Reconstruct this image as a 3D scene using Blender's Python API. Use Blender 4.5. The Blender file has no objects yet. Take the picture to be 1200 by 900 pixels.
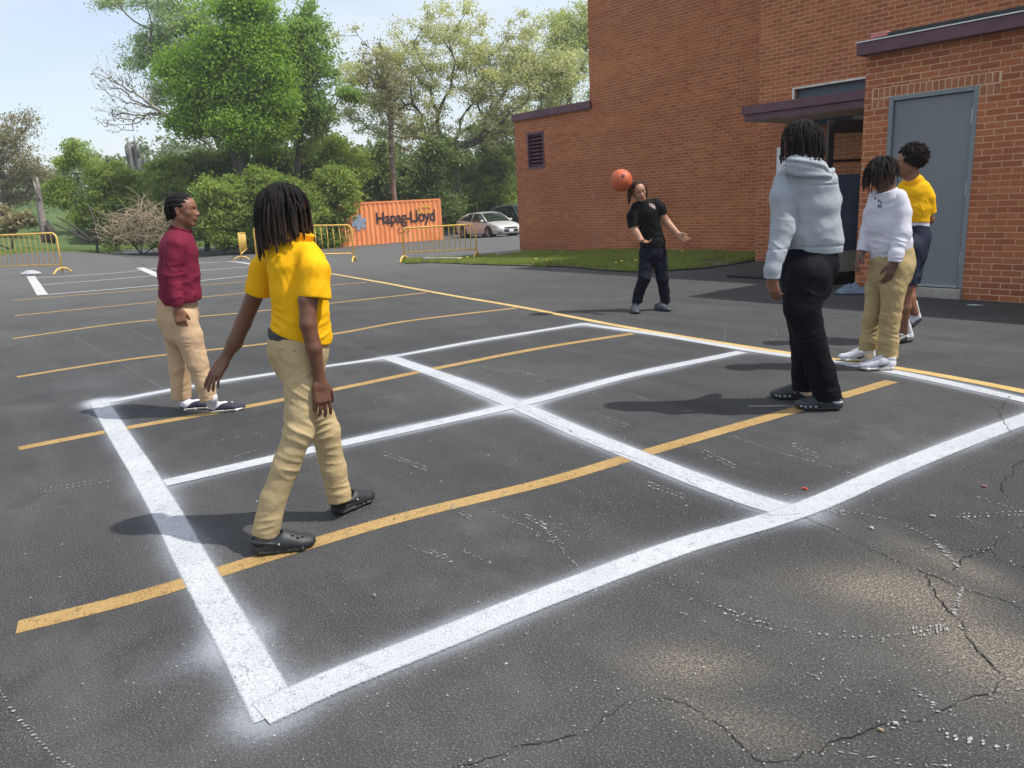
import bpy, bmesh, math, random
import numpy as np
from mathutils import Vector, Matrix, noise as mnoise

random.seed(7)
rng = np.random.default_rng(11)
scene = bpy.context.scene
COL = scene.collection

# ------------------------------------------------------------------ camera geometry
FPX, CX, CY, CAMH = 908.0, 600.0, 450.0, 1.35

def _n(v):
    v = np.asarray(v, float)
    return v / np.linalg.norm(v)

def _ray(x, y):
    return np.array([(x - CX) / FPX, -(y - CY) / FPX, -1.0])

_zc = -_n(_ray(789, 4250))
_wl = _ray(-135, 266)
_xc = -_n(_wl - _zc * _wl.dot(_zc))
_yc = np.cross(_zc, _xc)
CAMM = np.array([_xc, _yc, _zc])            # camera axes -> world axes
CAMP = np.array([0, 0, CAMH])
FWD = -CAMM[:, 2]
FWH = _n([FWD[0], FWD[1], 0])
RGT = _n([CAMM[0, 0], CAMM[1, 0], 0])
UPV = np.array([0, 0, 1.0])

def sstep(a, b, x):
    t = np.clip((x - a) / (b - a), 0, 1)
    return t * t * (3 - 2 * t)

def gz(X, Y):
    X = np.asarray(X, float); Y = np.asarray(Y, float)
    d = 0.03 * np.clip(-X - 12, 0, 26) * sstep(5, 12, Y)
    d = d + 0.012 * np.clip(-X - 30, 0, 30) * (1 - sstep(5, 12, Y)) * 0
    return -d

def gp(x, y, lift=0.0):
    """ground point seen at photo pixel x, y"""
    d = CAMM @ _ray(x, y)
    z = 0.0
    for _ in range(12):
        t = (z + lift - CAMH) / d[2]
        p = CAMP + d * t
        z = float(gz(p[0], p[1]))
    return np.array([p[0], p[1], z + lift])

def on_y(x, y, Yp):
    d = CAMM @ _ray(x, y)
    return CAMP + d * (Yp / d[1])

def at_d(x, y, D):
    """point on the line of sight at horizontal forward distance D"""
    d = CAMM @ _ray(x, y)
    return CAMP + d * (D / d.dot(FWH))

def zdepth(p):
    return float((np.asarray(p) - CAMP).dot(FWD))

# ------------------------------------------------------------------ node helpers
class NT:
    def __init__(s, name, world=None):
        if world:
            s.m = world
        else:
            s.m = bpy.data.materials.new(name)
        s.m.use_nodes = True
        s.t = s.m.node_tree
        s.t.nodes.clear()
    def n(s, typ, ins=None, **props):
        nd = s.t.nodes.new(typ)
        for k, v in props.items():
            setattr(nd, k, v)
        if ins:
            for k, v in ins.items():
                sock = nd.inputs[k]
                if isinstance(v, bpy.types.NodeSocket):
                    s.t.links.new(v, sock)
                else:
                    if isinstance(v, tuple) and len(v) == 3 and sock.type == 'RGBA':
                        v = v + (1,)
                    sock.default_value = v
        return nd
    def math(s, op, a, b=0.0, c=0.0, clamp=False):
        nd = s.n('ShaderNodeMath', {0: a, 1: b, 2: c}, operation=op)
        nd.use_clamp = clamp
        return nd.outputs[0]
    def mix(s, f, a, b, blend='MIX'):
        nd = s.n('ShaderNodeMix', data_type='RGBA', blend_type=blend)
        for k, v in ((0, f), (6, a), (7, b)):
            if isinstance(v, bpy.types.NodeSocket):
                s.t.links.new(v, nd.inputs[k])
            else:
                if isinstance(v, tuple) and len(v) == 3: v = v + (1,)
                nd.inputs[k].default_value = v
        return nd.outputs[2]
    def ramp(s, f, stops):
        nd = s.n('ShaderNodeValToRGB', {0: f})
        cr = nd.color_ramp
        while len(cr.elements) > 1:
            cr.elements.remove(cr.elements[-1])
        for i, (p, c) in enumerate(stops):
            e = cr.elements[0] if i == 0 else cr.elements.new(p)
            e.position = p
            if isinstance(c, (int, float)): c = (c, c, c)
            e.color = tuple(c) + (1,)
        return nd.outputs[0]
    def noise(s, vec, scale, detail=3, rough=0.55, dim='3D', dist=0.0):
        nd = s.n('ShaderNodeTexNoise', {'Scale': scale, 'Detail': detail, 'Roughness': rough, 'Distortion': dist}, noise_dimensions=dim)
        if vec is not None: s.t.links.new(vec, nd.inputs['Vector'])
        return nd.outputs[0]
    def obj(s):
        return s.n('ShaderNodeTexCoord').outputs['Object']
    def geo(s):
        return s.n('ShaderNodeNewGeometry').outputs['Position']
    def scale(s, vec, x, y, z):
        return s.n('ShaderNodeMapping', {'Vector': vec, 'Scale': (x, y, z)}).outputs[0]
    def bump(s, h, strength=0.3, dist=0.01):
        return s.n('ShaderNodeBump', {'Height': h, 'Strength': strength, 'Distance': dist}).outputs[0]
    def out(s, bsdf):
        o = s.n('ShaderNodeOutputMaterial')
        s.t.links.new(bsdf, o.inputs[0])
        return s.m
    def pbr(s, col, rough=0.7, metal=0.0, normal=None, spec=0.5, **extra):
        ins = {'Base Color': col, 'Roughness': rough, 'Metallic': metal, 'Specular IOR Level': spec}
        if normal is not None: ins['Normal'] = normal
        ins.update(extra)
        return s.n('ShaderNodeBsdfPrincipled', ins).outputs[0]

_simple = {}
def mat(name, col, rough=0.6, metal=0.0, var=0.12, nscale=8.0, bump=0.0, bscale=200.0, spec=0.5, bdist=0.002, **extra):
    if name in _simple: return _simple[name]
    t = NT(name)
    o = t.obj()
    nz = t.noise(o, nscale, 4)
    dark = tuple(c * (1 - var) for c in col); lite = tuple(min(1, c * (1 + var)) for c in col)
    c = t.ramp(nz, [(0.3, dark), (0.7, lite)])
    nrm = None
    if bump:
        nrm = t.bump(t.noise(o, bscale, 2), bump, bdist)
    m = t.out(t.pbr(c, rough, metal, nrm, spec, **extra))
    _simple[name] = m
    return m

def leaf_mat(name, c1, c2, trans=0.35):
    t = NT(name)
    r = t.n('ShaderNodeObjectInfo').outputs['Random']
    a = t.n('ShaderNodeAttribute', attribute_name='tint').outputs['Fac']
    nz = t.noise(t.geo(), 0.55, 2)
    f = t.math('ADD', t.math('MULTIPLY', a, 0.7), t.math('MULTIPLY', nz, 0.3))
    col = t.ramp(f, [(0.15, c1), (0.85, c2)])
    d = t.n('ShaderNodeBsdfPrincipled', {'Base Color': col, 'Roughness': 0.55, 'Specular IOR Level': 0.3}).outputs[0]
    tr = t.n('ShaderNodeBsdfTranslucent', {'Color': t.mix(0.5, col, (min(1, c2[0] * 1.6), min(1, c2[1] * 1.6), c2[2]))}).outputs[0]
    mx = t.n('ShaderNodeMixShader', {0: trans, 1: d, 2: tr}).outputs[0]
    return t.out(mx)

# ------------------------------------------------------------------ object helpers
def link(o, parent=None):
    COL.objects.link(o)
    if parent is not None:
        o.parent = parent
        o.matrix_parent_inverse = Matrix.Identity(4)
    return o

def tag(o, label=None, cat=None, group=None, kind=None):
    if label: o['label'] = label
    if cat: o['category'] = cat
    if group: o['group'] = group
    if kind: o['kind'] = kind
    return o

def structure(o):
    o['kind'] = 'structure'
    return o

def empty(name, loc=(0, 0, 0), rz=0.0):
    o = bpy.data.objects.new(name, None)
    o.empty_display_size = 0.2
    o.location = tuple(loc)
    o.rotation_euler = (0, 0, rz)
    return link(o)

def mesh_obj(name, V, F, m=None, parent=None, smooth=False, attrs=None, uv=None):
    me = bpy.data.meshes.new(name)
    V = np.asarray(V, np.float32)
    if isinstance(F, np.ndarray):
        nf, k = F.shape
        me.vertices.add(len(V)); me.vertices.foreach_set('co', V.ravel())
        me.loops.add(nf * k); me.loops.foreach_set('vertex_index', F.astype(np.int32).ravel())
        me.polygons.add(nf)
        me.polygons.foreach_set('loop_start', np.arange(0, nf * k, k, dtype=np.int32))
        me.polygons.foreach_set('loop_total', np.full(nf, k, np.int32))
        me.update(calc_edges=True)
    else:
        me.from_pydata([tuple(map(float, v)) for v in V], [], F)
        me.update()
    if smooth:
        me.polygons.foreach_set('use_smooth', np.ones(len(me.polygons), bool))
    if attrs:
        for k, a in attrs.items():
            a = np.asarray(a, np.float32)
            if a.ndim == 1:
                at = me.attributes.new(k, 'FLOAT', 'POINT'); at.data.foreach_set('value', a)
            else:
                at = me.attributes.new(k, 'FLOAT_COLOR', 'POINT')
                c = np.ones((len(a), 4), np.float32); c[:, :3] = a
                at.data.foreach_set('color', c.ravel())
    if m is not None:
        if isinstance(m, (list, tuple)):
            for q in m: me.materials.append(q)
        else:
            me.materials.append(m)
    o = bpy.data.objects.new(name, me)
    return link(o, parent)

class MB:
    """collects shapes into one bmesh"""
    def __init__(s): s.bm = bmesh.new()
    def box(s, c, size, rz=0.0, bevel=0.0, R=None):
        c = Vector(c); sx, sy, sz = [k / 2 for k in size]
        R = R if R is not None else Matrix.Rotation(rz, 3, 'Z')
        vs = [s.bm.verts.new(c + R @ Vector((x * sx, y * sy, z * sz))) for x in (-1, 1) for y in (-1, 1) for z in (-1, 1)]
        idx = [(0, 1, 3, 2), (4, 6, 7, 5), (0, 4, 5, 1), (2, 3, 7, 6), (0, 2, 6, 4), (1, 5, 7, 3)]
        fs = [s.bm.faces.new([vs[i] for i in f]) for f in idx]
        if bevel > 0:
            es = list({e for f in fs for e in f.edges})
            bmesh.ops.bevel(s.bm, geom=es, offset=bevel, segments=2, affect='EDGES', profile=0.5)
        return s
    def hull8(s, pts):
        vs = [s.bm.verts.new(p) for p in pts]
        for f in [(0, 3, 2, 1), (4, 5, 6, 7), (0, 1, 5, 4), (1, 2, 6, 5), (2, 3, 7, 6), (3, 0, 4, 7)]:
            s.bm.faces.new([vs[i] for i in f])
        return s
    def poly(s, pts):
        s.bm.faces.new([s.bm.verts.new(tuple(p)) for p in pts]); return s
    def tube(s, pts, r, seg=8, cap=True):
        pts = [np.asarray(p, float) for p in pts]
        rs = r if hasattr(r, '__len__') else [r] * len(pts)
        prev = None; rings = []
        for i, p in enumerate(pts):
            a = pts[max(0, i - 1)]; b = pts[min(len(pts) - 1, i + 1)]
            t = b - a; t = t / (np.linalg.norm(t) + 1e-9)
            if prev is None:
                ref = np.array([0, 0, 1.0]) if abs(t[2]) < 0.9 else np.array([1.0, 0, 0])
                u = np.cross(t, ref)
            else:
                u = prev - t * prev.dot(t)
            u = u / (np.linalg.norm(u) + 1e-9); prev = u
            w = np.cross(t, u)
            rings.append([s.bm.verts.new(tuple(p + (u * math.cos(k * 2 * math.pi / seg) + w * math.sin(k * 2 * math.pi / seg)) * rs[i])) for k in range(seg)])
        for i in range(len(rings) - 1):
            A, B = rings[i], rings[i + 1]
            for k in range(seg):
                s.bm.faces.new([A[k], A[(k + 1) % seg], B[(k + 1) % seg], B[k]])
        if cap:
            s.bm.faces.new(rings[0][::-1]); s.bm.faces.new(rings[-1])
        return s
    def cyl(s, a, b, r, seg=16): return s.tube([a, b], r, seg)
    def build(s, name, m, parent=None, smooth=False, fix=True):
        if fix: bmesh.ops.recalc_face_normals(s.bm, faces=s.bm.faces)
        me = bpy.data.meshes.new(name); s.bm.to_mesh(me); s.bm.free()
        if smooth:
            me.polygons.foreach_set('use_smooth', np.ones(len(me.polygons), bool))
        if m is not None: me.materials.append(m)
        o = bpy.data.objects.new(name, me)
        return link(o, parent)

def smooth_by_angle(o, ang=40):
    me = o.data
    me.polygons.foreach_set('use_smooth', np.ones(len(me.polygons), bool))
    bm = bmesh.new(); bm.from_mesh(me)
    for e in bm.edges:
        if len(e.link_faces) == 2 and e.calc_face_angle(0) > math.radians(ang): e.smooth = False
    bm.to_mesh(me); bm.free()

# value noise in numpy ------------------------------------------------
_perm = np.random.default_rng(5).random((32, 32, 32)).astype(np.float32)
def vnoise(P):
    P = np.asarray(P); i = np.floor(P).astype(int); f = (P - i); f = f * f * (3 - 2 * f)
    i0 = i & 31; i1 = (i + 1) & 31
    def g(a, b, c): return _perm[a, b, c]
    x0, y0, z0 = i0.T; x1, y1, z1 = i1.T; fx, fy, fz = f.T
    a = g(x0, y0, z0) * (1 - fx) + g(x1, y0, z0) * fx
    b = g(x0, y1, z0) * (1 - fx) + g(x1, y1, z0) * fx
    c = g(x0, y0, z1) * (1 - fx) + g(x1, y0, z1) * fx
    d = g(x0, y1, z1) * (1 - fx) + g(x1, y1, z1) * fx
    a = a * (1 - fy) + b * fy; c = c * (1 - fy) + d * fy
    return (a * (1 - fz) + c * fz) * 2 - 1

# ------------------------------------------------------------------ camera, world, sun
cam = bpy.data.cameras.new('camera')
cam.sensor_width = 36; cam.lens = 36 * FPX / 1200; cam.clip_end = 2000; cam.clip_start = 0.05
co = bpy.data.objects.new('camera', cam); COL.objects.link(co)
mw = Matrix.Identity(4)
for r in range(3):
    for c in range(3): mw[r][c] = CAMM[r, c]
mw.translation = Vector(CAMP)
co.matrix_world = mw
scene.camera = co

SUNDIR = _n([0.50, 0.42, 1.0])                 # towards the sun
elev = math.asin(SUNDIR[2]); azim = math.atan2(SUNDIR[0], SUNDIR[1])
sun = bpy.data.lights.new('sun', 'SUN'); sun.energy = 3.3; sun.angle = math.radians(0.6); sun.color = (1.0, 0.955, 0.88)
so = bpy.data.objects.new('sun', sun); COL.objects.link(so)
so.rotation_euler = Vector(SUNDIR).to_track_quat('Z', 'Y').to_euler()
so.location = (0, 0, 30)

w = bpy.data.worlds.new('World'); scene.world = w
t = NT('w', world=w)
sky = t.n('ShaderNodeTexSky', sky_type='NISHITA')
sky.sun_disc = False; sky.sun_elevation = elev; sky.sun_rotation = azim
sky.air_density = 1.0; sky.dust_density = 2.0; sky.ozone_density = 1.0; sky.altitude = 200
gen = t.n('ShaderNodeTexCoord').outputs['Generated']
sc = t.scale(gen, 1.0, 1.0, 3.5)
cl = t.noise(sc, 1.6, 5, 0.55, dist=0.4)
cf = t.math('MULTIPLY', t.ramp(cl, [(0.25, 0.1), (0.68, 1.0)]), 0.95)
skc = t.mix(cf, sky.outputs[0], (4.1, 4.3, 4.5))
bg = t.n('ShaderNodeBackground', {'Color': skc, 'Strength': 0.15})
wo = t.n('ShaderNodeOutputWorld'); t.t.links.new(bg.outputs[0], wo.inputs[0])

scene.view_settings.view_transform = 'Standard'
scene.view_settings.look = 'None'
scene.view_settings.exposure = 0.62
scene.view_settings.gamma = 1.0
scene.render.resolution_x = 1024; scene.render.resolution_y = 768
# ================================================================== GROUND
# paint lines, as polylines of photo pixels projected onto the lot (centre line + half width in metres)
def W(*pts): return [gp(*p) for p in pts]
white_lines = [
    (W((116, 470), (177, 570), (250, 701), (325, 838)), 0.062),                       # near left side
    (W((455, 419), (535, 447), (612, 478), (700, 516), (790, 552), (880, 586), (943, 604)), 0.070),
    (W((683, 380), (780, 394), (875, 410), (1030, 433), (1200, 469), (1290, 492)), 0.052),
    (W((118, 473), (220, 454), (330, 437), (455, 419), (560, 400), (683, 380)), 0.048),
    (W((193, 567), (330, 536), (470, 505), (610, 474), (740, 440), (870, 413)), 0.058),
    (W((306, 838), (400, 795), (520, 748), (650, 696), (800, 640), (935, 600), (1060, 546), (1200, 492), (1300, 458)), 0.060),
]
yellow_lines = [
    (W((20, 735), (170, 697), (330, 648), (480, 604), (650, 562), (800, 518), (940, 478), (1045, 447)), 0.048),
    (W((22, 526), (130, 505), (260, 482), (400, 455), (520, 430), (640, 407), (742, 391)), 0.048),
    (W((20, 442), (160, 420), (310, 403), (400, 390), (480, 376), (605, 361)), 0.048),
    (W((15, 397), (150, 378), (280, 367), (400, 354), (500, 343)), 0.048),
    (W((17, 370), (140, 358), (260, 346), (380, 335), (430, 331)), 0.048),
    (W((15, 352), (150, 341), (290, 330), (390, 322)), 0.048),
    (W((383, 320), (500, 341), (610, 360), (720, 381), (820, 398), (930, 415), (1060, 433), (1200, 459), (1300, 482)), 0.045),
]
far_white = [
    (W((36, 324), (50, 346)), 0.09), (W((164, 314), (190, 325)), 0.10), (W((268, 306), (308, 313)), 0.10),
    (W((37, 326), (180, 315), (310, 305)), 0.05), (W((50, 334), (180, 323), (308, 312)), 0.05), (W((49, 346), (190, 334), (306, 322)), 0.05),
]
def resample(P, step):
    P = np.array(P)[:, :2]
    # Catmull-Rom
    Q = []
    n = len(P)
    for i in range(n - 1):
        p0 = P[max(0, i - 1)]; p1 = P[i]; p2 = P[i + 1]; p3 = P[min(n - 1, i + 2)]
        m = max(2, int(np.linalg.norm(p2 - p1) / step))
        for k in range(m):
            s = k / m
            Q.append(0.5 * ((2 * p1) + (-p0 + p2) * s + (2 * p0 - 5 * p1 + 4 * p2 - p3) * s * s + (-p0 + 3 * p1 - 3 * p2 + p3) * s ** 3))
    Q.append(P[-1])
    return np.array(Q)

def seg_dist(Pt, poly):
    best = np.full(len(Pt), 1e9)
    for a, b in zip(poly[:-1], poly[1:]):
        ab = b - a; L = ab.dot(ab) + 1e-12
        tt = np.clip(((Pt - a) @ ab) / L, 0, 1)
        d = np.linalg.norm(Pt - (a + tt[:, None] * ab), axis=1)
        best = np.minimum(best, d)
    return best

# lot sheet: fine near the court, coarse outwards, left border follows the lot edge
edge_px = [(0, 299), (80, 295), (140, 293), (185, 291), (260, 289), (330, 288), (405, 287)]
edge_w = [gp(*p) for p in edge_px]
eY = [p[1] for p in edge_w]; eX = [p[0] for p in edge_w]
def lot_edge(Y):
    return np.interp(Y, [-60] + eY[:] + [eY[-1] + 1.5, eY[-1] + 2.5, 60], [eX[0] + 6] + eX[:] + [eX[-1] - 0.4, eX[-1] - 16, eX[-1] - 18])
xs_f = np.arange(-9.0, 1.5, 0.045)
xs_in = np.concatenate([xs_f, 1.5 + np.geomspace(0.1, 20, 30)])
us = 1 - np.linspace(0, 1, 60)[:-1]                # outer left part, u=1 at the edge
ys_f = np.arange(-1.2, 7.4, 0.045)
ys = np.concatenate([[-40, -30, -20, -14, -10, -7, -5, -3.5, -2.4, -1.7], ys_f, np.arange(7.4, 20, 0.35), np.arange(20, 46, 1.0)])
rows = []
for Yv in ys:
    e = float(lot_edge(Yv))
    xo = -9.0 + (e + 9.0) * us ** 1.25
    rows.append(np.concatenate([xo, xs_in]))
GX = np.array(rows); GY = np.repeat(ys[:, None], GX.shape[1], 1)
GZ = gz(GX, GY)
ny, nx = GX.shape
V = np.stack([GX, GY, GZ], -1).reshape(-1, 3)
ii = np.arange(ny * nx).reshape(ny, nx)
F = np.stack([ii[:-1, :-1], ii[:-1, 1:], ii[1:, 1:], ii[1:, :-1]], -1).reshape(-1, 4)
near = (V[:, 0] > -9.2) & (V[:, 0] < 2) & (V[:, 1] > -1.5) & (V[:, 1] < 7.5)
spray = np.zeros(len(V)); idx = np.where(near)[0]
for ln, hw in white_lines:
    d = seg_dist(V[idx][:, :2], resample(ln, 0.15))
    spray[idx] = 1 - (1 - spray[idx]) * (1 - 0.62 * np.exp(-(np.maximum(d - hw, 0) / 0.075) ** 1.0) - 0.0)
# patchy strength of the overspray
pn = vnoise(np.stack([V[:, 0] * 0.9, V[:, 1] * 0.9, V[:, 0] * 0 + 3.3], 1)) * 0.35 + vnoise(np.stack([V[:, 0] * 3.1, V[:, 1] * 3.1, V[:, 0] * 0 + 9.3], 1)) * 0.2
spray = np.clip(spray * (0.85 + pn), 0, 1)
# worn pale patches and rust dust near the right foreground
def blob(x, y, rx, ry, ang=0, s=1.0):
    c = gp(x, y); d = V[:, :2] - c[:2]
    ca, sa = math.cos(ang), math.sin(ang)
    u = d[:, 0] * ca + d[:, 1] * sa; v = -d[:, 0] * sa + d[:, 1] * ca
    return s * np.exp(-((u / rx) ** 2 + (v / ry) ** 2))
worn = blob(1000, 760, 0.9, 0.5, 0.5, 0.14) + blob(1100, 720, 0.5, 0.16, -0.75, 0.45) + blob(1030, 690, 0.24, 0.13, 0.5, 0.9) + blob(1180, 770, 0.16, 0.14, 0.3, 1.0) + blob(805, 780, 0.16, 0.1, 0.8, 0.8) + blob(1130, 665, 0.2, 0.06, -0.3, 0.7) + blob(870, 850, 0.2, 0.08, 0.4, 0.5)
worn = np.clip(worn, 0, 1)
cloudp = blob(110, 450, 0.5, 0.35, 0, 0.45) + blob(60, 700, 0.3, 0.5, 0, 0.1) + blob(230, 770, 0.12, 0.3, 0.1, 0.45)
spray = np.clip(spray + cloudp * 0.6, 0, 1)
# building's shade painted into the asphalt as a darker band along the wall
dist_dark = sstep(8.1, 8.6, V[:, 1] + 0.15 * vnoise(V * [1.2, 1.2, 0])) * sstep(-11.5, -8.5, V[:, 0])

def asphalt_material():
    t = NT('asphalt_surface')
    p = t.geo()
    fine = t.noise(p, 160, 3, 0.7)
    mid = t.noise(p, 9, 4, 0.6)
    big = t.noise(p, 0.55, 4, 0.55)
    streak = t.noise(t.scale(p, 0.35, 3.0, 1), 1.1, 4, 0.6)
    c = t.ramp(big, [(0.32, (0.031, 0.032, 0.034)), (0.5, (0.047, 0.048, 0.050)), (0.68, (0.070, 0.070, 0.070))])
    c = t.mix(t.math('MULTIPLY', t.ramp(streak, [(0.45, 0.0), (0.8, 1.0)]), 0.4), c, (0.115, 0.112, 0.107))
    c = t.mix(t.math('MULTIPLY', t.ramp(mid, [(0.35, 1.0), (0.6, 0.0)]), 0.35), c, (0.036, 0.036, 0.037))
    c = t.mix(t.ramp(fine, [(0.32, 0.75), (0.54, 0.0)]), c, (0.017, 0.017, 0.019))
    c = t.mix(t.math('MULTIPLY', t.ramp(fine, [(0.55, 0.0), (0.68, 1.0)]), 0.8), c, (0.20, 0.198, 0.19))
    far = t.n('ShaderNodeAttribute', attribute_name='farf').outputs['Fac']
    blot = t.noise(p, 2.1, 5, 0.65, dist=0.6)
    c = t.mix(t.math('MULTIPLY', t.ramp(blot, [(0.54, 0.0), (0.66, 1.0)]), 0.35), c, (0.026, 0.026, 0.027))
    c = t.mix(t.math('MULTIPLY', t.ramp(t.noise(p, 0.9, 5, 0.7, dist=0.5), [(0.55, 0.0), (0.75, 1.0)]), 0.35), c, (0.13, 0.122, 0.108))
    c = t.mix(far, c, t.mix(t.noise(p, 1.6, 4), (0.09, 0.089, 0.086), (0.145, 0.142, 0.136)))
    dk = t.n('ShaderNodeAttribute', attribute_name='apron_shade').outputs['Fac']
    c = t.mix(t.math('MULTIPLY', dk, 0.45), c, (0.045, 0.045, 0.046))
    # worn, dusty aggregate
    wn = t.n('ShaderNodeAttribute', attribute_name='worn').outputs['Fac']
    ag = t.n('ShaderNodeTexVoronoi', {'Vector': p, 'Scale': 75.0}, feature='F1').outputs['Distance']
    agf = t.ramp(t.noise(p, 130, 4, 0.8, dist=0.4), [(0.50, 0.0), (0.58, 1.0)])
    c = t.mix(t.math('MULTIPLY', wn, t.math('ADD', t.math('MULTIPLY', agf, 0.85), 0.10)), c, (0.30, 0.255, 0.185))
    # specks of white grit
    vo = t.n('ShaderNodeTexVoronoi', {'Vector': p, 'Scale': 15.0, 'Randomness': 1.0}, feature='F1')
    vr = t.n('ShaderNodeSeparateColor', {0: vo.outputs['Color']}).outputs[0]
    sp = t.math('LESS_THAN', t.math('ADD', vo.outputs['Distance'], t.math('MULTIPLY', vr, 0.35)), t.math('ADD', 0.055, t.math('MULTIPLY', t.noise(p, 1.3, 2), 0.05)))
    c = t.mix(t.math('MULTIPLY', sp, 0.65), c, (0.5, 0.5, 0.48))
    vo2 = t.n('ShaderNodeTexVoronoi', {'Vector': p, 'Scale': 55.0, 'Randomness': 1.0}, feature='F1')
    vr2 = t.n('ShaderNodeSeparateColor', {0: vo2.outputs['Color']}).outputs[1]
    sp2 = t.math('LESS_THAN', t.math('ADD', vo2.outputs['Distance'], t.math('MULTIPLY', vr2, 0.7)), 0.13)
    c = t.mix(t.math('MULTIPLY', sp2, 0.55), c, (0.36, 0.35, 0.33))
    # paint overspray: fine droplets
    s = t.n('ShaderNodeAttribute', attribute_name='spray').outputs['Fac']
    dn = t.noise(p, 260, 2, 0.8)
    dm = t.noise(p, 60, 3, 0.7)
    thr = t.math('SUBTRACT', 1.0, s)
    g = t.math('SUBTRACT', t.math('ADD', t.math('MULTIPLY', dn, 0.7), t.math('MULTIPLY', dm, 0.3)), t.math('MULTIPLY_ADD', thr, 0.62, 0.02))
    sf = t.math('MULTIPLY', g, 4.0, clamp=True)
    sf = t.math('MULTIPLY', sf, s, clamp=True)
    sf = t.math('ADD', t.math('MULTIPLY', sf, 0.7), t.math('MULTIPLY', t.math('POWER', s, 1.6), 0.22), clamp=True)
    c = t.mix(sf, c, (0.46, 0.50, 0.56))
    h = t.math('ADD', fine, t.math('MULTIPLY', ag, 0.6))
    nrm = t.bump(h, 0.28, 0.005)
    return t.out(t.pbr(c, 0.88, 0, nrm, 0.25))

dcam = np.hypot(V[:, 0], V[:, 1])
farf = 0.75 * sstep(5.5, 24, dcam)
lot = mesh_obj('parking_lot', V, F, asphalt_material(), None, True, {'spray': spray, 'worn': worn, 'apron_shade': dist_dark, 'farf': farf})
structure(lot)

# grass terrain reaching the horizon
def terrain_z(X, Y):
    z = gz(X, Y) - 0.06
    r = np.hypot(X, Y)
    z = z + sstep(60, 170, r) * 2.0
    # meadow slope at the far left
    c = at_d(30, 262, 75)
    u = (X - c[0]) * RGT[0] + (Y - c[1]) * RGT[1]; v = (X - c[0]) * FWH[0] + (Y - c[1]) * FWH[1]
    z = z + 4.2 * np.exp(-(u / 26) ** 2) * sstep(-22, 18, v)
    return z
tx = np.concatenate([-np.geomspace(900, 60, 26), np.arange(-58, 20, 1.3), np.geomspace(20, 900, 22)])
ty = np.concatenate([-np.geomspace(900, 30, 20), np.arange(-28, 60, 1.3), np.geomspace(60, 900, 26)])
TX, TY = np.meshgrid(tx, ty)
TZ = terrain_z(TX, TY)
# keep the terrain clearly under the lot sheet
inlot = (TX > lot_edge(TY) + 0.8) & (TX < 19) & (TY > -38) & (TY < 44)
TZ = np.where(inlot, gz(TX, TY) - 0.25, TZ)
# scrub the step at the edge
V2 = np.stack([TX, TY, TZ], -1).reshape(-1, 3)
i2 = np.arange(TX.size).reshape(TX.shape)
F2 = np.stack([i2[:-1, :-1], i2[:-1, 1:], i2[1:, 1:], i2[1:, :-1]], -1).reshape(-1, 4)
t = NT('meadow')
p = t.geo()
c = t.ramp(t.noise(p, 0.25, 5, 0.6), [(0.3, (0.045, 0.085, 0.02)), (0.7, (0.10, 0.16, 0.045))])
c = t.mix(t.math('MULTIPLY', t.ramp(t.noise(p, 2.5, 4, 0.7), [(0.45, 0.0), (0.7, 1.0)]), 0.5), c, (0.13, 0.13, 0.05))
structure(mesh_obj('terrain', V2, F2, t.out(t.pbr(c, 0.9, 0, t.bump(t.noise(p, 6, 4), 0.8, 0.1), 0.2)), None, True))

# ---- painted lines
def paint_material(name, c1, c2, wear=0.25, dirt=0.3):
    t = NT(name)
    p = t.geo()
    uvn = t.n('ShaderNodeAttribute', attribute_name='edge').outputs['Fac']   # 0 centre .. 1 border
    n1 = t.noise(p, 22, 4, 0.65); n2 = t.noise(p, 170, 2, 0.6); n3 = t.noise(p, 3.0, 4, 0.6)
    col = t.ramp(n3, [(0.3, c1), (0.7, c2)])
    col = t.mix(t.math('MULTIPLY', t.ramp(n2, [(0.35, 1.0), (0.55, 0.0)]), dirt), col, tuple(k * 0.45 for k in c1))
    col = t.mix(t.math('MULTIPLY', t.ramp(n1, [(0.25, 1.0), (0.45, 0.0)]), dirt), col, tuple(k * 0.6 for k in c1))
    e = t.math('ADD', uvn, t.math('MULTIPLY', t.math('SUBTRACT', n1, 0.5), 0.12))
    e = t.math('ADD', e, t.math('MULTIPLY', t.math('SUBTRACT', n2, 0.5), 0.45))
    a_edge = t.ramp(e, [(0.80, 1.0), (0.93, 0.0)])
    w1 = t.ramp(t.math('ADD', t.math('MULTIPLY', n2, 0.6), t.math('MULTIPLY', n1, 0.4)), [(0.33 + 0.0, 1.0 - wear), (0.45, 1.0)])
    al = t.math('MULTIPLY', a_edge, w1)
    b = t.pbr(col, 0.75, 0, t.bump(t.math('ADD', n2, t.noise(p, 160, 3, 0.7)), 0.5, 0.004), 0.3)
    tr = t.n('ShaderNodeBsdfTransparent').outputs[0]
    return t.out(t.n('ShaderNodeMixShader', {0: al, 1: tr, 2: b}).outputs[0])
M_white = paint_material('white_line_paint', (0.42, 0.445, 0.48), (0.52, 0.535, 0.55), 0.45, 0.5)
M_yellow = paint_material('yellow_line_paint', (0.33, 0.21, 0.075), (0.43, 0.29, 0.12), 0.85, 0.5)
M_yellow2 = paint_material('yellow_long_line_paint', (0.50, 0.34, 0.12), (0.62, 0.46, 0.2), 0.5, 0.3)
M_farwhite = paint_material('old_white_paint', (0.42, 0.43, 0.43), (0.56, 0.56, 0.55), 0.4, 0.3)

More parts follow.
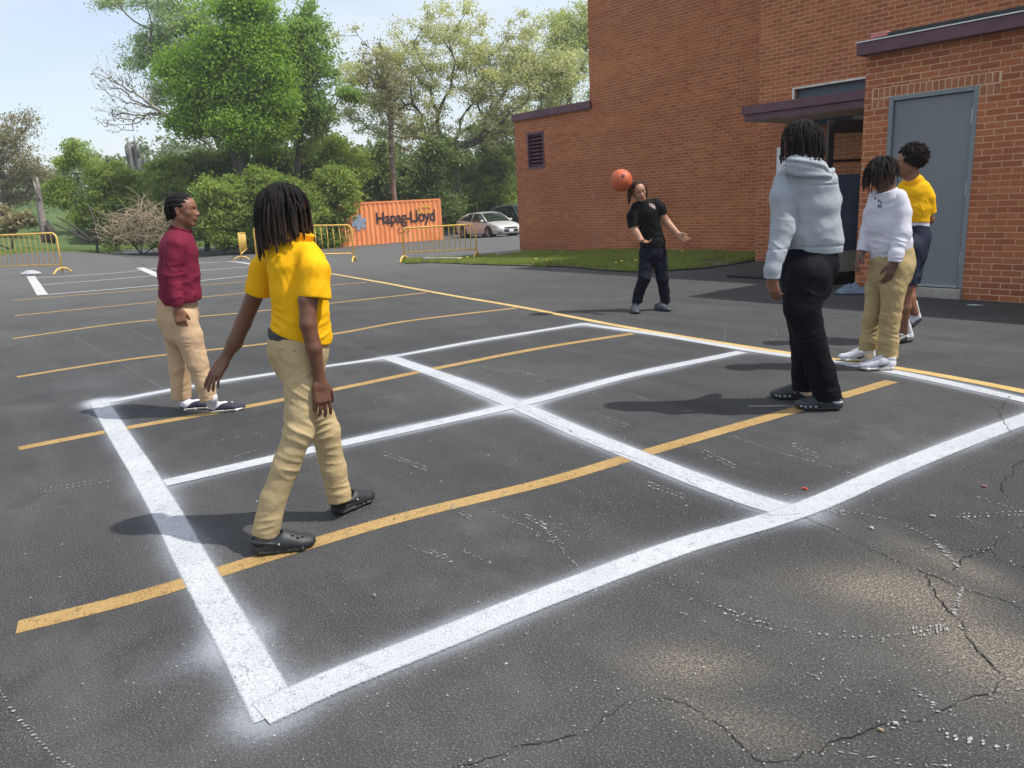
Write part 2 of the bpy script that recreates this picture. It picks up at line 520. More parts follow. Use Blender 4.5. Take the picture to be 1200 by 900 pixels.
def strip(name, ln, hw, m, lift, step=0.08, seed=0):
    Q = resample(ln, step)
    T = np.gradient(Q, axis=0); T /= np.linalg.norm(T, axis=1)[:, None] + 1e-9
    N = np.stack([-T[:, 1], T[:, 0]], 1)
    Q = Q + N * 0.004 * vnoise(np.stack([Q[:, 0] * 2.2, Q[:, 1] * 2.2, Q[:, 0] * 0 + seed], 1))[:, None]
    hw2 = hw * 1.18
    fr = [-1, -0.5, 0, 0.5, 1]
    VV = []; EE = []
    for fk in fr:
        pq = Q + N * hw2 * fk
        VV.append(np.column_stack([pq, gz(pq[:, 0], pq[:, 1]) + lift])); EE.append(np.full(len(Q), abs(fk)))
    VV = np.stack(VV, 1); n = len(Q)
    EE = np.stack(EE, 1)
    I = np.arange(n * 5).reshape(n, 5)
    FF = np.stack([I[:-1, :-1], I[1:, :-1], I[1:, 1:], I[:-1, 1:]], -1).reshape(-1, 4)
    o = mesh_obj(name, VV.reshape(-1, 3), FF, m, None, True, {'edge': EE.ravel()})
    return structure(o)
for i, (ln, hw) in enumerate(yellow_lines):
    strip('yellow_parking_line', ln, hw, M_yellow2 if i == 6 else M_yellow, 0.0018 + 0.0005 * (i == 6), seed=i)
for i, (ln, hw) in enumerate(far_white):
    strip('white_game_line', ln, hw, M_farwhite, 0.0060 + 0.0006 * (i < 3), seed=20 + i)
for i, (ln, hw) in enumerate(white_lines):
    strip('white_game_line', ln, hw, M_white, 0.0030 + 0.0004 * i, seed=40 + i)

# ---- cracks: jagged dark ribbons with crumbled pale edges
def crack(pts, w0, seed, m_dark, mb_v, mb_f, lift=0.0030):
    Q = resample([gp(*p) for p in pts], 0.012)
    n = len(Q)
    T = np.gradient(Q, axis=0); T /= np.linalg.norm(T, axis=1)[:, None] + 1e-9
    N = np.stack([-T[:, 1], T[:, 0]], 1)
    z3 = lambda k, s: vnoise(np.column_stack([Q * k, np.full(n, seed + s)]))
    Q = Q + N * (0.024 * z3(7, 0.3) + 0.013 * z3(27, 0.7) + 0.006 * z3(70, 0.9))[:, None]
    wd = w0 * 0.72 * (0.36 + 0.5 * z3(14, 1.3) + 0.35 * z3(50, 3.3)); wd = np.clip(wd, 0.0004, 1)
    wd[0] = wd[-1] = 0.0003
    base = len(mb_v)
    for q, nn, ww in zip(Q, N, wd):
        for sgn in (-1, 1):
            x, y = q + nn * ww * sgn
            mb_v.append((x, y, float(gz(x, y)) + lift))
    for i in range(n - 1):
        a = base + 2 * i
        mb_f.append((a, a + 1, a + 3, a + 2))
    return Q, N
Mcrk = mat('crack_shadow', (0.008, 0.008, 0.008), 1.0)
cracks = [
    ([(940, 604), (985, 625), (1030, 646), (1080, 668), (1130, 690), (1200, 718), (1260, 740)], 0.0035),
    ([(1088, 674), (1105, 702), (1130, 740), (1150, 765), (1168, 792)], 0.0045),
    ([(1168, 792), (1148, 818), (1110, 832), (1060, 842), (1010, 862), (960, 882), (930, 893)], 0.004),
    ([(930, 893), (890, 890), (868, 868), (852, 855), (830, 845), (800, 828), (760, 817), (740, 823), (700, 850), (650, 870), (590, 887), (540, 897), (500, 915)], 0.0035),
    ([(1200, 620), (1180, 633), (1160, 645), (1130, 655), (1115, 668)], 0.005),
    ([(1240, 600), (1200, 620)], 0.006),
    ([(1160, 645), (1180, 660), (1200, 668), (1230, 680)], 0.004),
    ([(1040, 648), (1070, 645), (1100, 642), (1135, 645), (1160, 645)], 0.0025),
    ([(1180, 465), (1172, 480), (1180, 492), (1185, 505), (1200, 512)], 0.005),
    ([(1172, 480), (1140, 470), (1090, 462), (1060, 456)], 0.004),
    ([(1200, 540), (1185, 555), (1172, 568), (1180, 585)], 0.004),
    ([(402, 394), (420, 402), (445, 414)], 0.010),
    ([(140, 293), (155, 303), (170, 312)], 0.03),
    ([(460, 318), (480, 326), (540, 336)], 0.008),
    ([(612, 480), (660, 503), (700, 522), (760, 546), (800, 563), (860, 590), (900, 605), (940, 604)], 0.0028),
    ([(1130, 440), (1160, 446), (1200, 452)], 0.007),
]
cv, cfc = [], []
crk_lines = []
for i, (pts, w0) in enumerate(cracks):
    crk_lines.append(crack(pts, w0, i * 2.7, Mcrk, cv, cfc, 0.0065 if i in (8, 14) else 0.0030))
structure(mesh_obj('asphalt_crack', cv, cfc, Mcrk))

# ---- loose grit, flakes of paint and tread prints: countless specks
sv, sf_, st = [], [], []
def fleck(x, y, sx, sy, ang, z=0.0042, irr=0.35):
    k = random.randint(5, 7); b = len(sv); ca, sa = math.cos(ang), math.sin(ang)
    z0 = float(gz(x, y)) + z
    for j in range(k):
        th = 2 * math.pi * j / k; r = 1 + random.uniform(-irr, irr)
        u, v = sx * r * math.cos(th), sy * r * math.sin(th)
        sv.append((x + u * ca - v * sa, y + u * sa + v * ca, z0))
    sf_.append(tuple(range(b, b + k)))
def dots(pts, gap, size, jitter=0.004, elong=1.0, doub=False):
    Q = resample([gp(*p) for p in pts], gap)
    T = np.gradient(Q, axis=0); ang = np.arctan2(T[:, 1], T[:, 0])
    for q, a in zip(Q, ang):
        if random.random() < 0.12: continue
        s = size * 0.85 * random.uniform(0.5, 1.3)
        fleck(q[0] + random.gauss(0, jitter), q[1] + random.gauss(0, jitter), s * elong, s, a + 1.0, irr=0.4)
dots([(0, 810), (18, 838), (40, 862), (62, 885), (85, 900)], 0.020, 0.0042, 0.001, 1.6)
dots([(240, 899), (280, 880), (330, 860)], 0.030, 0.0035)
dots([(345, 848), (420, 822), (500, 790), (600, 752), (700, 712), (800, 672)], 0.030, 0.0030)
dots([(800, 693), (830, 705), (860, 718), (900, 732), (930, 738), (960, 744), (1000, 747), (1040, 746), (1075, 742), (1105, 735)], 0.024, 0.0040, 0.001, 1.4)
for k in range(3):
    dots([(855 + k * 4, 716 + k * 6), (897 + k * 3, 726 + k * 6)], 0.016, 0.0035, 0.001, 2.2)
    dots([(1066 + k * 5, 738 + k * 4), (1110, 733 + k * 3)], 0.013, 0.0036, 0.001, 2.6)
    dots([(1128 - k * 3, 690 + k * 7), (1122 - k * 2, 712 + k * 4)], 0.012, 0.0036, 0.001, 2.6)
dots([(965, 600), (1010, 603), (1050, 613), (1085, 628), (1110, 645), (1118, 662)], 0.022, 0.0040, 0.001, 1.5)
dots([(1100, 640), (1122, 665)], 0.010, 0.0040, 0.002, 3.0)
dots([(820, 665), (900, 628), (945, 612)], 0.03, 0.0028)
dots([(940, 618), (1030, 590), (1120, 552), (1195, 518)], 0.035, 0.0030)
for (x0, y0, x1, y1) in [(505, 645, 528, 655), (618, 604, 640, 616), (635, 612, 660, 640), (450, 530, 500, 548), (690, 482, 740, 500), (600, 430, 640, 445), (530, 592, 552, 606), (930, 520, 958, 533), (330, 538, 400, 528), (1078, 812, 1100, 830), (1110, 862, 1180, 875), (430, 468, 470, 464), (760, 566, 800, 580), (820, 525, 860, 545), (920, 580, 990, 600), (40, 575, 130, 560), (1125, 603, 1200, 600), (500, 380, 560, 378), (590, 378, 640, 381)]:
    for k in range(2):
        dots([(x0, y0 + k * 4), (x1, y1 + k * 4)], 0.022, 0.0042, 0.002, 2.0)
# smudged strokes of old paint
def smear(pts, w, dens=1.0):
    Q = resample([gp(*p) for p in pts], 0.01)
    T = np.gradient(Q, axis=0); ang = np.arctan2(T[:, 1], T[:, 0])
    for q, a in zip(Q, ang):
        if random.random() < 0.55 * dens:
            fleck(q[0] + random.gauss(0, w), q[1] + random.gauss(0, w), random.uniform(0.003, 0.012), random.uniform(0.0010, 0.0026), a + random.gauss(0, 0.2), irr=0.5)
for pts, w in [([(545, 646), (573, 661)], 0.004), ([(578, 600), (605, 612), (640, 632), (662, 648), (690, 678)], 0.006), ([(480, 640), (505, 650)], 0.004),
               ([(945, 789), (970, 800), (995, 807)], 0.005), ([(800, 718), (833, 735)], 0.005), ([(980, 878), (1010, 888), (1060, 895), (1110, 893)], 0.01), ([(1150, 818), (1200, 808)], 0.012),
               ([(1112, 601), (1150, 615)], 0.005), ([(1148, 583), (1195, 600)], 0.006), ([(245, 520), (300, 508), (312, 514)], 0.006), ([(262, 540), (300, 528)], 0.003),
               ([(540, 433), (575, 441)], 0.004), ([(600, 432), (625, 440)], 0.003), ([(705, 536), (730, 545)], 0.004), ([(728, 505), (745, 510)], 0.004), ([(680, 457), (700, 462)], 0.005),
               ([(860, 512), (910, 530), (965, 545), (1010, 560)], 0.003), ([(700, 448), (760, 470)], 0.003), ([(88, 395), (140, 425), (190, 455)], 0.004), ([(140, 380), (180, 400)], 0.003),
               ([(535, 402), (575, 396)], 0.004), ([(505, 384), (560, 380)], 0.004), ([(820, 395), (845, 405), (850, 385)], 0.006), ([(868, 378), (905, 386), (908, 396), (895, 402)], 0.008)]:
    smear(pts, w)
# faint arcs of an old painted ring
def arc(cx, cy, rx, ry, a0, a1, w, dens):
    smear([(cx + rx * math.cos(a), cy + ry * math.sin(a)) for a in np.linspace(a0, a1, 14)], w, dens)
arc(470, 388, 70, 22, 2.6, 4.9, 0.01, 0.25); arc(500, 392, 60, 15, 2.9, 5.2, 0.01, 0.2)
arc(765, 360, 95, 22, -0.9, 0.9, 0.01, 0.25); arc(760, 348, 60, 12, -1.2, 1.0, 0.01, 0.15)
# random grit
for _ in range(1500):
    r = 1.2 + 8 * random.random() ** 1.6
    a = random.uniform(-0.62, 0.72)
    d = FWH * math.cos(a) + RGT * math.sin(a)
    x, y = d[0] * r, d[1] * r
    if y > 8.5: continue
    s = random.choice([0.0008, 0.0012, 0.0016, 0.002, 0.003]) * random.uniform(0.6, 1.2)
    fleck(x, y, s * random.uniform(1, 1.8), s, random.uniform(0, 3.1), 0.0055)
for (cx_, cy_, n_, sp) in [(1000, 790, 70, 0.16), (1150, 850, 70, 0.16), (820, 850, 40, 0.15), (650, 620, 60, 0.10), (700, 590, 50, 0.12), (180, 800, 30, 0.15), (610, 530, 40, 0.14), (350, 620, 30, 0.15)]:
    c0 = gp(cx_, cy_)
    for _ in range(n_):
        s = random.uniform(0.0008, 0.0026)
        fleck(c0[0] + random.gauss(0, sp), c0[1] + random.gauss(0, sp), s * 1.5, s, random.uniform(0, 3), 0.0055)
# crumbs lining the cracks
for i, (Q, N) in enumerate(crk_lines[:11]):
    for q, nn in zip(Q, N):
        if random.random() < 0.45 * (1.0 if i < 8 else 0.4):
            s = random.uniform(0.0010, 0.0030); o_ = random.choice([-1, 1]) * random.uniform(0.004, 0.014)
            fleck(q[0] + nn[0] * o_, q[1] + nn[1] * o_, s * 1.3, s, random.uniform(0, 3), 0.0062)
t = NT('pale_grit'); p = t.geo()
tag(mesh_obj('paint_grit', sv, sf_, t.out(t.pbr(t.ramp(t.noise(p, 60, 2), [(0.3, (0.15, 0.148, 0.14)), (0.65, (0.36, 0.36, 0.36))]), 0.8))), kind='stuff', label='pale grit, paint flecks and dotted shoe prints scattered over the asphalt', cat='grit')

# few larger bits of litter, one object each
def litter(px, py, s, col, name, label, cat, h=0.006, k=7, ax=1.8, rz=0.3):
    s = s * 0.72 if s < 0.02 else s; h = h * 0.7
    c = gp(px, py); bm = bmesh.new(); vs = []
    for lay, zz, sc_ in ((0, 0.0045, 1.0), (1, 0.0045 + h, 0.75)):
        ring = []
        for j in range(k):
            th = 2 * math.pi * j / k; r = s * (1 + random.uniform(-0.3, 0.3)) * sc_
            ring.append(bm.verts.new((r * ax * math.cos(th), r * math.sin(th), zz + (random.uniform(0, h * 0.6) if lay else 0))))
        vs.append(ring)
    for j in range(k): bm.faces.new([vs[0][j], vs[0][(j + 1) % k], vs[1][(j + 1) % k], vs[1][j]])
    bm.faces.new(vs[1])
    me = bpy.data.meshes.new(name); bm.to_mesh(me); bm.free(); me.materials.append(mat(name + '_surface_%d' % int(px), col, 0.8))
    o = bpy.data.objects.new(name, me); o.location = tuple(c); o.rotation_euler[2] = rz; link(o)
    tag(o, label, cat)
litter(943, 574, 0.012, (0.5, 0.07, 0.04), 'paper_scrap', 'small red orange scrap lying just above the near white line crossing', 'litter', ax=1.7)
litter(1153, 571, 0.010, (0.35, 0.14, 0.13), 'paper_scrap', 'small pinkish scrap on the asphalt right of the white court', 'litter', ax=1.8)
litter(1021, 620, 0.011, (0.42, 0.42, 0.40), 'pebble', 'white square flake just right of the white line corner', 'pebble', ax=1.2)
litter(1093, 606, 0.009, (0.35, 0.34, 0.32), 'pebble', 'pale oval pebble near the right edge of the asphalt', 'pebble', h=0.006)
litter(1032, 857, 0.007, (0.34, 0.25, 0.14), 'dry_leaf', 'curled tan dry leaf beside the crack at the bottom right', 'leaf', h=0.004)
litter(1049, 850, 0.007, (0.36, 0.35, 0.32), 'pebble', 'pale pebble touching the crack right of the dry leaf', 'pebble', h=0.006)
litter(439, 700, 0.006, (0.32, 0.31, 0.3), 'pebble', 'lone pale pebble inside the nearest court square', 'pebble', h=0.01)
litter(1143, 358, 0.03, (0.6, 0.7, 0.72), 'paper_scrap', 'small flat pale strip lying in front of the brick wall right of the door', 'litter', ax=2.4, h=0.004)
litter(35, 318, 0.05, (0.45, 0.36, 0.2), 'paper_scrap', 'tan flat scrap on the asphalt near the white cloth', 'litter', ax=2.2, h=0.006)
# ================================================================== SCHOOL BUILDING
def brick_material(name, mortar, b1, b2, soot=0.35, mort_mix=1.0):
    t = NT(name)
    g = t.n('ShaderNodeNewGeometry')
    P = t.n('ShaderNodeSeparateXYZ', {0: g.outputs['Position']})
    N = t.n('ShaderNodeSeparateXYZ', {0: g.outputs['True Normal']})
    ax = t.math('ABSOLUTE', N.outputs[0])
    sel = t.math('GREATER_THAN', ax, 0.5)
    h = t.math('ADD', t.math('MULTIPLY', P.outputs[0], t.math('SUBTRACT', 1.0, sel)), t.math('MULTIPLY', P.outputs[1], sel))
    p = t.geo()
    jit = t.math('MULTIPLY', t.math('SUBTRACT', t.noise(p, 2.4, 2), 0.5), 0.010)
    jit2 = t.math('MULTIPLY', t.math('SUBTRACT', t.noise(p, 26, 2), 0.5), 0.007)
    vz = t.math('ADD', P.outputs[2], t.math('ADD', jit, jit2))
    vec = t.n('ShaderNodeCombineXYZ', {0: t.math('ADD', h, jit2), 1: vz, 2: 0.0}).outputs[0]
    br = t.n('ShaderNodeTexBrick', {'Vector': vec, 'Scale': 1.0, 'Mortar Size': 0.0058, 'Mortar Smooth': 0.25, 'Bias': 0.0,
                                   'Brick Width': 0.203, 'Row Height': 0.0677, 'Color1': (0, 0, 0, 1), 'Color2': (1, 1, 1, 1), 'Mortar': (0.5, 0.5, 0.5, 1)},
             offset=0.5, squash=1.0)
    fac = br.outputs['Fac']
    rnd = t.n('ShaderNodeSeparateColor', {0: br.outputs['Color']}).outputs[0]
    col = t.ramp(rnd, [(0.0, b1), (0.5, tuple((a + b) / 2 for a, b in zip(b1, b2))), (1.0, b2)])
    big = t.noise(p, 0.35, 4, 0.6)
    band = t.noise(t.scale(p, 0.25, 0.25, 1.6), 1.0, 3, 0.6)
    col = t.mix(t.math('MULTIPLY', t.ramp(band, [(0.42, 0.0), (0.62, 1.0)]), soot), col, tuple(k * 0.62 for k in b1))
    col = t.mix(t.math('MULTIPLY', t.ramp(t.noise(p, 40, 4, 0.7), [(0.35, 1.0), (0.6, 0.0)]), 0.35), col, tuple(k * 0.6 for k in b1))
    col = t.mix(t.math('MULTIPLY', t.ramp(big, [(0.5, 0.0), (0.8, 1.0)]), 0.25), col, tuple(min(1, k * 1.5) for k in b2))
    # browner and darker towards the foot of the wall
    low = t.ramp(t.math('ADD', P.outputs[2], t.math('MULTIPLY', t.noise(p, 3, 3), 0.3)), [(0.0, 1.0), (0.42, 0.0)])
    col = t.mix(t.math('MULTIPLY', low, 0.35), col, (0.10, 0.045, 0.03))
    mvar = t.mix(t.math('MULTIPLY', t.ramp(t.noise(p, 1.2, 4, 0.7), [(0.35, 1.0), (0.6, 0.0)]), 0.75), mortar, tuple(0.35 * m + 0.65 * (a + b) / 2 for m, a, b in zip(mortar, b1, b2)))
    c = t.mix(t.math('MULTIPLY', fac, mort_mix), col, mvar)
    hgt = t.math('SUBTRACT', 1.0, fac)
    hgt = t.math('ADD', hgt, t.math('MULTIPLY', t.noise(p, 90, 3), 0.25))
    return t.out(t.pbr(c, 0.85, 0, t.bump(hgt, 0.55, 0.008), 0.25))

M_brickA = brick_material('red_brick_near', (0.70, 0.46, 0.31), (0.32, 0.102, 0.044), (0.48, 0.174, 0.074), 0.25, 0.75)
M_brickB = brick_material('red_brick_middle', (0.68, 0.44, 0.28), (0.33, 0.104, 0.044), (0.49, 0.175, 0.074), 0.25, 0.72)
M_brickC = brick_material('red_brick_tall', (0.66, 0.40, 0.26), (0.34, 0.104, 0.044), (0.50, 0.176, 0.074), 0.35, 0.62)
M_maroon = mat('maroon_painted_metal', (0.110, 0.045, 0.062), 0.55, 0, 0.25, 3.0, 0.05, 60)
M_greydoor = mat('grey_door_paint', (0.175, 0.193, 0.202), 0.5, 0, 0.06, 2.5, 0.03, 90)
M_greyframe = mat('grey_frame_paint', (0.185, 0.21, 0.222), 0.5, 0, 0.1, 5)
M_dark = mat('dark_bronze_metal', (0.018, 0.017, 0.018), 0.35, 0.3, 0.2, 6)
M_steel = mat('brushed_steel', (0.55, 0.56, 0.57), 0.35, 0.9, 0.1, 20)
M_concrete = mat('weathered_concrete', (0.30, 0.28, 0.25), 0.9, 0, 0.3, 6, 0.3, 60)
M_mem = mat('roof_membrane', (0.025, 0.025, 0.027), 0.8, 0, 0.2, 5)
M_whitepaint = mat('white_painted_trim', (0.62, 0.62, 0.58), 0.7, 0, 0.2, 7)

bld = empty('school_building', (-5.0, 9.4, 0))
tag(bld, 'red brick school building with maroon roof trim, grey door and tall blank wall', 'building')
def bchild(o):
    o.parent = bld; o.matrix_parent_inverse = Matrix.Translation((5.0, -9.4, 0)); return o

def rect_wall(name, x0, x1, z0, z1, y, holes, m, depth, extra_boxes=None):
    """brick wall in plane Y=y facing the camera with rectangular openings and reveals"""
    bm = bmesh.new()
    xs = sorted({x0, x1, *[h[0] for h in holes], *[h[1] for h in holes]})
    zs = sorted({z0, z1, *[h[2] for h in holes], *[h[3] for h in holes]})
    def quad(a, b, c, d): bm.faces.new([bm.verts.new(p) for p in (a, b, c, d)])
    for i in range(len(xs) - 1):
        for j in range(len(zs) - 1):
            a, b, c, d = xs[i], xs[i + 1], zs[j], zs[j + 1]
            if any(h[0] <= a and b <= h[1] and h[2] <= c and d <= h[3] for h in holes): continue
            quad((a, y, c), (b, y, c), (b, y, d), (a, y, d))
    for h in holes:
        r = y + h[4]
        quad((h[0], y, h[2]), (h[0], y, h[3]), (h[0], r, h[3]), (h[0], r, h[2]))
        quad((h[1], y, h[2]), (h[1], r, h[2]), (h[1], r, h[3]), (h[1], y, h[3]))
        quad((h[0], y, h[3]), (h[1], y, h[3]), (h[1], r, h[3]), (h[0], r, h[3]))
        quad((h[0], y, h[2]), (h[0], r, h[2]), (h[1], r, h[2]), (h[1], y, h[2]))
    yb = y + depth
    quad((x0, y, z0), (x0, y, z1), (x0, yb, z1), (x0, yb, z0))
    quad((x1, y, z0), (x1, yb, z0), (x1, yb, z1), (x1, y, z1))
    quad((x0, y, z1), (x1, y, z1), (x1, yb, z1), (x0, yb, z1))
    quad((x0, yb, z0), (x0, yb, z1), (x1, yb, z1), (x1, yb, z0))
    me = bpy.data.meshes.new(name); bm.to_mesh(me); bm.free(); me.materials.append(m)
    o = bpy.data.objects.new(name, me); link(o); bchild(o); return o

YA, YB, YC = 9.4, 12.6, 14.0
DX0, DX1, DZ0, DZ1 = -4.70, -3.735, 0.115, 2.29
rect_wall('wall', -5.0, 12, -0.5, 2.86, YA, [(DX0, DX1, -0.5, DZ1, 0.10)], M_brickA, 3.19)
bandL = on_y(932, 106, YB); 
sgn0 = on_y(911, 175, YB)
rect_wall('wall', -8.66, 14, -0.5, 7.2, YB, [(bandL[0], -5.1, 2.30, 2.93, 0.12)], M_brickB, 9)
rect_wall('wall', -14.39, -8.0, -0.9, 6.15, YC, [], M_brickC, 9)
v1 = on_y(617.5, 157, YC); v2 = on_y(638.5, 197, YC)
VX0, VX1, VZ1, VZ0 = v1[0], v2[0], v1[2] + 0.02, v2[2] + 0.0
rect_wall('wall', -17.36, -14.393, -0.9, 3.40, YC, [(VX0, VX1, VZ0, VZ1, 0.12)], M_brickC, 9)
# vertical control joint of pale sealant
o = MB().box((-14.33, YC - 0.001, 0.35), (0.025, 0.008, 2.1)).build('control_joint', mat('sealant', (0.33, 0.2, 0.14), 0.9)); bchild(o)
# low wing trim
o = MB().box((-15.86, YC + 0.9, 3.49), (3.05, 1.94, 0.185), bevel=0.006).build('roof_trim', M_maroon); bchild(o)
# louvred vent
fr = MB()
fr.box(((VX0 + VX1) / 2, YC + 0.02, VZ1 - 0.03), (VX1 - VX0 + 0.02, 0.07, 0.06)); fr.box(((VX0 + VX1) / 2, YC + 0.02, VZ0 + 0.03), (VX1 - VX0 + 0.02, 0.07, 0.06))
fr.box((VX0 + 0.025, YC + 0.02, (VZ0 + VZ1) / 2), (0.05, 0.068, VZ1 - VZ0 - 0.12)); fr.box((VX1 - 0.025, YC + 0.02, (VZ0 + VZ1) / 2), (0.05, 0.068, VZ1 - VZ0 - 0.12))
vent = fr.build('wall_vent', M_maroon); bchild(vent)
bk = MB().box(((VX0 + VX1) / 2, YC + 0.105, (VZ0 + VZ1) / 2), (VX1 - VX0, 0.01, VZ1 - VZ0)).build('vent_backing', mat('black_void', (0.004, 0.004, 0.004), 1), vent); bk.parent = vent
sl = MB()
ns = 9
for i in range(ns):
    zz = VZ0 + 0.1 + (VZ1 - VZ0 - 0.18) * i / (ns - 1)
    sl.box(((VX0 + VX1) / 2, YC + 0.035, zz), (VX1 - VX0 - 0.1, 0.075, 0.012), R=Matrix.Rotation(math.radians(38), 3, 'X'))
s_ = sl.build('louvre_slats', M_maroon, vent); s_.parent = vent
for q in (bk, s_): q.matrix_parent_inverse = Matrix.Identity(4)
# near block fascia, drip edge and membrane
o = MB().box((3.47, 10.93, 2.845), (17.04, 3.36, 0.135), bevel=0.005).build('roof_trim', M_maroon); bchild(o)
o = MB().box((3.47, 10.93, 2.920), (17.06, 3.39, 0.012)).build('drip_edge', M_steel); bchild(o)
o = MB().box((3.60, 10.98, 2.962), (16.9, 3.2, 0.068), bevel=0.01).build('roof_membrane', M_mem); bchild(o)
o = MB().box((-4.86, 9.44, 2.985), (0.20, 0.13, 0.05), bevel=0.008).build('flashing_end', mat('faded_red_flashing', (0.45, 0.16, 0.15), 0.7)); bchild(o)
c = on_y(1165, 12, 10.3)
o = MB().box((c[0], 10.3, 3.04), (0.42, 0.12, 0.09), rz=0.3, bevel=0.03).build('roof_patch', M_whitepaint); bchild(o)
# soldier course over the door: upright bricks, slightly proud
sb = MB()
def sold(x, z, w_, h_):
    sb.box((x, YA - 0.002 + 0.02, z), (w_, 0.046, h_), bevel=0.003)
x = DX0 - 0.20
k = 0
n = int((DX1 - DX0 + 0.42) / 0.0677)
for k in range(n):
    xx = DX0 - 0.20 + 0.034 + k * 0.0677
    sold(xx, DZ1 + 0.055 if DX0 < xx < DX1 else DZ1 + 0.055, 0.058, 0.10)
for kx in range(3):
    sold(DX0 - 0.165 + kx * 0.0677, DZ1 - 0.06, 0.058, 0.10)
    sold(DX1 + 0.04 + kx * 0.0677, DZ1 - 0.06, 0.058, 0.10)
t = NT('soldier_brick'); p = t.geo()
rr = t.n('ShaderNodeTexWhiteNoise', {'Vector': t.n('ShaderNodeVectorMath', {0: t.scale(p, 14.77, 0, 4), 1: (1, 1, 1)}, operation='SNAP').outputs[0]}).outputs[0]
cc = t.ramp(rr, [(0, (0.30, 0.108, 0.050)), (1, (0.44, 0.175, 0.085))])
cc = t.mix(t.math('MULTIPLY', t.ramp(t.noise(p, 40, 4, 0.7), [(0.35, 1.0), (0.6, 0.0)]), 0.3), cc, (0.19, 0.065, 0.034))
o = sb.build('soldier_course', t.out(t.pbr(cc, 0.85, 0, t.bump(t.noise(p, 90, 3), 0.3, 0.004), 0.25))); bchild(o)
o = MB().box(((DX0 + DX1) / 2, YA + 0.002, DZ1 + 0.0), (DX1 - DX0 + 0.42, 0.004, 0.234)).build('mortar_bed', mat('mortar_bed', (0.60, 0.40, 0.26), 0.9)) 
bpy.data.objects.remove(o)
mbm = MB(); mbm.box(((DX0 + DX1) / 2, YA - 0.0015, DZ1 + 0.055), (DX1 - DX0 + 0.42, 0.003, 0.116))
for sx_ in (DX0 - 0.105, DX1 + 0.105): mbm.box((sx_, YA - 0.0015, DZ1 - 0.0605), (0.205, 0.003, 0.113))
o = mbm.build('mortar_bed', mat('mortar_bed', (0.60, 0.40, 0.26), 0.9)); bchild(o)
# concrete sill
o = MB().box(((DX0 + DX1) / 2, YA + 0.03, 0.0), (DX1 - DX0 - 0.002, 0.16, 0.225), bevel=0.01).build('door_sill', M_concrete); bchild(o)
# steel door with frame
fw = 0.05
fb = MB()
fb.box((DX0 + fw / 2, YA + 0.045, (DZ0 + DZ1) / 2), (fw, 0.10, DZ1 - DZ0), bevel=0.004)
fb.box((DX1 - fw / 2, YA + 0.045, (DZ0 + DZ1) / 2), (fw, 0.10, DZ1 - DZ0), bevel=0.004)
fb.box(((DX0 + DX1) / 2, YA + 0.045, DZ1 - fw / 2), (DX1 - DX0 - 2 * fw - 0.002, 0.10, fw), bevel=0.004)
dfr = fb.build('door_frame', M_greyframe); bchild(dfr)
door = MB().box(((DX0 + DX1) / 2, YA + 0.055, (DZ0 + DZ1) / 2 - 0.015), (DX1 - DX0 - 2 * fw - 0.008, 0.045, DZ1 - DZ0 - fw - 0.035), bevel=0.003).build('door', M_greydoor); bchild(door)
def sub(o, par):
    o.parent = par; o.matrix_parent_inverse = Matrix.Identity(4); return o
for zz in (1.98, 1.22, 0.45):
    sub(MB().cyl((DX1 - fw - 0.002, YA + 0.016, zz - 0.07), (DX1 - fw - 0.002, YA + 0.016, zz + 0.07), 0.011, 10).build('hinge', M_steel), door)
sub(MB().box(((DX0 + DX1) / 2, YA + 0.02, DZ0 + 0.02), (DX1 - DX0 - 2 * fw - 0.02, 0.04, 0.022)).build('threshold', M_steel), door)
hb = MB(); hb.cyl((DX0 + 0.12, YA + 0.03, 1.05), (DX0 + 0.12, YA - 0.03, 1.05), 0.012); hb.box((DX0 + 0.16, YA - 0.035, 1.05), (0.12, 0.018, 0.022), bevel=0.006); hb.cyl((DX0 + 0.12, YA + 0.031, 1.05), (DX0 + 0.12, YA + 0.024, 1.05), 0.03)
sub(hb.build('handle', M_steel), door)
# recessed panel above the canopy, with pale trim
o = MB().box(((bandL[0] - 5.1) / 2, YB + 0.10, 2.62), (-5.1 - bandL[0], 0.03, 0.62)).build('blank_panel', mat('slate_panel', (0.075, 0.10, 0.12), 0.5)); bchild(o)
tb = MB()
tb.box(((bandL[0] - 5.1) / 2, YB - 0.004, 2.945), (-5.1 - bandL[0] + 0.08, 0.06, 0.03), bevel=0.004)
tb.box((bandL[0] - 0.02, YB - 0.004, 2.68), (0.035, 0.06, 0.498), bevel=0.004)
o = tb.build('panel_trim', M_whitepaint); bchild(o)
# entrance canopy
CXL, CXR, CYF = -8.16, -5.004, 11.4
cb = MB()
cb.box(((CXL + CXR) / 2, (CYF + YB) / 2, 2.575), (CXR - CXL, YB - CYF - 0.002, 0.135), bevel=0.004)
cb.box(((CXL + CXR) / 2 + 0.012, (CYF + YB) / 2 + 0.02, 2.455), (CXR - CXL - 0.03, YB - CYF - 0.042, 0.10), bevel=0.004)
can = cb.build('canopy', M_maroon); bchild(can)
sub(MB().box(((CXL + CXR) / 2 + 0.012, (CYF + YB) / 2 + 0.02, 2.400), (CXR - CXL - 0.1, YB - CYF - 0.1, 0.008)).build('soffit', mat('soffit_paint', (0.42, 0.41, 0.36), 0.8)), can)
# ceiling lintel below the soffit at the doorway
o = MB().box((-5.9, YB - 0.10, 2.32), (1.75, 0.18, 0.12)).build('lintel', mat('soffit_trim', (0.36, 0.36, 0.33), 0.7)); bchild(o)
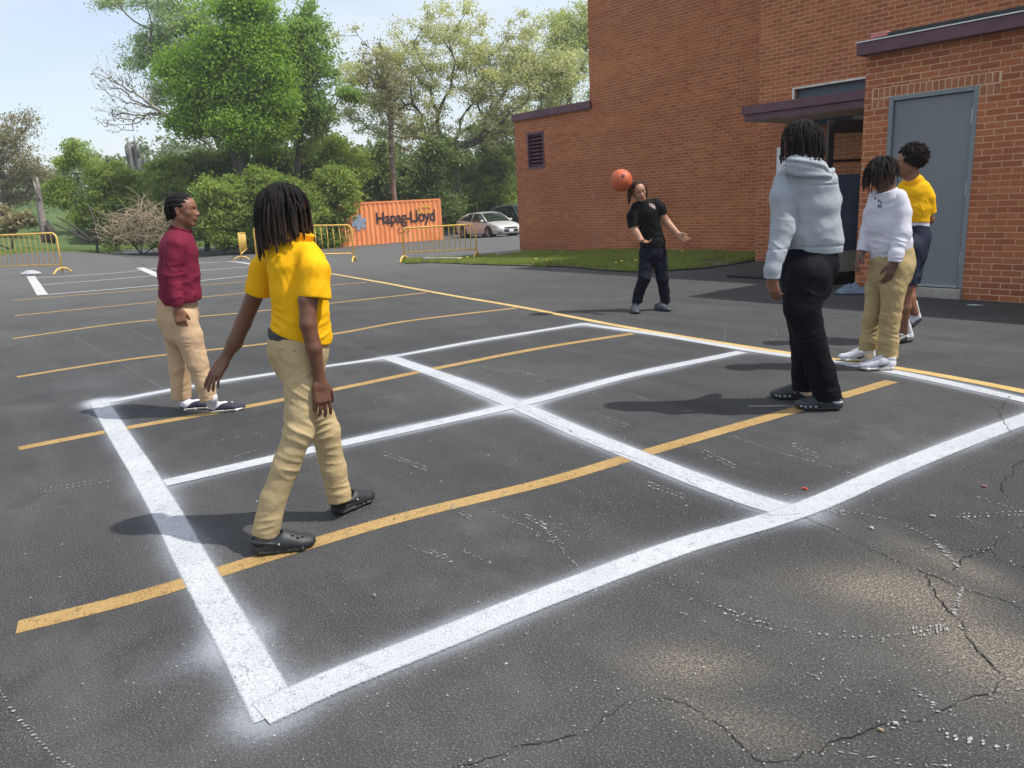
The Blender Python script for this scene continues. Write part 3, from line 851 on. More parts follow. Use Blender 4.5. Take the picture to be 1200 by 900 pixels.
# dark storefront frame standing on the near block's side wall, glass door leaf swung open
P1 = gp(962, 338); P2 = np.array([-5.04, 10.62, 0.0])
dv = P2 - P1; dv[2] = 0; DL = np.linalg.norm(dv); ux = dv / DL; DH = 2.10
ang = math.atan2(ux[1], ux[0])
leaf = empty('glass_door', (P1[0], P1[1], 0.0), ang)
tag(leaf, 'dark framed glass door standing open beside the grey door, under the canopy', 'door')
s_w = 0.085
f_ = MB()
f_.box((s_w / 2, 0, DH / 2 + 0.02), (s_w, 0.045, DH), bevel=0.004); f_.box((DL - s_w / 2, 0, DH / 2 + 0.02), (s_w, 0.045, DH), bevel=0.004)
f_.box((DL / 2, 0, DH - 0.08 + 0.02), (DL - 2 * s_w, 0.043, 0.16)); f_.box((DL / 2, 0, 0.115), (DL - 2 * s_w, 0.043, 0.17))
f_.box((DL / 2, 0, 1.62), (DL - 2 * s_w, 0.035, 0.035)); f_.box((DL * 0.60, 0, (0.2 + DH) / 2 - 0.05), (0.03, 0.033, DH - 0.40))
f_.build('door_frame', M_dark, leaf)
t = NT('clear_glass')
gl = t.n('ShaderNodeBsdfGlossy', {'Color': (1, 1, 1, 1), 'Roughness': 0.02}).outputs[0]
tr = t.n('ShaderNodeBsdfTransparent', {'Color': (0.93, 0.97, 0.95, 1)}).outputs[0]
fr_ = t.n('ShaderNodeFresnel', {'IOR': 1.5}).outputs[0]
M_glass = t.out(t.n('ShaderNodeMixShader', {0: t.math('MULTIPLY_ADD', fr_, 1.0, 0.04), 1: tr, 2: gl}).outputs[0])
MB().box((DL / 2, 0, DH / 2 + 0.05), (DL - 2 * s_w + 0.004, 0.008, DH - 0.34)).build('glass_pane', M_glass, leaf)
MB().box((DL * 0.38, -0.012, 0.96), (DL * 0.60, 0.006, 0.98)).build('blue_reflection', mat('blue_reflection_tone', (0.055, 0.095, 0.15), 0.3, 0, 0.35, 3), leaf)  # opaque blue sheet standing in for reflections in the glass
MB().box((DL / 2, -0.010, 0.33), (DL - 2 * s_w, 0.010, 0.26)).build('ground_view_panel', mat('grey_green_panel', (0.26, 0.28, 0.25), 0.5), leaf)  # added opaque sheet, stands for the ground seen through the glass
MB().box((DL * 0.80, -0.012, 1.15), (DL * 0.22, 0.006, 1.30)).build('pale_sheet', mat('pale_grey_green', (0.22, 0.25, 0.22), 0.4), leaf)  # pale grey-green sheet over the pane right of the mullion
pb = MB(); pb.cyl((0.12, -0.06, 0.85), (0.12, -0.06, 1.25), 0.012); pb.cyl((0.12, -0.06, 0.87), (0.12, 0, 0.87), 0.009); pb.cyl((0.12, -0.06, 1.23), (0.12, 0, 1.23), 0.009)
pb.build('pull_handle', M_steel, leaf)
o = MB().box((-5.045, 10.70, 1.10), (0.08, 0.12, 2.2), bevel=0.004).build('door_jamb', M_dark); bchild(o)
# white notice on the wall left of the entrance
s0 = on_y(910.5, 173, YB - 0.02); s1 = on_y(958, 206, YB - 0.02)
sg = empty('wall_sign', ((s0[0] + s1[0]) / 2, YB - 0.012, (s0[2] + s1[2]) / 2))
tag(sg, 'white notice board with black marks on the brick wall, behind the grey hoodie', 'sign')
sw_, sh_ = s1[0] - s0[0], s0[2] - s1[2]
MB().box((0, 0, 0), (sw_, 0.016, sh_), bevel=0.003).build('board', mat('white_sign_face', (0.75, 0.77, 0.80), 0.4), sg)
mk = MB()
def stroke(x0, z0, x1, z1, wd=0.018):
    L = math.hypot(x1 - x0, z1 - z0); a = math.atan2(z1 - z0, x1 - x0)
    mk.box(((x0 + x1) / 2, -0.0095, (z0 + z1) / 2), (L, 0.003, wd), R=Matrix.Rotation(-a, 3, 'Y'))
lx = -sw_ / 2 + 0.05; tz = sh_ / 2 - 0.17
for a0, a1 in ((0.6, 1.6), (1.6, 2.6), (2.6, 3.6), (3.6, 4.6), (4.6, 5.6)):
    stroke(lx + 0.05 + 0.045 * math.cos(a0), tz + 0.055 * math.sin(a0), lx + 0.05 + 0.045 * math.cos(a1), tz + 0.055 * math.sin(a1))
stroke(lx + 0.10, tz - 0.06, lx + 0.15, tz + 0.06); stroke(lx + 0.15, tz + 0.06, lx + 0.20, tz - 0.06); stroke(lx + 0.12, tz - 0.02, lx + 0.18, tz - 0.02, 0.014)
mk.build('lettering', mat('black_vinyl', (0.02, 0.02, 0.02), 0.6), sg)
# rubber mat on the apron
a_ = gp(851, 325); b_ = gp(1000, 336)
mt = MB().box(((a_[0] - 5.4) / 2 - 0.0, (a_[1] + 11.4) / 2, 0.022), (-5.4 - a_[0], 11.4 - a_[1], 0.028), bevel=0.006).build('door_mat', mat('black_rubber', (0.02, 0.02, 0.02), 0.9, 0, 0.2, 10, 0.3, 80))
tag(mt, 'wide flat black rubber mat on the asphalt in front of the canopy entrance', 'mat')

# ================================================================== BARRIERS
M_by = mat('barrier_yellow_paint', (0.80, 0.50, 0.11), 0.5, 0, 0.18, 9, 0.05, 60)
def barrier(pa, pb, label, nb=14, H=1.07, plate=False):
    pa = np.array(pa, float); pb = np.array(pb, float)
    d = pb - pa; L = np.hypot(d[0], d[1]); sl_ = (pb[2] - pa[2]) / L; ang = math.atan2(d[1], d[0])
    r = empty('crowd_barrier', tuple(pa), ang)
    tag(r, label, 'barrier', 'yellow steel barriers across the parking lot')
    def q(x, z, y=0.0): return (x, y, z + sl_ * x)
    R_ = 0.14; zb = 0.27
    pts = [q(0, 0.04)] + [q(0, H - R_)] + [q(R_ - R_ * math.cos(a), H - R_ + R_ * math.sin(a)) for a in np.linspace(0.3, 1.57, 5)] + \
          [q(L - R_ + R_ * math.sin(a), H - R_ + R_ * math.cos(a)) for a in np.linspace(0, 1.27, 5)] + [q(L, H - R_), q(L, 0.04)]
    MB().tube(pts, 0.021, 8).build('frame', M_by, r, True)
    MB().cyl(q(0, zb), q(L, zb), 0.017, 8).build('bottom_rail', M_by, r, True)
    for i in range(1, nb + 1):
        x = L * i / (nb + 1); MB().cyl(q(x, zb), q(x, H - 0.005), 0.0095, 6).build('bar', M_by, r, True)
    if plate:
        MB().box(q(plate * L, H - 0.20), (0.34, 0.012, 0.12), bevel=0.003).build('name_plate', mat('plate_yellow', (0.60, 0.38, 0.07), 0.5), r)
    for x in (0.0, L):
        P = [q(x, 0.02, -0.32), q(x, 0.07, -0.28), q(x, 0.15, -0.17), q(x, 0.185, 0.0), q(x, 0.15, 0.17), q(x, 0.07, 0.28), q(x, 0.02, 0.32)]
        MB().tube(P, 0.021, 8).build('foot', M_by, r, True)
    return r
def down(px, py): return gp(px, py)
barrier(down(474, 308.0), down(559, 304.0), 'yellow steel barrier right of the other barriers, standing before the orange container corner', 13, H=0.90)
barrier(down(302, 310.0), down(415.5, 308.0), 'yellow steel barrier half hidden behind the dreadlocked child in the yellow shirt', 15)
barrier(down(283, 305.5), down(291, 297), 'yellow barrier seen nearly end on, between the maroon shirt and the yellow shirt', 14)
barrier(down(-24, 325), down(74, 322), 'leftmost yellow steel barrier, cut by the left edge, beside the white cloth', 15, plate=0.17)

# ================================================================== CONTAINER
M_or = None
def container():
    A = gp(400, 291.0); B = gp(519.5, 284.5)
    B = at_d(519.5, 284.5, 46.2); A = at_d(404, 291.0, 43.4)
    d = B - A; L = 6.06; ang = math.atan2(d[1], d[0])
    zbase = (A[2] + B[2]) / 2 - 0.02
    u = np.array([math.cos(ang), math.sin(ang), 0])
    r = empty('shipping_container', (B[0], B[1], zbase), ang)
    tag(r, 'orange corrugated shipping container with black lettering at the edge of the lot', 'container')
    H, Wd = 2.50, 2.44
    t = NT('container_orange'); p = t.obj()
    c = t.ramp(t.noise(p, 1.3, 4), [(0.3, (0.74, 0.22, 0.07)), (0.75, (0.84, 0.31, 0.12))])
    rust = t.ramp(t.math('ADD', t.noise(t.scale(p, 1, 1, 0.25), 5, 5, 0.7), 0.0), [(0.60, 0.0), (0.70, 1.0)])
    c = t.mix(t.math('MULTIPLY', rust, 0.55), c, (0.16, 0.06, 0.03))
    m_or = t.out(t.pbr(c, 0.6, 0, None, 0.4))
    # corrugated side: trapezoid profile along x, from -L to 0; local -Y faces the camera
    def corr(name, y, sgn, lo, hi):
        VV, FF = [], []
        pit = 0.276; x = -L + 0.09; prof = []
        while x < -0.09 - 1e-6:
            for dx, dy in ((0, 0), (0.072, 0), (0.14, 0.036), (0.208, 0.036)):
                if x + dx < -0.09: prof.append((x + dx, dy))
            x += pit
        prof.append((-0.09, 0))
        for (px_, dy) in prof:
            VV.append((px_, y + sgn * dy, lo)); VV.append((px_, y + sgn * dy, hi))
        for i in range(len(prof) - 1): FF.append((2 * i, 2 * i + 2, 2 * i + 3, 2 * i + 1))
        return mesh_obj(name, VV, FF, m_or, r)
    corr('side_wall', 0.01, 1, 0.16, H - 0.10)
    corr('side_wall', Wd - 0.01, -1, 0.16, H - 0.10)
    fb = MB()
    for x in (-L + 0.05, -0.05):
        for y in (0.05, Wd - 0.05): fb.box((x, y, H / 2), (0.11, 0.11, H), bevel=0.01)
    for z in (0.08, H - 0.05):
        for y in (0.04, Wd - 0.04): fb.box((-L / 2, y, z), (L - 0.22, 0.08, 0.13 if z < 1 else 0.10))
        for x in (-L + 0.05, -0.05): fb.box((x, Wd / 2, z), (0.09, Wd - 0.22, 0.13 if z < 1 else 0.10))
    fb.build('frame', m_or, r)
    MB().box((-L / 2, Wd / 2, H - 0.07), (L - 0.2, Wd - 0.16, 0.03)).build('roof', m_or, r)
    dd = MB().box((-0.045, Wd / 2, H / 2), (0.05, Wd - 0.23, H - 0.28)); dd.build('doors', m_or, r)
    MB().box((-L + 0.045, Wd / 2, H / 2), (0.05, Wd - 0.23, H - 0.28)).build('end_wall', m_or, r)
    for x in (-L / 2 - 1.0, -L / 2 + 1.05): MB().box((x, -0.003, 0.08), (0.36, 0.01, 0.10)).build('forklift_pocket', mat('pocket_black', (0.01, 0.01, 0.01), 1), r)
    # lettering
    cu = bpy.data.curves.new('lt', 'FONT'); cu.body = 'Hapag-Lloyd'; cu.size = 0.93; cu.extrude = 0.004; cu.offset = 0.016; cu.space_character = 0.93
    to = bpy.data.objects.new('tmp', cu); COL.objects.link(to)
    bpy.context.view_layer.update()
    me = bpy.data.meshes.new_from_object(to.evaluated_get(bpy.context.evaluated_depsgraph_get())); bpy.data.objects.remove(to)
    xsz = max(v.co.x for v in me.vertices); k = 3.62 / xsz
    for v in me.vertices:
        v.co = Vector((v.co.x * k - 4.02, -0.006 - v.co.z, v.co.y * 0.98 + 1.27))
    me.materials.append(mat('lettering_black', (0.016, 0.014, 0.02), 0.7))
    link(bpy.data.objects.new('lettering', me), r)
    # star shaped mark in blue at the left
    sm = MB()
    for a in range(6):
        th = a * math.pi / 3 + 0.3
        ca, sa = math.cos(th), math.sin(th)
        cx_, cz_ = -4.98, 1.42
        sm.poly([(cx_ - 0.10 * sa, -0.008, cz_ + 0.10 * ca), (cx_ + 0.10 * sa, -0.008, cz_ - 0.10 * ca), (cx_ + 0.44 * ca + 0.11 * sa, -0.008, cz_ + 0.44 * sa - 0.14 * ca), (cx_ + 0.44 * ca - 0.14 * sa, -0.008, cz_ + 0.44 * sa + 0.14 * ca)])
        sm.bm.faces.ensure_lookup_table()
    for f in list(sm.bm.faces):
        ret = bmesh.ops.extrude_face_region(sm.bm, geom=[f])
        for g in ret['geom']:
            if isinstance(g, bmesh.types.BMVert): g.co.y += 0.004
    for i, f in enumerate(sm.bm.faces): pass
    for v in sm.bm.verts: v.co.y += random.uniform(-0.0008, 0.0008)
    sm.build('company_mark', mat('mark_blue', (0.24, 0.29, 0.37), 0.7), r)
    # small black emblem under the name, faded
    em = MB()
    for cx_ in (-2.62, -2.22):
        for a0 in (0.4, 1.4, 2.4, 3.5, 4.5, 5.4):
            x0, z0 = cx_ + 0.16 * math.cos(a0), 0.83 + 0.13 * math.sin(a0); x1, z1 = cx_ + 0.16 * math.cos(a0 + 0.7), 0.83 + 0.13 * math.sin(a0 + 0.7)
            em.box(((x0 + x1) / 2, -0.006, (z0 + z1) / 2), (math.hypot(x1 - x0, z1 - z0), 0.006, 0.035), R=Matrix.Rotation(-math.atan2(z1 - z0, x1 - x0), 3, 'Y'))
    em.build('emblem', mat('lettering_black', (0.016, 0.014, 0.02), 0.7), r)
    ym = MB()
    for i in range(9):
        for j in range(2):
            if random.random() < 0.8: ym.box((-1.55 + i * 0.11, -0.007, 2.12 - j * 0.26 - 0.1 * random.random()), (0.085, 0.006, 0.15), bevel=0.0)
    ym.build('yellow_marks', mat('marks_yellow', (0.66, 0.36, 0.05), 0.7), r)
container()

# ================================================================== CARS
M_tyre = mat('tyre_rubber', (0.014, 0.014, 0.014), 0.85)
M_rim = mat('alloy_rim', (0.35, 0.36, 0.38), 0.35, 0.8)
t = NT('car_glass')
M_cglass = t.out(t.pbr((0.012, 0.018, 0.018), 0.06, 0, None, 0.8))
def loft(secs, m, name, par, smooth=True, close=True):
    """secs: list of rings (same count) -> closed surface"""
    n = len(secs[0]); VV = [p for s in secs for p in s]; FF = []
    for i in range(len(secs) - 1):
        for k in range(n if close else n - 1):
            FF.append((i * n + k, i * n + (k + 1) % n, (i + 1) * n + (k + 1) % n, (i + 1) * n + k))
    if close:
        FF.append(tuple(range(n))[::-1]); FF.append(tuple(range((len(secs) - 1) * n, len(secs) * n)))
    bm = bmesh.new(); vs = [bm.verts.new(p) for p in VV]
    for f in FF: bm.faces.new([vs[i] for i in f])
    bmesh.ops.recalc_face_normals(bm, faces=bm.faces)
    me = bpy.data.meshes.new(name); bm.to_mesh(me); bm.free(); me.materials.append(m)
    o = bpy.data.objects.new(name, me); link(o, par)
    if smooth: smooth_by_angle(o, 38)
    return o
def sedan(loc, rz, paint, label, suv=False, group=None):
    """x forward, length 4.8, wheels on z=0"""
    r = empty('parked_car', tuple(loc), rz)
    tag(r, label, 'car')
    hh = 1.0 if not suv else 1.15
    # stations: x, half width, z bottom, z belt/deck, crown
    st_ = [(-2.40, 0.60, 0.42, 0.80), (-2.36, 0.80, 0.30, 0.96), (-2.15, 0.89, 0.24, 1.02), (-1.75, 0.915, 0.21, 1.03), (-1.2, 0.92, 0.20, 1.00), (-0.5, 0.92, 0.20, 0.965), (0.3, 0.92, 0.20, 0.945),
          (0.95, 0.915, 0.20, 0.93), (1.35, 0.91, 0.20, 0.90), (1.75, 0.895, 0.21, 0.84), (2.08, 0.86, 0.22, 0.755), (2.28, 0.78, 0.24, 0.66), (2.40, 0.60, 0.30, 0.56)]
    secs = []
    for x, hw, zb, zt in st_:
        zt *= hh; zm = zb + (zt - zb) * 0.55
        half = [(0, zb), (hw * 0.80, zb), (hw * 0.955, zb + 0.06), (hw, zm - 0.08), (hw * 1.0, zm + 0.04), (hw * 0.965, zm + 0.10), (hw * 0.95, zt - 0.07), (hw * 0.90, zt - 0.015), (hw * 0.78, zt + 0.008), (hw * 0.4, zt + 0.030), (0, zt + 0.036)]
        ring = [(x, y, z) for y, z in half] + [(x, -y, z) for y, z in half[-2:0:-1]]
        secs.append(ring)
    loft(secs, paint, 'body', r)
    zr = 1.455 * (1.0 if not suv else 1.18)
    # greenhouse: pillars/roof in paint, glass slightly inside
    gs = [(-1.95, 0.60, 1.03), (-1.15, 0.585, zr - 0.09), (-0.6, 0.585, zr - 0.01), (0.0, 0.59, zr), (0.32, 0.60, zr - 0.04), (1.22, 0.72, 0.925)]
    if suv: gs = [(-2.25, 0.66, 1.12), (-2.0, 0.62, zr - 0.08), (-0.6, 0.62, zr), (0.1, 0.62, zr - 0.01), (0.35, 0.63, zr - 0.06), (1.2, 0.74, 1.05)]
    secs = []
    for x, hw, zt in gs:
        zb = 0.90 * hh
        bw = 0.845
        half = [(0, zb), (bw, zb), (bw, zb + 0.02), (hw + (bw - hw) * 0.12 if zt > zb + 0.2 else bw * 0.96, max(zt - 0.045, zb + 0.03)), (hw * 0.93, max(zt - 0.006, zb + 0.035)), (hw * 0.5, zt + 0.012), (0, zt + 0.018)]
        secs.append([(x, y, z) for y, z in half] + [(x, -y, z) for y, z in half[-2:0:-1]])
    loft(secs, M_cglass, 'windows', r)
    # painted roof skin and pillars standing proud of the glass
    rf = MB()
    top = gs[1:-1]
    VV = []
    o = loft([[(x, -hw * 1.0, zt - 0.035), (x, -hw * 0.93, zt + 0.008), (x, -hw * 0.5, zt + 0.026), (x, 0, zt + 0.032), (x, hw * 0.5, zt + 0.026), (x, hw * 0.93, zt + 0.008), (x, hw * 1.0, zt - 0.035), (x, 0, zt - 0.03)] for x, hw, zt in top], paint, 'roof', r)
    for sg in (-1, 1):
        pl = MB()
        a = gs[-2]; b = gs[-1]
        pl.tube([(a[0], sg * (a[1] + 0.01), a[2] - 0.02), ((a[0] + b[0]) / 2, sg * (0.735), (a[2] + b[2]) / 2 + 0.01), (b[0] - 0.02, sg * 0.83, b[2] - 0.005)], 0.034, 8)
        a = gs[1]; b = gs[0]
        pl.tube([(a[0], sg * (a[1] + 0.015), a[2] - 0.02), ((a[0] + b[0]) / 2, sg * 0.72, (a[2] + b[2]) / 2 + 0.01), (b[0], sg * 0.80, b[2] - 0.02)], 0.06, 8)
        pl.tube([(-0.42, sg * 0.635, zr - 0.04), (-0.46, sg * 0.862, 0.95 * hh)], 0.028, 6)
        pl.tube([(-1.15, sg * 0.625, zr - 0.12), (-0.3, sg * 0.64, zr - 0.035), (0.32, sg * 0.64, zr - 0.065)], 0.022, 6)
        pl.build('pillar', paint, r, True)
        mr = MB(); mr.box((0.92, sg * 0.99, 0.995 * hh), (0.12, 0.20, 0.13), bevel=0.035); mr.box((0.93, sg * 0.88, 0.96 * hh), (0.06, 0.10, 0.04))
        mr.build('wing_mirror', paint, r)
        hl = MB()
        hl.hull8([(2.02, sg * 0.55, 0.60 * hh), (2.31, sg * 0.52, 0.585 * hh), (2.31, sg * 0.50, 0.69 * hh), (2.02, sg * 0.55, 0.76 * hh), (1.80, sg * 0.885, 0.66 * hh), (2.17, sg * 0.80, 0.60 * hh), (2.14, sg * 0.79, 0.70 * hh), (1.78, sg * 0.875, 0.77 * hh)])
        hl.build('headlight', mat('headlight_lens', (0.62, 0.64, 0.66), 0.12, 0.3), r)
        fg = MB(); fg.box((2.275, sg * 0.63, 0.36), (0.14, 0.24, 0.10), bevel=0.02); fg.build('fog_lamp_recess', mat('car_black_trim', (0.012, 0.012, 0.012), 0.5), r)
    for x in (-1.38, 1.40):
        for sg in (-1, 1):
            arch = MB(); arch.tube([(x, sg * 0.60, 0.34), (x, sg * 0.93, 0.34)], 0.385, 24); arch.build('wheel_arch', mat('arch_black', (0.008, 0.008, 0.008), 0.9), r)
            wb = MB()
            wb.tube([(x, sg * 0.73, 0.33), (x, sg * 0.75, 0.33), (x, sg * 0.93, 0.33), (x, sg * 0.95, 0.33)], [0.31, 0.33, 0.33, 0.315], 28)
            tw = wb.build('wheel', M_tyre, r)
            rm = MB()
            rm.tube([(x, sg * 0.90, 0.33), (x, sg * 0.953, 0.33)], [0.225, 0.235], 24)
            rim = rm.build('rim', mat('rim_dark', (0.03, 0.03, 0.03), 0.6), tw)
            sp_ = MB()
            for k in range(5):
                a = k * 2 * math.pi / 5 + 0.3
                for da in (-0.10, 0.10):
                    sp_.tube([(x, sg * 0.965, 0.33), (x + 0.22 * math.cos(a + da), sg * 0.960, 0.33 + 0.22 * math.sin(a + da))], 0.018, 5)
            sp_.cyl((x, sg * 0.95, 0.33), (x, sg * 0.975, 0.33), 0.045)
            sp_.build('spokes', M_rim, tw)
    gr = MB(); gr.box((2.355, 0, 0.575 * hh), (0.10, 0.86, 0.10), bevel=0.02); gr.box((2.375, 0, 0.42 * hh), (0.10, 0.92, 0.16), bevel=0.03)
    gr.build('grille', mat('car_black_trim', (0.012, 0.012, 0.012), 0.5), r)
    tr_ = MB(); tr_.box((2.40, 0, 0.505 * hh), (0.06, 1.0, 0.035), bevel=0.01); tr_.build('grille_bar', mat('chrome', (0.7, 0.7, 0.7), 0.15, 1.0), r)
    MB().box((2.435, 0.0, 0.43), (0.02, 0.30, 0.14), bevel=0.004).build('number_plate', mat('plate_white', (0.65, 0.66, 0.68), 0.5), r)
    for x in (0.10, -0.95):
        for sg in (-1, 1): MB().box((x, sg * 0.915, 0.80 * hh), (0.2, 0.03, 0.028), bevel=0.008).build('door_handle', paint, r)
    return r
t = NT('silver_car_paint'); p = t.obj()
M_silver = t.out(t.pbr(t.ramp(t.noise(p, 3, 2), [(0.3, (0.50, 0.49, 0.46)), (0.7, (0.56, 0.55, 0.52))]), 0.42, 0.35, None, 0.5, **{'Coat Weight': 0.4, 'Coat Roughness': 0.06}))
M_black_car = mat('dark_blue_car_paint', (0.012, 0.014, 0.022), 0.25, 0.2, 0.1, 3, **{'Coat Weight': 0.8})
def car_at(px, py, D, head_px_angle):
    p = at_d(px, py, D); return (p[0], p[1], p[2])
# heading: mostly towards the camera, turned to the right of the view
def heading(deg):
    d = -FWH * math.cos(math.radians(deg)) + RGT * math.sin(math.radians(deg)); return math.atan2(d[1], d[0])
cpos = at_d(572.5, 278.2, 46.5)
sedan(cpos, heading(34), M_silver, 'silver four door sedan parked past the orange container, its front toward the building')
cpos2 = at_d(609, 272.5, 50.0)
sedan(cpos2, heading(30), M_black_car, 'dark car mostly hidden by the brick wall, behind the silver sedan', suv=True)

# ================================================================== CLOTHS ON THE GROUND
def cloth_heap(px, py, rx, ry, h, rz, m, name, label, cat, seed):
    c = gp(px, py); n = 46; VV = []
    for i in range(n):
        for j in range(n):
            u, v = i / (n - 1) * 2 - 1, j / (n - 1) * 2 - 1
            a = math.atan2(v, u); rad = 0.78 + 0.22 * mnoise.noise(Vector((math.cos(a) * 1.3 + seed, math.sin(a) * 1.3, seed)))
            rr_ = max(abs(u), abs(v)); l = math.hypot(u, v) + 1e-6; k = rr_ / l * rad
            x, y = u * k * rx * 1.15, v * k * ry * 1.15
            q = Vector((x / rx * 1.5, y / ry * 1.5, seed))
            rid = 1 - abs(mnoise.noise(q * 1.2)) * 2.2; rid2 = 1 - abs(mnoise.noise(q * 2.9 + Vector((5, 3, 1)))) * 2
            z = h * (0.35 + 0.5 * rid + 0.22 * rid2) * (1 - rr_ ** 2.2) ** 0.8 + 0.010
            VV.append((x, y, max(0.008, z)))
    F_ = [(i * n + j, (i + 1) * n + j, (i + 1) * n + j + 1, i * n + j + 1) for i in range(n - 1) for j in range(n - 1)]
    o = mesh_obj(name, VV, F_, m, None, True); o.location = tuple(c); o.rotation_euler[2] = rz
    md = o.modifiers.new('s', 'SOLIDIFY'); md.thickness = 0.006; md.offset = 1
    tag(o, label, cat); return o
cloth_heap(36, 321.5, 0.30, 0.16, 0.10, CAMM[1, 0] and math.atan2(RGT[1], RGT[0]), mat('white_cotton', (0.40, 0.40, 0.44), 0.9, 0, 0.06, 5), 'cloth', 'crumpled white garment lying on the asphalt beside the leftmost barrier', 'clothing', 3.1)
cloth_heap(1001, 344, 0.27, 0.14, 0.12, math.atan2(RGT[1], RGT[0]), mat('blue_grey_cotton', (0.14, 0.172, 0.23), 0.9, 0, 0.1, 5), 'cloth', 'crumpled blue grey sweater dropped at the foot of the brick corner', 'clothing', 7.7)

# basketball in the air
bp = at_d(728, 211.5, gp(764, 363).dot(FWH) - 0.12)
R_b = 12.9 / FPX * zdepth(bp)
t = NT('basketball_rubber'); p = t.obj()
S = t.n('ShaderNodeSeparateXYZ', {0: t.scale(p, 1 / R_b, 1 / R_b, 1 / R_b)})
sx, sy, sz = S.outputs
def band_(v, w0=0.035): return t.math('LESS_THAN', t.math('ABSOLUTE', v), w0)
g1 = t.math('MAXIMUM', band_(sx), band_(sz))
cy1 = t.math('SUBTRACT', t.math('SQRT', t.math('ADD', t.math('POWER', t.math('SUBTRACT', t.math('ABSOLUTE', sx), 1.25), 2.0), t.math('POWER', sz, 2.0))), 0.93)
g1 = t.math('MAXIMUM', g1, band_(cy1))
cB = t.mix(t.noise(p, 30, 3), (0.42, 0.085, 0.035), (0.55, 0.13, 0.05))
cB = t.mix(t.math('MULTIPLY', g1, 0.55), cB, (0.16, 0.04, 0.025))
Mball = t.out(t.pbr(cB, 0.55, 0, t.bump(t.math('ADD', t.noise(p, 400, 1), t.math('MULTIPLY', g1, -2.0)), 0.3, 0.003), 0.4))
bm = bmesh.new(); bmesh.ops.create_uvsphere(bm, u_segments=48, v_segments=32, radius=R_b)
me = bpy.data.meshes.new('basketball'); bm.to_mesh(me); bm.free(); me.materials.append(Mball)
me.polygons.foreach_set('use_smooth', np.ones(len(me.polygons), bool))
ball = link(bpy.data.objects.new('basketball', me)); ball.location = tuple(bp); ball.rotation_euler = (0.5, 0.3, 0.9)
tag(ball, 'orange basketball in mid air beside the head of the child in black', 'ball')
em_ = MB()
def _bpt(a, e, rr=1.006):
    v = Vector((math.cos(a) * math.cos(e), math.sin(a) * math.cos(e), math.sin(e))) * R_b * rr; return v
cdir = Vector(tuple(CAMP - bp)); cdir.rotate(ball.rotation_euler.to_matrix().inverted()); cdir.normalize()
up_ = Vector((0, 0, 1)); s1_ = cdir.cross(up_).normalized(); s2_ = s1_.cross(cdir)
cen = (cdir + s2_ * 0.45 - s1_ * 0.02).normalized()
t1 = cen.cross(up_).normalized(); t2 = t1.cross(cen)
pts = []
for a in np.linspace(0, 2 * math.pi, 13):
    pts.append(tuple(((cen + t1 * 0.16 * math.cos(a) + t2 * 0.13 * math.sin(a)).normalized()) * R_b * 1.003))
em_.tube(pts, 0.0035, 5); em_.tube([tuple(((cen + t1 * -0.07 + t2 * -0.05).normalized()) * R_b * 1.003), tuple(((cen + t1 * 0.07 + t2 * 0.05).normalized()) * R_b * 1.003)], 0.006, 5)
em_.build('printed_mark', mat('dark_print', (0.07, 0.03, 0.04), 0.7), ball)

# small kerb pieces near the far corner of the wall
for (px, py, px2, py2, lab) in [(497, 307.5, 541, 306, 'low broken concrete kerb strip in the grass below the right barrier'), (583, 302.0, 611, 299.0, 'pale concrete kerb touching the far corner of the brick wall')]:
    a = gp(px, py); b = gp(px2, py2); d = b - a; L = np.linalg.norm(d)
    k = MB().box((0, 0, 0.05), (L, 0.16, 0.12), bevel=0.015).build('kerb', M_concrete); k.location = tuple((a + b) / 2); k.rotation_euler[2] = math.atan2(d[1], d[0])
    tag(k, lab, 'kerb')
# ================================================================== VEGETATION
def leaf_quads(C, size, tint, rg, up=0.35, aspect=1.7):
    n = len(C)
    a = rg.normal(size=(n, 3)); a /= np.linalg.norm(a, axis=1)[:, None]
    b = rg.normal(size=(n, 3)); b[:, 2] += up * rg.choice([-1, 1], n)
    b = b - a * (a * b).sum(1)[:, None]; b /= np.linalg.norm(b, axis=1)[:, None] + 1e-9
    s = size * rg.uniform(0.55, 1.3, n)
    A = a * (s * 0.5 * aspect)[:, None]; B = b * (s * 0.5)[:, None]
    nrm = np.cross(a, b) * (s * 0.10)[:, None]
    V = np.stack([C - A, C - B * 0.9 + nrm, C + A, C + B * 0.9 + nrm], 1).reshape(-1, 3)
    F = np.arange(4 * n).reshape(n, 4)
    return V, F, np.repeat(tint, 4)

def tubes_mesh(name, nodes, parent, rad, m, par, seg=6):
    VV, FF = [], []
    th = np.arange(seg) * 2 * math.pi / seg; cs, sn = np.cos(th), np.sin(th)
    idx = np.where(parent >= 0)[0]
    A = nodes[parent[idx]]; B = nodes[idx]; ra = rad[parent[idx]]; rb = rad[idx]
    ra = np.minimum(ra, rb * 1.7)
    T = B - A; L = np.linalg.norm(T, axis=1)[:, None] + 1e-9; T = T / L
    B = B + T * (rb * 0.3)[:, None]
    ref = np.where(np.abs(T[:, 2:3]) < 0.9, np.array([[0, 0, 1.0]]), np.array([[1.0, 0, 0]]))
    U = np.cross(T, ref); U /= np.linalg.norm(U, axis=1)[:, None]; W_ = np.cross(T, U)
    ring = U[:, None, :] * cs[None, :, None] + W_[:, None, :] * sn[None, :, None]
    VA = A[:, None] + ring * ra[:, None, None]; VB = B[:, None] + ring * rb[:, None, None]
    V = np.concatenate([VA, VB], 1).reshape(-1, 3)
    base = (np.arange(len(idx)) * 2 * seg)[:, None]
    k = np.arange(seg); k2 = (k + 1) % seg
    F = np.stack([base + k, base + k2, base + seg + k2, base + seg + k], -1).reshape(-1, 4)
    return mesh_obj(name, V, F, m, par, True)

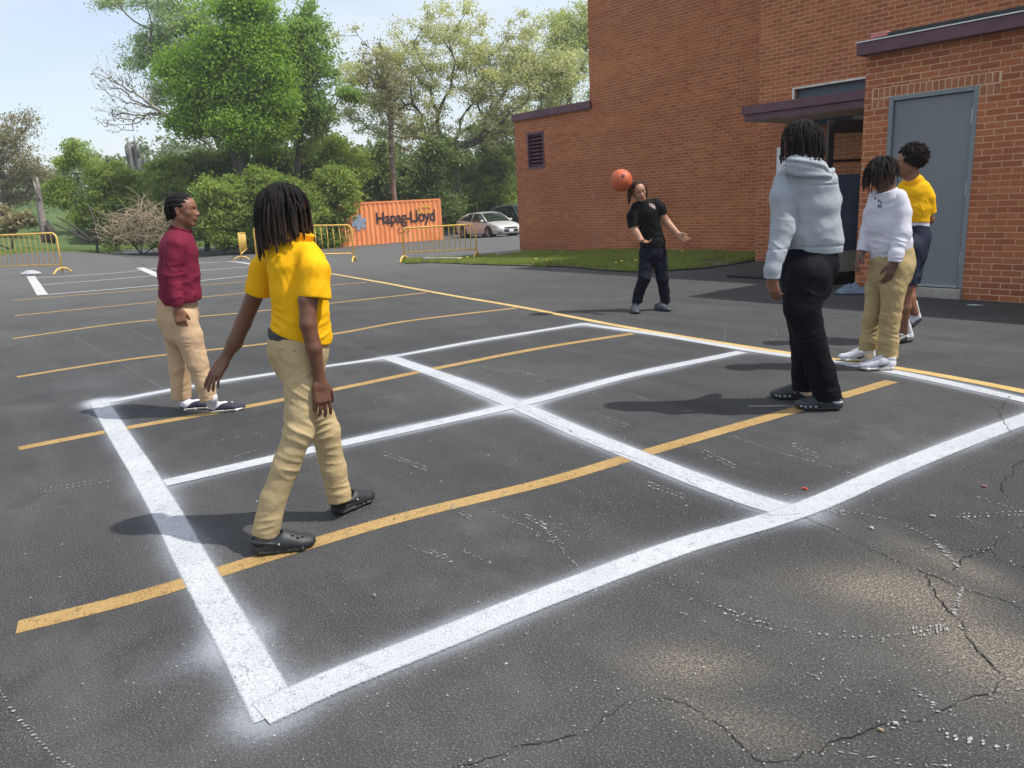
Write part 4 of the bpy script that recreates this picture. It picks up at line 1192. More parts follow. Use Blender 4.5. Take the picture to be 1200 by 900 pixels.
M_bark = mat('bark_brown', (0.13, 0.105, 0.085), 0.95, 0, 0.35, 3, 0.8, 12, bdist=0.05)
M_bark_d = mat('bark_dark', (0.07, 0.058, 0.05), 0.95, 0, 0.35, 3, 0.8, 12, bdist=0.05)
M_bark_l = mat('bark_grey', (0.26, 0.23, 0.20), 0.95, 0, 0.35, 3, 0.8, 12, bdist=0.05)

def pix_frame(D):
    """metres per pixel at horizontal distance D"""
    return D / FPX / 1.0

def tree(name, label, cat, base, D, clumps, lf, nleaf, lsize, m_leaf, m_bark, r_trunk, seed, crad=0.5, rmin=0.012, depth=1.0, wob=0.25, trunk_px=None, sink=0.5, group=None, outer=0.6, twigs=0, leaf_frac=1.0, up=0.35, gap=-0.34, gapf=0.55):
    """base: photo pixel of the foot; clumps: crown ellipsoids (px, py, rx, ry, weight) in photo pixels at distance D"""
    rg = np.random.default_rng(seed)
    foot = at_d(base[0], base[1], D); foot[2] = min(foot[2], float(terrain_z(foot[0], foot[1])) - 0.02) if True else foot[2]
    mpp = D / FPX * 1.0
    C = []; Wt = []
    tot = sum(c[4] for c in clumps)
    for (px, py, rx, ry, wt) in clumps:
        k = max(3, int(nleaf * wt / tot))
        c = at_d(px, py, D)
        v = rg.normal(size=(k, 3)); v /= np.linalg.norm(v, axis=1)[:, None]
        r = rg.random(k) ** outer
        v = v * r[:, None]
        off = v[:, 0:1] * rx * mpp * RGT + v[:, 1:2] * max(rx, ry) * mpp * 0.8 * depth * FWH + v[:, 2:3] * ry * mpp * UPV
        C.append(c + off)
    C = np.concatenate(C)
    C = C + 0.45 * np.stack([vnoise(C * 0.7 + 11), vnoise(C * 0.7 + 23), vnoise(C * 0.7 + 37)], 1) * (D / 45)
    C = C[vnoise(C * gapf + seed) > gap]
    C[:, 2] = np.maximum(C[:, 2], foot[2] + 0.25)
    # skeleton
    tp = [foot]
    if trunk_px:
        for q in trunk_px: tp.append(at_d(q[0], q[1], D + (q[2] if len(q) > 2 else 0)))
    nodes = []; par = []
    for i, p_ in enumerate(tp):
        if i == 0: nodes.append(p_); par.append(-1)
        else:
            a = nodes[-1]; m = max(1, int(np.linalg.norm(p_ - a) / 0.5))
            for k in range(1, m + 1):
                nodes.append(a + (p_ - a) * k / m + rg.normal(size=3) * 0.03 * (k < m)); par.append(len(nodes) - 2)
    ntr = len(nodes)
    order = np.argsort(np.linalg.norm(C - nodes[-1], axis=1))
    N = np.zeros((ntr + len(C) * 7 + 10, 3)); N[:ntr] = nodes; cnt = ntr
    par = list(par)
    dist0 = np.zeros(len(N)); 
    for i in range(1, ntr): dist0[i] = dist0[i - 1] + np.linalg.norm(N[i] - N[i - 1])
    for ci in order:
        c = C[ci]
        dv_ = N[:cnt] - c
        d = np.linalg.norm(dv_, axis=1)
        pen = d + 0.30 * dist0[:cnt] + 0.9 * np.maximum(0, N[:cnt, 2] - c[2] + 0.1)
        if ntr > 1: pen[:max(1, ntr // 3)] += 3
        j = int(np.argmin(pen)); a = N[j]; L = d[j]
        m = int(np.clip(L / 0.55, 1, 6))
        dirn = (c - a)
        bow = rg.normal(size=3) * wob * L * 0.35; bow[2] -= 0.05 * L
        for k in range(1, m + 1):
            s = k / m
            N[cnt] = a + dirn * s + bow * math.sin(math.pi * s) * 0.6 + rg.normal(size=3) * wob * 0.10 * (k < m)
            par.append(j if k == 1 else cnt - 1)
            dist0[cnt] = dist0[par[-1]] + L / m
            cnt += 1
    N = N[:cnt]; par = np.array(par)
    wgt = np.zeros(cnt); hasc = np.zeros(cnt, bool); hasc[par[par >= 0]] = True
    wgt[~hasc] = 1
    for i in range(cnt - 1, 0, -1): wgt[par[i]] += wgt[i]
    rad = rmin * np.power(np.maximum(wgt, 1), 0.5)
    rad = rad * min(4, r_trunk / max(rad[0], 1e-6)) ** (np.log(np.maximum(wgt, 1)) / math.log(max(wgt[0], 2)))
    root = empty(name, tuple(foot)); tag(root, label, cat, group)
    Nl = N - foot
    tubes_mesh('trunk', Nl, par, rad, m_bark, root, 6)
    # leaves
    kk = max(1, int(lf / len(C) * leaf_frac))
    sel = C
    L = np.repeat(sel, kk, 0)
    cr = crad * rg.uniform(0.5, 1.3, len(sel)); cr = np.repeat(cr, kk)
    g = rg.normal(size=(len(L), 3)); g[:, 2] *= 0.6
    P_ = L + g * (cr * 0.55)[:, None]
    P_[:, 2] = np.maximum(P_[:, 2], foot[2] + 0.05)
    ct = np.repeat(rg.random(len(sel)), kk)
    tint = np.clip(0.55 * ct + 0.45 * rg.random(len(L)), 0, 1)
    V, F, tt = leaf_quads(P_ - foot, lsize, tint, rg, up)
    mesh_obj('crown', V, F, m_leaf, root, False, {'tint': tt})
    return root

LM_maple = leaf_mat('maple_leaf', (0.10, 0.20, 0.026), (0.31, 0.45, 0.07), 0.48)
LM_maple2 = leaf_mat('maple_leaf_cool', (0.11, 0.20, 0.05), (0.30, 0.42, 0.12), 0.48)
LM_will = leaf_mat('grey_green_leaf', (0.24, 0.32, 0.15), (0.42, 0.52, 0.28), 0.4)
LM_oak = leaf_mat('young_oak_leaf', (0.28, 0.28, 0.14), (0.58, 0.60, 0.33), 0.5)
LM_pale = leaf_mat('pale_yellow_leaf', (0.28, 0.33, 0.12), (0.50, 0.55, 0.24), 0.45)
LM_bush = leaf_mat('bush_leaf', (0.08, 0.135, 0.024), (0.32, 0.41, 0.09), 0.45)
LM_bush2 = leaf_mat('bush_leaf_bright', (0.10, 0.17, 0.032), (0.34, 0.43, 0.10), 0.42)
LM_dark = leaf_mat('understory_leaf', (0.06, 0.10, 0.03), (0.21, 0.28, 0.09), 0.45)
LM_brown = leaf_mat('brown_budding_leaf', (0.18, 0.155, 0.08), (0.36, 0.32, 0.18), 0.35)
LM_far = leaf_mat('far_leaf', (0.13, 0.18, 0.09), (0.26, 0.31, 0.16), 0.3)
LM_bud = leaf_mat('olive_bud_leaf', (0.16, 0.155, 0.08), (0.32, 0.30, 0.17), 0.4)

# --- the oak with young pale leaves
tree('oak_tree', 'spreading oak with dark crooked limbs and sparse pale young leaves', 'tree', (537, 262), 54,
     [(470, 70, 62, 50, 1.3), (540, 55, 62, 50, 1.4), (610, 80, 62, 50, 1.4), (440, 120, 48, 40, 0.8), (650, 90, 36, 40, 0.8), (560, 120, 70, 50, 1.2), (620, 150, 55, 32, 0.7), (490, 150, 55, 35, 0.7), (415, 75, 28, 40, 0.4)],
     72000, 900, 0.098, LM_oak, M_bark_d, 0.40, 21, 0.60, 0.0135, 0.8, 0.5, [(535, 225), (530, 190), (536, 160)])
tree('tree', 'tall slim straight trunked tree rising in front of the oak, left of it', 'tree', (462, 262), 47,
     [(458, 110, 26, 45, 1.0), (440, 85, 24, 38, 0.6), (470, 150, 20, 30, 0.4)], 2600, 150, 0.11, LM_bud, M_bark, 0.17, 22, 0.35, 0.014, 0.8, 0.4, [(461, 220), (459, 170), (456, 110)])
# --- maples
tree('maple_tree', 'large bright green maple with dense leaves, tallest left of the container', 'tree', (285, 262), 44,
     [(262, 55, 36, 44, 1.3), (238, 105, 34, 26, 1.0), (225, 140, 26, 14, .5), (300, 45, 30, 40, 1.2), (320, 85, 26, 30, .8), (290, 105, 40, 34, 1.2), (270, 150, 46, 22, 1.0), (310, 150, 34, 24, .8), (285, 12, 28, 20, 0.6), (213, 85, 18, 22, 0.4), (330, 125, 22, 18, .4)],
     120000, 720, 0.11, LM_maple, M_bark_d, 0.30, 23, 0.85, 0.016, 0.9, 0.3, [(284, 215), (277, 180)], gap=-0.62)
tree('maple_tree', 'slimmer green maple with a forked trunk, right beside the large maple', 'tree', (346, 262), 46,
     [(352, 50, 30, 38, 1.2), (372, 75, 24, 36, 0.7), (345, 105, 28, 34, 0.9), (362, 140, 28, 26, 0.6), (400, 115, 20, 12, 0.2), (352, 165, 18, 16, 0.2)],
     36000, 380, 0.115, LM_maple2, M_bark_d, 0.17, 24, 0.55, 0.014, 0.9, 0.3, [(348, 200), (352, 150), (352, 100)])
# --- leaning grey green tree with bare twisted limbs to the left
tree('leaning_tree', 'leaning grey green tree whose leafy top hangs over at the upper left', 'tree', (285, 265), 50,
     [(150, 22, 38, 26, 0.8), (190, 30, 38, 30, 1.2), (165, 58, 34, 22, 0.8), (210, 62, 34, 30, 1.0), (235, 20, 40, 22, 0.9), (190, 100, 24, 18, 0.4), (130, 10, 16, 14, 0.3), (215, -10, 80, 24, 1.0)],
     30000, 560, 0.085, LM_will, M_bark, 0.22, 25, 0.55, 0.010, 0.8, 0.25, [(270, 190), (240, 140), (205, 90)])
tree('bare_tree', 'nearly bare twisted limbs with hanging seed pods against the sky at upper left', 'tree', (290, 270), 48,
     [(150, 110, 34, 34, 1.3), (135, 140, 26, 24, 0.9), (170, 140, 32, 22, 0.8), (130, 85, 22, 24, 0.8), (190, 160, 26, 12, 0.4), (205, 165, 20, 12, 0.3), (240, 175, 20, 8, 0.2)],
     700, 620, 0.09, LM_bud, M_bark_l, 0.15, 26, 0.30, 0.0085, 0.5, 0.95, [(270, 205), (245, 168), (215, 150), (195, 135), (170, 118)])
# --- pale trees by the building
tree('tree', 'pale yellow green tree just left of the tall brick wall', 'tree', (672, 262), 60,
     [(668, 62, 30, 44, 1.2), (690, 30, 24, 30, 0.7), (652, 100, 32, 30, 0.9), (700, 80, 30, 40, 0.6), (655, 45, 20, 26, 0.4)], 30000, 340, 0.105, LM_pale, M_bark, 0.3, 27, 0.7, 0.013, 0.8, 0.35, [(672, 200), (674, 130)])
# --- left: brown budding tree, snag, small tree
tree('tree', 'brown budding tree at the far left edge, half bare', 'tree', (8, 262), 62,
     [(8, 160, 34, 26, 1.1), (25, 190, 36, 24, 1.0), (-20, 180, 40, 40, 1.0), (48, 205, 26, 18, 0.6), (5, 215, 34, 18, 0.8), (20, 138, 18, 14, 0.3), (20, 240, 20, 10, 0.3)],
     16000, 480, 0.10, LM_brown, M_bark, 0.30, 28, 0.6, 0.016, 0.8, 0.5, [(6, 225), (2, 200)])
tree('shrub', 'low brownish shrub behind the leftmost barrier', 'shrub', (12, 283), 44,
     [(10, 258, 28, 14, 1), (-15, 255, 24, 18, 1)], 4200, 80, 0.13, LM_brown, M_bark, 0.06, 281, 0.4, 0.01, 1, 0.4)
tree('small_tree', 'light green young tree with dark slanting stems behind the left part of the lot', 'tree', (112, 283), 45,
     [(95, 195, 26, 22, 0.8), (120, 215, 34, 26, 1.2), (80, 225, 26, 20, 0.7), (140, 240, 30, 22, 0.9), (90, 175, 18, 14, 0.4), (105, 255, 26, 18, 0.5), (160, 222, 26, 22, 0.8), (112, 281, 26, 9, .5)],
     28000, 360, 0.10, LM_bush2, M_bark_d, 0.07, 29, 0.5, 0.013, 0.9, 0.35, [(112, 260), (106, 235)])
tree('small_tree', 'pale airy tree behind the young tree, over the meadow', 'tree', (88, 262), 66,
     [(88, 180, 18, 18, 1), (78, 205, 16, 16, .7), (105, 190, 14, 14, .6)], 4200, 120, 0.16, LM_will, M_bark, 0.13, 291, 0.5, 0.014, 0.9, 0.35, [(88, 225)])
for i, (a_, b_) in enumerate([((108, 283), [(88, 266), (66, 254)]), ((120, 283), [(110, 258), (104, 240)]), ((104, 284), [(85, 272), (62, 262)])]):
    P_ = [at_d(a_[0], a_[1], 42.5)] + [at_d(q[0], q[1], 42.5 + i * 0.3) for q in b_]
    o = MB().tube([tuple(p_ - P_[0]) for p_ in P_], [0.07, 0.05, 0.03], 7).build('fallen_stem', M_bark_d, None, True); o.location = tuple(P_[0])
    tag(o, ['dark stem slanting left at the edge of the meadow', 'dark upright stem below the young tree', 'lowest dark stem slanting left over the meadow grass'][i], 'stem')
# snag
snag = empty('dead_tree', tuple(at_d(52, 283, 41.5))); tag(snag, 'broken bare dead trunk with pale split top standing before the meadow', 'dead tree')
f0 = at_d(52, 283, 41.5)
sp_ = [at_d(*q, 41.5) for q in [(55, 284), (52, 268), (48, 250), (46, 235), (44, 220), (43, 207)]]
MB().tube([tuple(p_ - f0) for p_ in sp_], [0.30, 0.24, 0.17, 0.15, 0.13, 0.05], 9).build('trunk', mat('dead_wood', (0.22, 0.19, 0.165), 0.95, 0, 0.5, 2, 0.8, 8, bdist=0.05), snag, True)
sp_ = [at_d(*q, 41.3) for q in [(58, 284), (60, 270), (55, 258)]]
MB().tube([tuple(p_ - f0) for p_ in sp_], [0.28, 0.18, 0.06], 9).build('stump', M_bark_d, snag, True)
sp_ = [at_d(*q, 41.4) for q in [(46, 235), (42, 222), (39, 212)]]
MB().tube([tuple(p_ - f0) for p_ in sp_], [0.07, 0.05, 0.02], 7).build('limb', M_bark_l, snag, True)

# --- shrubs forming the thicket edge
shr = [
 ('dense dark green shrub directly left of the orange container', (385, 288), 40.5, [(390, 235, 30, 32, 1.2), (372, 262, 30, 24, 1), (396, 215, 22, 20, .6), (396, 268, 10, 18, .5), (380, 284, 28, 8, .7)], 30000, LM_bush),
 ('large rounded green shrub behind the dreadlocked child in yellow', (320, 289), 39.0, [(320, 225, 42, 24, 1.3), (300, 252, 44, 26, 1.3), (345, 255, 34, 30, 1.0), (325, 281, 42, 8, .9)], 40000, LM_bush),
 ('rounded yellow green shrub between the maroon and the yellow shirts', (262, 290), 38.5, [(258, 225, 30, 22, 1.0), (270, 250, 36, 26, 1.2), (242, 262, 26, 22, .8), (262, 281, 36, 8, .9)], 38000, LM_bush2),
 ('tall loose green shrub behind the head of the child in maroon', (205, 289), 41.5, [(200, 205, 26, 20, .8), (222, 215, 26, 22, .9), (190, 235, 24, 20, .8), (215, 250, 26, 30, .9), (212, 281, 28, 8, .8)], 32000, LM_bush2),
 ('yellow green shrub above the pile of dry brush', (165, 287), 44, [(165, 235, 26, 20, 1), (150, 215, 24, 16, .7), (178, 212, 22, 18, .8), (160, 276, 40, 14, .8)], 22000, LM_bush2),
 ('green shrub growing on the right side of the container', (560, 275), 54, [(540, 235, 26, 20, .8), (575, 225, 26, 20, .8), (600, 235, 24, 24, .9)], 12000, LM_bush2),
 ('tall green shrub between the two maples, above the rounded shrubs', (395, 275), 46, [(390, 185, 26, 24, 1), (410, 205, 26, 26, 1), (370, 195, 24, 22, .7)], 15000, LM_bush),
]
for i, (lab, base, D, cl_, nl, lm) in enumerate(shr):
    tree('shrub', lab, 'shrub', base, D + 3.0, [(q[0], q[1] - (3 if q[1] > 255 else 0), q[2], q[3], q[4]) for q in cl_], nl, 420, 0.105, lm, M_bark_d, 0.05, 60 + i, 0.42, 0.009, 1.0, 0.35, outer=0.45, group='shrubs along the far edge of the lot')
# --- understory trees behind the container
und = [
 ('dark leafy tree directly behind the orange container', (440, 272), 51, [(430, 190, 34, 26, 1), (455, 215, 34, 24, 1), (420, 225, 30, 26, 1)]),
 ('dark leafy tree behind the right end of the container', (505, 272), 52, [(500, 205, 32, 28, 1), (520, 180, 30, 22, .7), (515, 240, 30, 28, 1)]),
 ('dark leafy tree above the silver sedan', (570, 270), 58, [(560, 200, 30, 26, 1), (590, 205, 28, 28, .9), (575, 165, 28, 18, .5)]),
 ('dark evergreen looking tree between the large maple and the thicket', (240, 275), 47, [(240, 200, 30, 20, 1), (265, 195, 30, 20, 1), (225, 215, 24, 16, .6)]),
 ('dark tree below the crown of the large maple', (320, 272), 48.5, [(320, 190, 40, 22, 1), (350, 205, 34, 22, 1)]),
]
for i, (lab, base, D, cl_) in enumerate(und):
    tree('understory_tree', lab, 'tree', base, D, cl_, 20000, 300, 0.125, LM_dark, M_bark_d, 0.16, 80 + i, 0.55, 0.011, 1.0, 0.4, outer=0.5, group='dark trees behind the thicket')
# --- distant trees
fart = [(150, 205, 30, 22), (185, 195, 34, 28), (215, 190, 26, 24), (130, 215, 26, 16), (60, 215, 30, 10), (240, 200, 24, 20), (20, 225, 40, 14), (-50, 215, 50, 26)]
flab = ['olive far tree left of the grey dead spires', 'rounded far tree right below the grey dead spires', 'far green tree left of the large maple', 'low olive far tree near the airy tree', 'low far tree line over the meadow top',
        'far tree peeping under the leaning tree', 'far brown green tree behind the snag', 'far tree beyond the left edge']
for i, (px, py, rx, ry) in enumerate(fart):
    tree('distant_tree', flab[i], 'tree', (px, 262), 95 + 4 * (i % 3), [(px, py, rx, ry, 1), (px + rx * .4, py + ry, rx, ry, .8), (px - rx * .4, py + ry * 1.4, rx, ry, .8)], 7000, 170, 0.34, LM_far, M_bark, 0.25, 100 + i, 1.0, 0.02, 1.0, 0.4, outer=0.5, group='distant trees across the meadow')
# grey dead spires
for i, (px, py, w_) in enumerate([(159, 162, 3.6), (167, 158, 2.6), (175, 182, 3.2)]):
    D = 72; f0 = at_d(px + 1, 232, D); tp_ = at_d(px, py, D); k = D / FPX
    r = empty('dead_tree', tuple(f0)); tag(r, ['thick grey vine clad dead trunk, left one of the spires over the far trees', 'tallest thin grey dead trunk among the spires', 'short broken grey trunk, right one of the spires'][i], 'dead tree')
    mb = MB(); rg = random.Random(i)
    hh = tp_[2] - f0[2]
    mb.tube([(0, 0, 0), (0.1, 0, hh * 0.5), (0.0, 0, hh * 0.85), (0.05, 0, hh)], [w_ * k * .9, w_ * k, w_ * k * .7, w_ * k * .15], 8)
    for j in range(9):
        a = rg.uniform(0, 6.28); z0 = rg.uniform(0.3, 0.7) * hh; rr_ = w_ * k * 0.85
        mb.tube([(rr_ * math.cos(a), rr_ * math.sin(a), z0), (rr_ * 1.15 * math.cos(a), rr_ * 1.15 * math.sin(a), z0 + hh * 0.2), (rr_ * 0.8 * math.cos(a), rr_ * .8 * math.sin(a), z0 + hh * rg.uniform(.2, .3))], [0.09, 0.06, 0.01], 5)
    mb.build('trunk', mat('grey_dead_wood', (0.17, 0.165, 0.16), 1.0, 0, 0.4, 2), r, True)
# --- deep woods closing the view, one uncountable mass
rg = np.random.default_rng(77)
n = 90000
px = rg.uniform(-260, 720, n); D = rg.uniform(60, 82, n)
prof = np.interp(px, [-260, 0, 60, 130, 200, 260, 330, 400, 470, 560, 620, 720], [190, 228, 236, 222, 214, 196, 172, 165, 178, 180, 172, 150])
prof = prof + 10 * vnoise(np.stack([px / 22, D / 9, px * 0], 1)) + 6 * vnoise(np.stack([px / 8, D / 5, px * 0 + 4], 1))
py = prof + (268 - prof) * rg.random(n) ** 0.75
dirs = np.stack([(px - CX) / FPX, -(py - CY) / FPX, -np.ones(n)], 1) @ CAMM.T
P_ = CAMP + dirs * (D / (dirs @ FWH))[:, None]
mk_ = (px > 95) | (px < -20)
P_ = P_[mk_]; 
V, F, tt = leaf_quads(P_, 0.36, np.clip(0.5 + 0.5 * vnoise(P_ * 0.45) + rg.normal(size=len(P_)) * 0.15, 0, 1), rg)
tag(mesh_obj('woodland', V, F, leaf_mat('woodland_leaf', (0.06, 0.10, 0.035), (0.19, 0.25, 0.09), 0.3), None, False, {'tint': tt}), 'mass of green woods behind the individual trees', 'woods', kind='stuff')

# --- brush pile: dry vines
b0 = gp(170, 290)
br = MB(); rg = random.Random(4)
for i in range(330):
    px, py = rg.gauss(168, 22), rg.uniform(238, 287)
    if px < 118 or px > 215: continue
    lim = 240 + abs(px - 175) * 0.75
    py = max(py, lim)
    D = rg.uniform(37.2, 39.5); p0 = at_d(px, py, D); L = rg.uniform(0.5, 1.5); a = rg.uniform(0, 6.28); e = rg.uniform(-0.5, 1.1)
    v = np.array([math.cos(a) * math.cos(e), math.sin(a) * math.cos(e), math.sin(e)]) * L
    bowv = np.array([rg.gauss(0, .25), rg.gauss(0, .25), rg.uniform(0.05, .4)]) * L
    pts = [p0 + v * s + bowv * (4 * s * (1 - s)) * 0.5 for s in (0, .25, .5, .75, 1)]
    for q in pts: q[2] = max(q[2], float(terrain_z(q[0], q[1])) + 0.03)
    br.tube([tuple(q - b0) for q in pts], [0.014, 0.016, 0.014, 0.011, 0.005], 4, cap=False)
o = br.build('brush_pile', mat('dry_vine', (0.30, 0.235, 0.15), 0.95, 0, 0.35, 0.8), None, False, fix=False); o.location = tuple(b0)
tag(o, 'tangled pile of dry brown vines at the lot edge, left of the child in maroon', 'brush')

# --- grass: beds and blades
def blades(P_, h, w_, rg, m, name, label, lean=0.35, flowers=False):
    n = len(P_); a = rg.uniform(0, 2 * math.pi, n); d = np.stack([np.cos(a), np.sin(a), np.zeros(n)], 1)
    hh = h * rg.uniform(0.5, 1.3, n); ww = w_ * rg.uniform(0.7, 1.3, n)
    la = rg.uniform(0, 2 * math.pi, n); ln = lean * rg.random(n)
    tip = P_ + np.stack([np.cos(la) * ln * hh, np.sin(la) * ln * hh, hh], 1)
    mid = P_ + np.stack([np.cos(la) * ln * hh * .3, np.sin(la) * ln * hh * .3, hh * 0.6], 1)
    V = np.stack([P_ - d * ww[:, None] / 2, P_ + d * ww[:, None] / 2, mid + d * ww[:, None] * .4, tip, mid - d * ww[:, None] * .4], 1).reshape(-1, 3)
    base = np.arange(n)[:, None] * 5
    F = np.concatenate([base + np.array([0, 1, 2, 4]), ], 0)
    F3 = base + np.array([4, 2, 3])
    me_F = [tuple(r) for r in F.tolist()] + [tuple(r) for r in F3.tolist()]
    tint = np.repeat(rg.random(n), 5)
    o = mesh_obj(name, V, me_F, m, None, False, {'tint': tint})
    tag(o, label, 'grass', kind='stuff'); return o
LM_grass = leaf_mat('grass_blade', (0.13, 0.19, 0.045), (0.32, 0.38, 0.11), 0.45)
LM_grass2 = leaf_mat('verge_grass_blade', (0.14, 0.21, 0.05), (0.28, 0.35, 0.11), 0.35)
front = [gp(*q) for q in [(474, 309.5), (505, 308), (545, 310), (600, 311.5), (640, 312.5), (667, 313.5), (700, 317), (742, 319.5), (780, 318), (826, 315), (862, 310), (886, 305)]]
back = []
for q in front: back.append(np.array([q[0], YC + 0.02, 0]))
backp = [gp(*q) for q in [(478, 305), (512, 303.5), (560, 303), (610, 299.5)]]
fr_x = np.array([q[0] for q in front]); fr_y = np.array([q[1] for q in front])
def seg_band(t_):
    pass
# polygon bed
from_wall = [(-8.67, YC), (-17.36, YC)]
poly = [tuple(q[:2]) for q in front] + [(-8.67, 12.55), (-8.67, YC + 0.01), (-17.36, YC + 0.01)] + [tuple(q[:2]) for q in backp[::-1][1:]]
def inpoly(X, Y, pl):
    c = np.zeros(len(X), bool); n = len(pl)
    for i in range(n):
        x1, y1 = pl[i]; x2, y2 = pl[(i + 1) % n]
        cond = ((y1 > Y) != (y2 > Y)) & (X < (x2 - x1) * (Y - y1) / (y2 - y1 + 1e-12) + x1)
        c ^= cond
    return c
bm = bmesh.new(); vs = [bm.verts.new((x, y, float(gz(x, y)) + 0.02)) for x, y in poly]; f = bm.faces.new(vs)
bmesh.ops.triangulate(bm, faces=[f]); me = bpy.data.meshes.new('lawn'); bm.to_mesh(me); bm.free(); me.materials.append(mat('lawn_soil', (0.09, 0.085, 0.045), 1.0, 0, 0.4, 3))
structure(link(bpy.data.objects.new('lawn', me)))
rg = np.random.default_rng(5)
n = 110000
xx = rg.uniform(min(p_[0] for p_ in poly), max(p_[0] for p_ in poly), n); yy = rg.uniform(min(p_[1] for p_ in poly), max(p_[1] for p_ in poly), n)
k = inpoly(xx + 0.16 * vnoise(np.stack([xx * 3, yy * 3, xx * 0 + 8], 1)), yy + 0.22 * vnoise(np.stack([xx * 3, yy * 3, xx * 0 + 5], 1)), poly); xx, yy = xx[k], yy[k]
k = (xx < -8.7) & (yy < YC - 0.01); k &= (vnoise(np.stack([xx * 1.3, yy * 1.3, xx * 0], 1)) + 0.6 * vnoise(np.stack([xx * 5, yy * 5, xx * 0 + 2], 1))) > -0.42; xx, yy = xx[k], yy[k]
P_ = np.stack([xx, yy, gz(xx, yy) + 0.015], 1)
blades(P_, 0.075, 0.010, rg, LM_grass, 'grass', 'uncut bright green grass strip along the foot of the brick wall')
# dandelions
for i, q in enumerate([(628, 309), (641, 311), (722, 314), (729, 312), (658, 300.5), (745, 311), (538, 308), (548, 306), (800, 300), (853, 296)]):
    p_ = gp(*q); bm = bmesh.new(); bmesh.ops.create_icosphere(bm, subdivisions=2, radius=0.035); bmesh.ops.scale(bm, vec=(1, 1, 0.45), verts=bm.verts)
    rr_ = random.Random(i)
    for v in bm.verts: v.co *= rr_.uniform(0.8, 1.1); v.co.z += 0.10
    me = bpy.data.meshes.new('dandelion'); bm.to_mesh(me); bm.free(); me.materials.append(mat('dandelion_yellow', (0.65, 0.5, 0.05), 0.8))
    o = link(bpy.data.objects.new('dandelion', me)); o.location = tuple(p_)
    st2 = MB().tube([(0, 0, 0), (0.005, 0, 0.10)], 0.004, 5).build('stem', LM_grass, o)
    tag(o, 'tiny yellow dandelion flower in the grass strip by the brick wall', 'flower', 'dandelions in the grass strip')
# verge along the far edge of the lot
n = 90000
yv_ = rg.uniform(eY[0] - 4, eY[-1] + 0.8, n); xv_ = lot_edge(yv_) + 0.12 - rg.random(n) * 5.5
Pq = np.stack([xv_, yv_, terrain_z(xv_, yv_)], 1)
blades(Pq, 0.12, 0.03, rg, LM_grass2, 'grass', 'mown grass verge along the far edge of the parking lot')

# --- light spring haze
hz_ = MB().box((-60, 60, 24), (340, 340, 52)).build('haze', None)
t = NT('haze_air')
vp = t.n('ShaderNodeVolumePrincipled', {'Color': (0.86, 0.91, 1.0, 1), 'Density': 0.0009, 'Anisotropy': 0.3})
oo = t.n('ShaderNodeOutputMaterial'); t.t.links.new(vp.outputs[0], oo.inputs['Volume'])
hz_.data.materials.append(t.m)
tag(hz_, 'thin pale haze over the whole lot and the trees', 'haze', kind='stuff')
# ================================================================== IMPLICIT SURFACE TOOLKIT (people, clothes, shoes)
def smin(a, b, k):
    if k <= 0: return np.minimum(a, b)
    h = np.clip(0.5 + 0.5 * (b - a) / k, 0, 1)
    return b * (1 - h) + a * h - k * h * (1 - h)
def smax(a, b, k): return -smin(-a, -b, k)

def ell_dist(U, V_, W_, ru, rv, rw):
    k0 = np.sqrt((U / ru) ** 2 + (V_ / rv) ** 2 + (W_ / rw) ** 2)
    k1 = np.sqrt((U / ru ** 2) ** 2 + (V_ / rv ** 2) ** 2 + (W_ / rw ** 2) ** 2)
    return np.where(k0 < 1e-6, -np.minimum(np.minimum(ru, rv), rw), k0 * (k0 - 1) / np.maximum(k1, 1e-9))

class Seg:
    """tapered elliptical capsule between a and b; side = direction of the first radius"""
    def __init__(s, a, b, ra, rb, side=None, k=0.0, sub=False):
        s.a = np.asarray(a, float); s.b = np.asarray(b, float)
        s.ra = ra if hasattr(ra, '__len__') else (ra, ra); s.rb = rb if hasattr(rb, '__len__') else (rb, rb)
        ab = s.b - s.a; s.L = np.linalg.norm(ab) + 1e-9; s.t = ab / s.L
        if side is None: side = RGT
        sd = np.asarray(side, float); sd = sd - s.t * sd.dot(s.t)
        if np.linalg.norm(sd) < 1e-6: sd = np.cross(s.t, [0.3, 0.5, 0.8])
        s.s = _n(sd); s.n = np.cross(s.t, s.s); s.k = k; s.sub = sub
        s.c = (s.a + s.b) / 2; s.R = s.L / 2 + max(max(s.ra), max(s.rb))
    def __call__(s, P):
        q = P - s.a; w_ = q @ s.t; t_ = np.clip(w_ / s.L, 0, 1)
        ru = s.ra[0] + (s.rb[0] - s.ra[0]) * t_; rv = s.ra[1] + (s.rb[1] - s.ra[1]) * t_
        u = q @ s.s; v = q @ s.n; ww = w_ - t_ * s.L
        return ell_dist(u, v, ww, ru, rv, np.minimum(ru, rv))

class Ell:
    def __init__(s, c, r, frame=None, k=0.0, sub=False):
        s.c = np.asarray(c, float); s.r = r; s.F = np.eye(3) if frame is None else np.array(frame); s.k = k; s.sub = sub; s.R = max(r)
    def __call__(s, P):
        q = (P - s.c) @ s.F.T
        return ell_dist(q[:, 0], q[:, 1], q[:, 2], s.r[0], s.r[1], s.r[2])

class Box:
    def __init__(s, c, h, frame=None, rad=0.0, k=0.0, sub=False):
        s.c = np.asarray(c, float); s.h = np.asarray(h, float); s.F = np.eye(3) if frame is None else np.array(frame); s.rad = rad; s.k = k; s.sub = sub; s.R = float(np.linalg.norm(h)) + rad
    def __call__(s, P):
        q = np.abs((P - s.c) @ s.F.T) - (s.h - s.rad)
        return np.linalg.norm(np.maximum(q, 0), axis=1) + np.minimum(q.max(1), 0) - s.rad

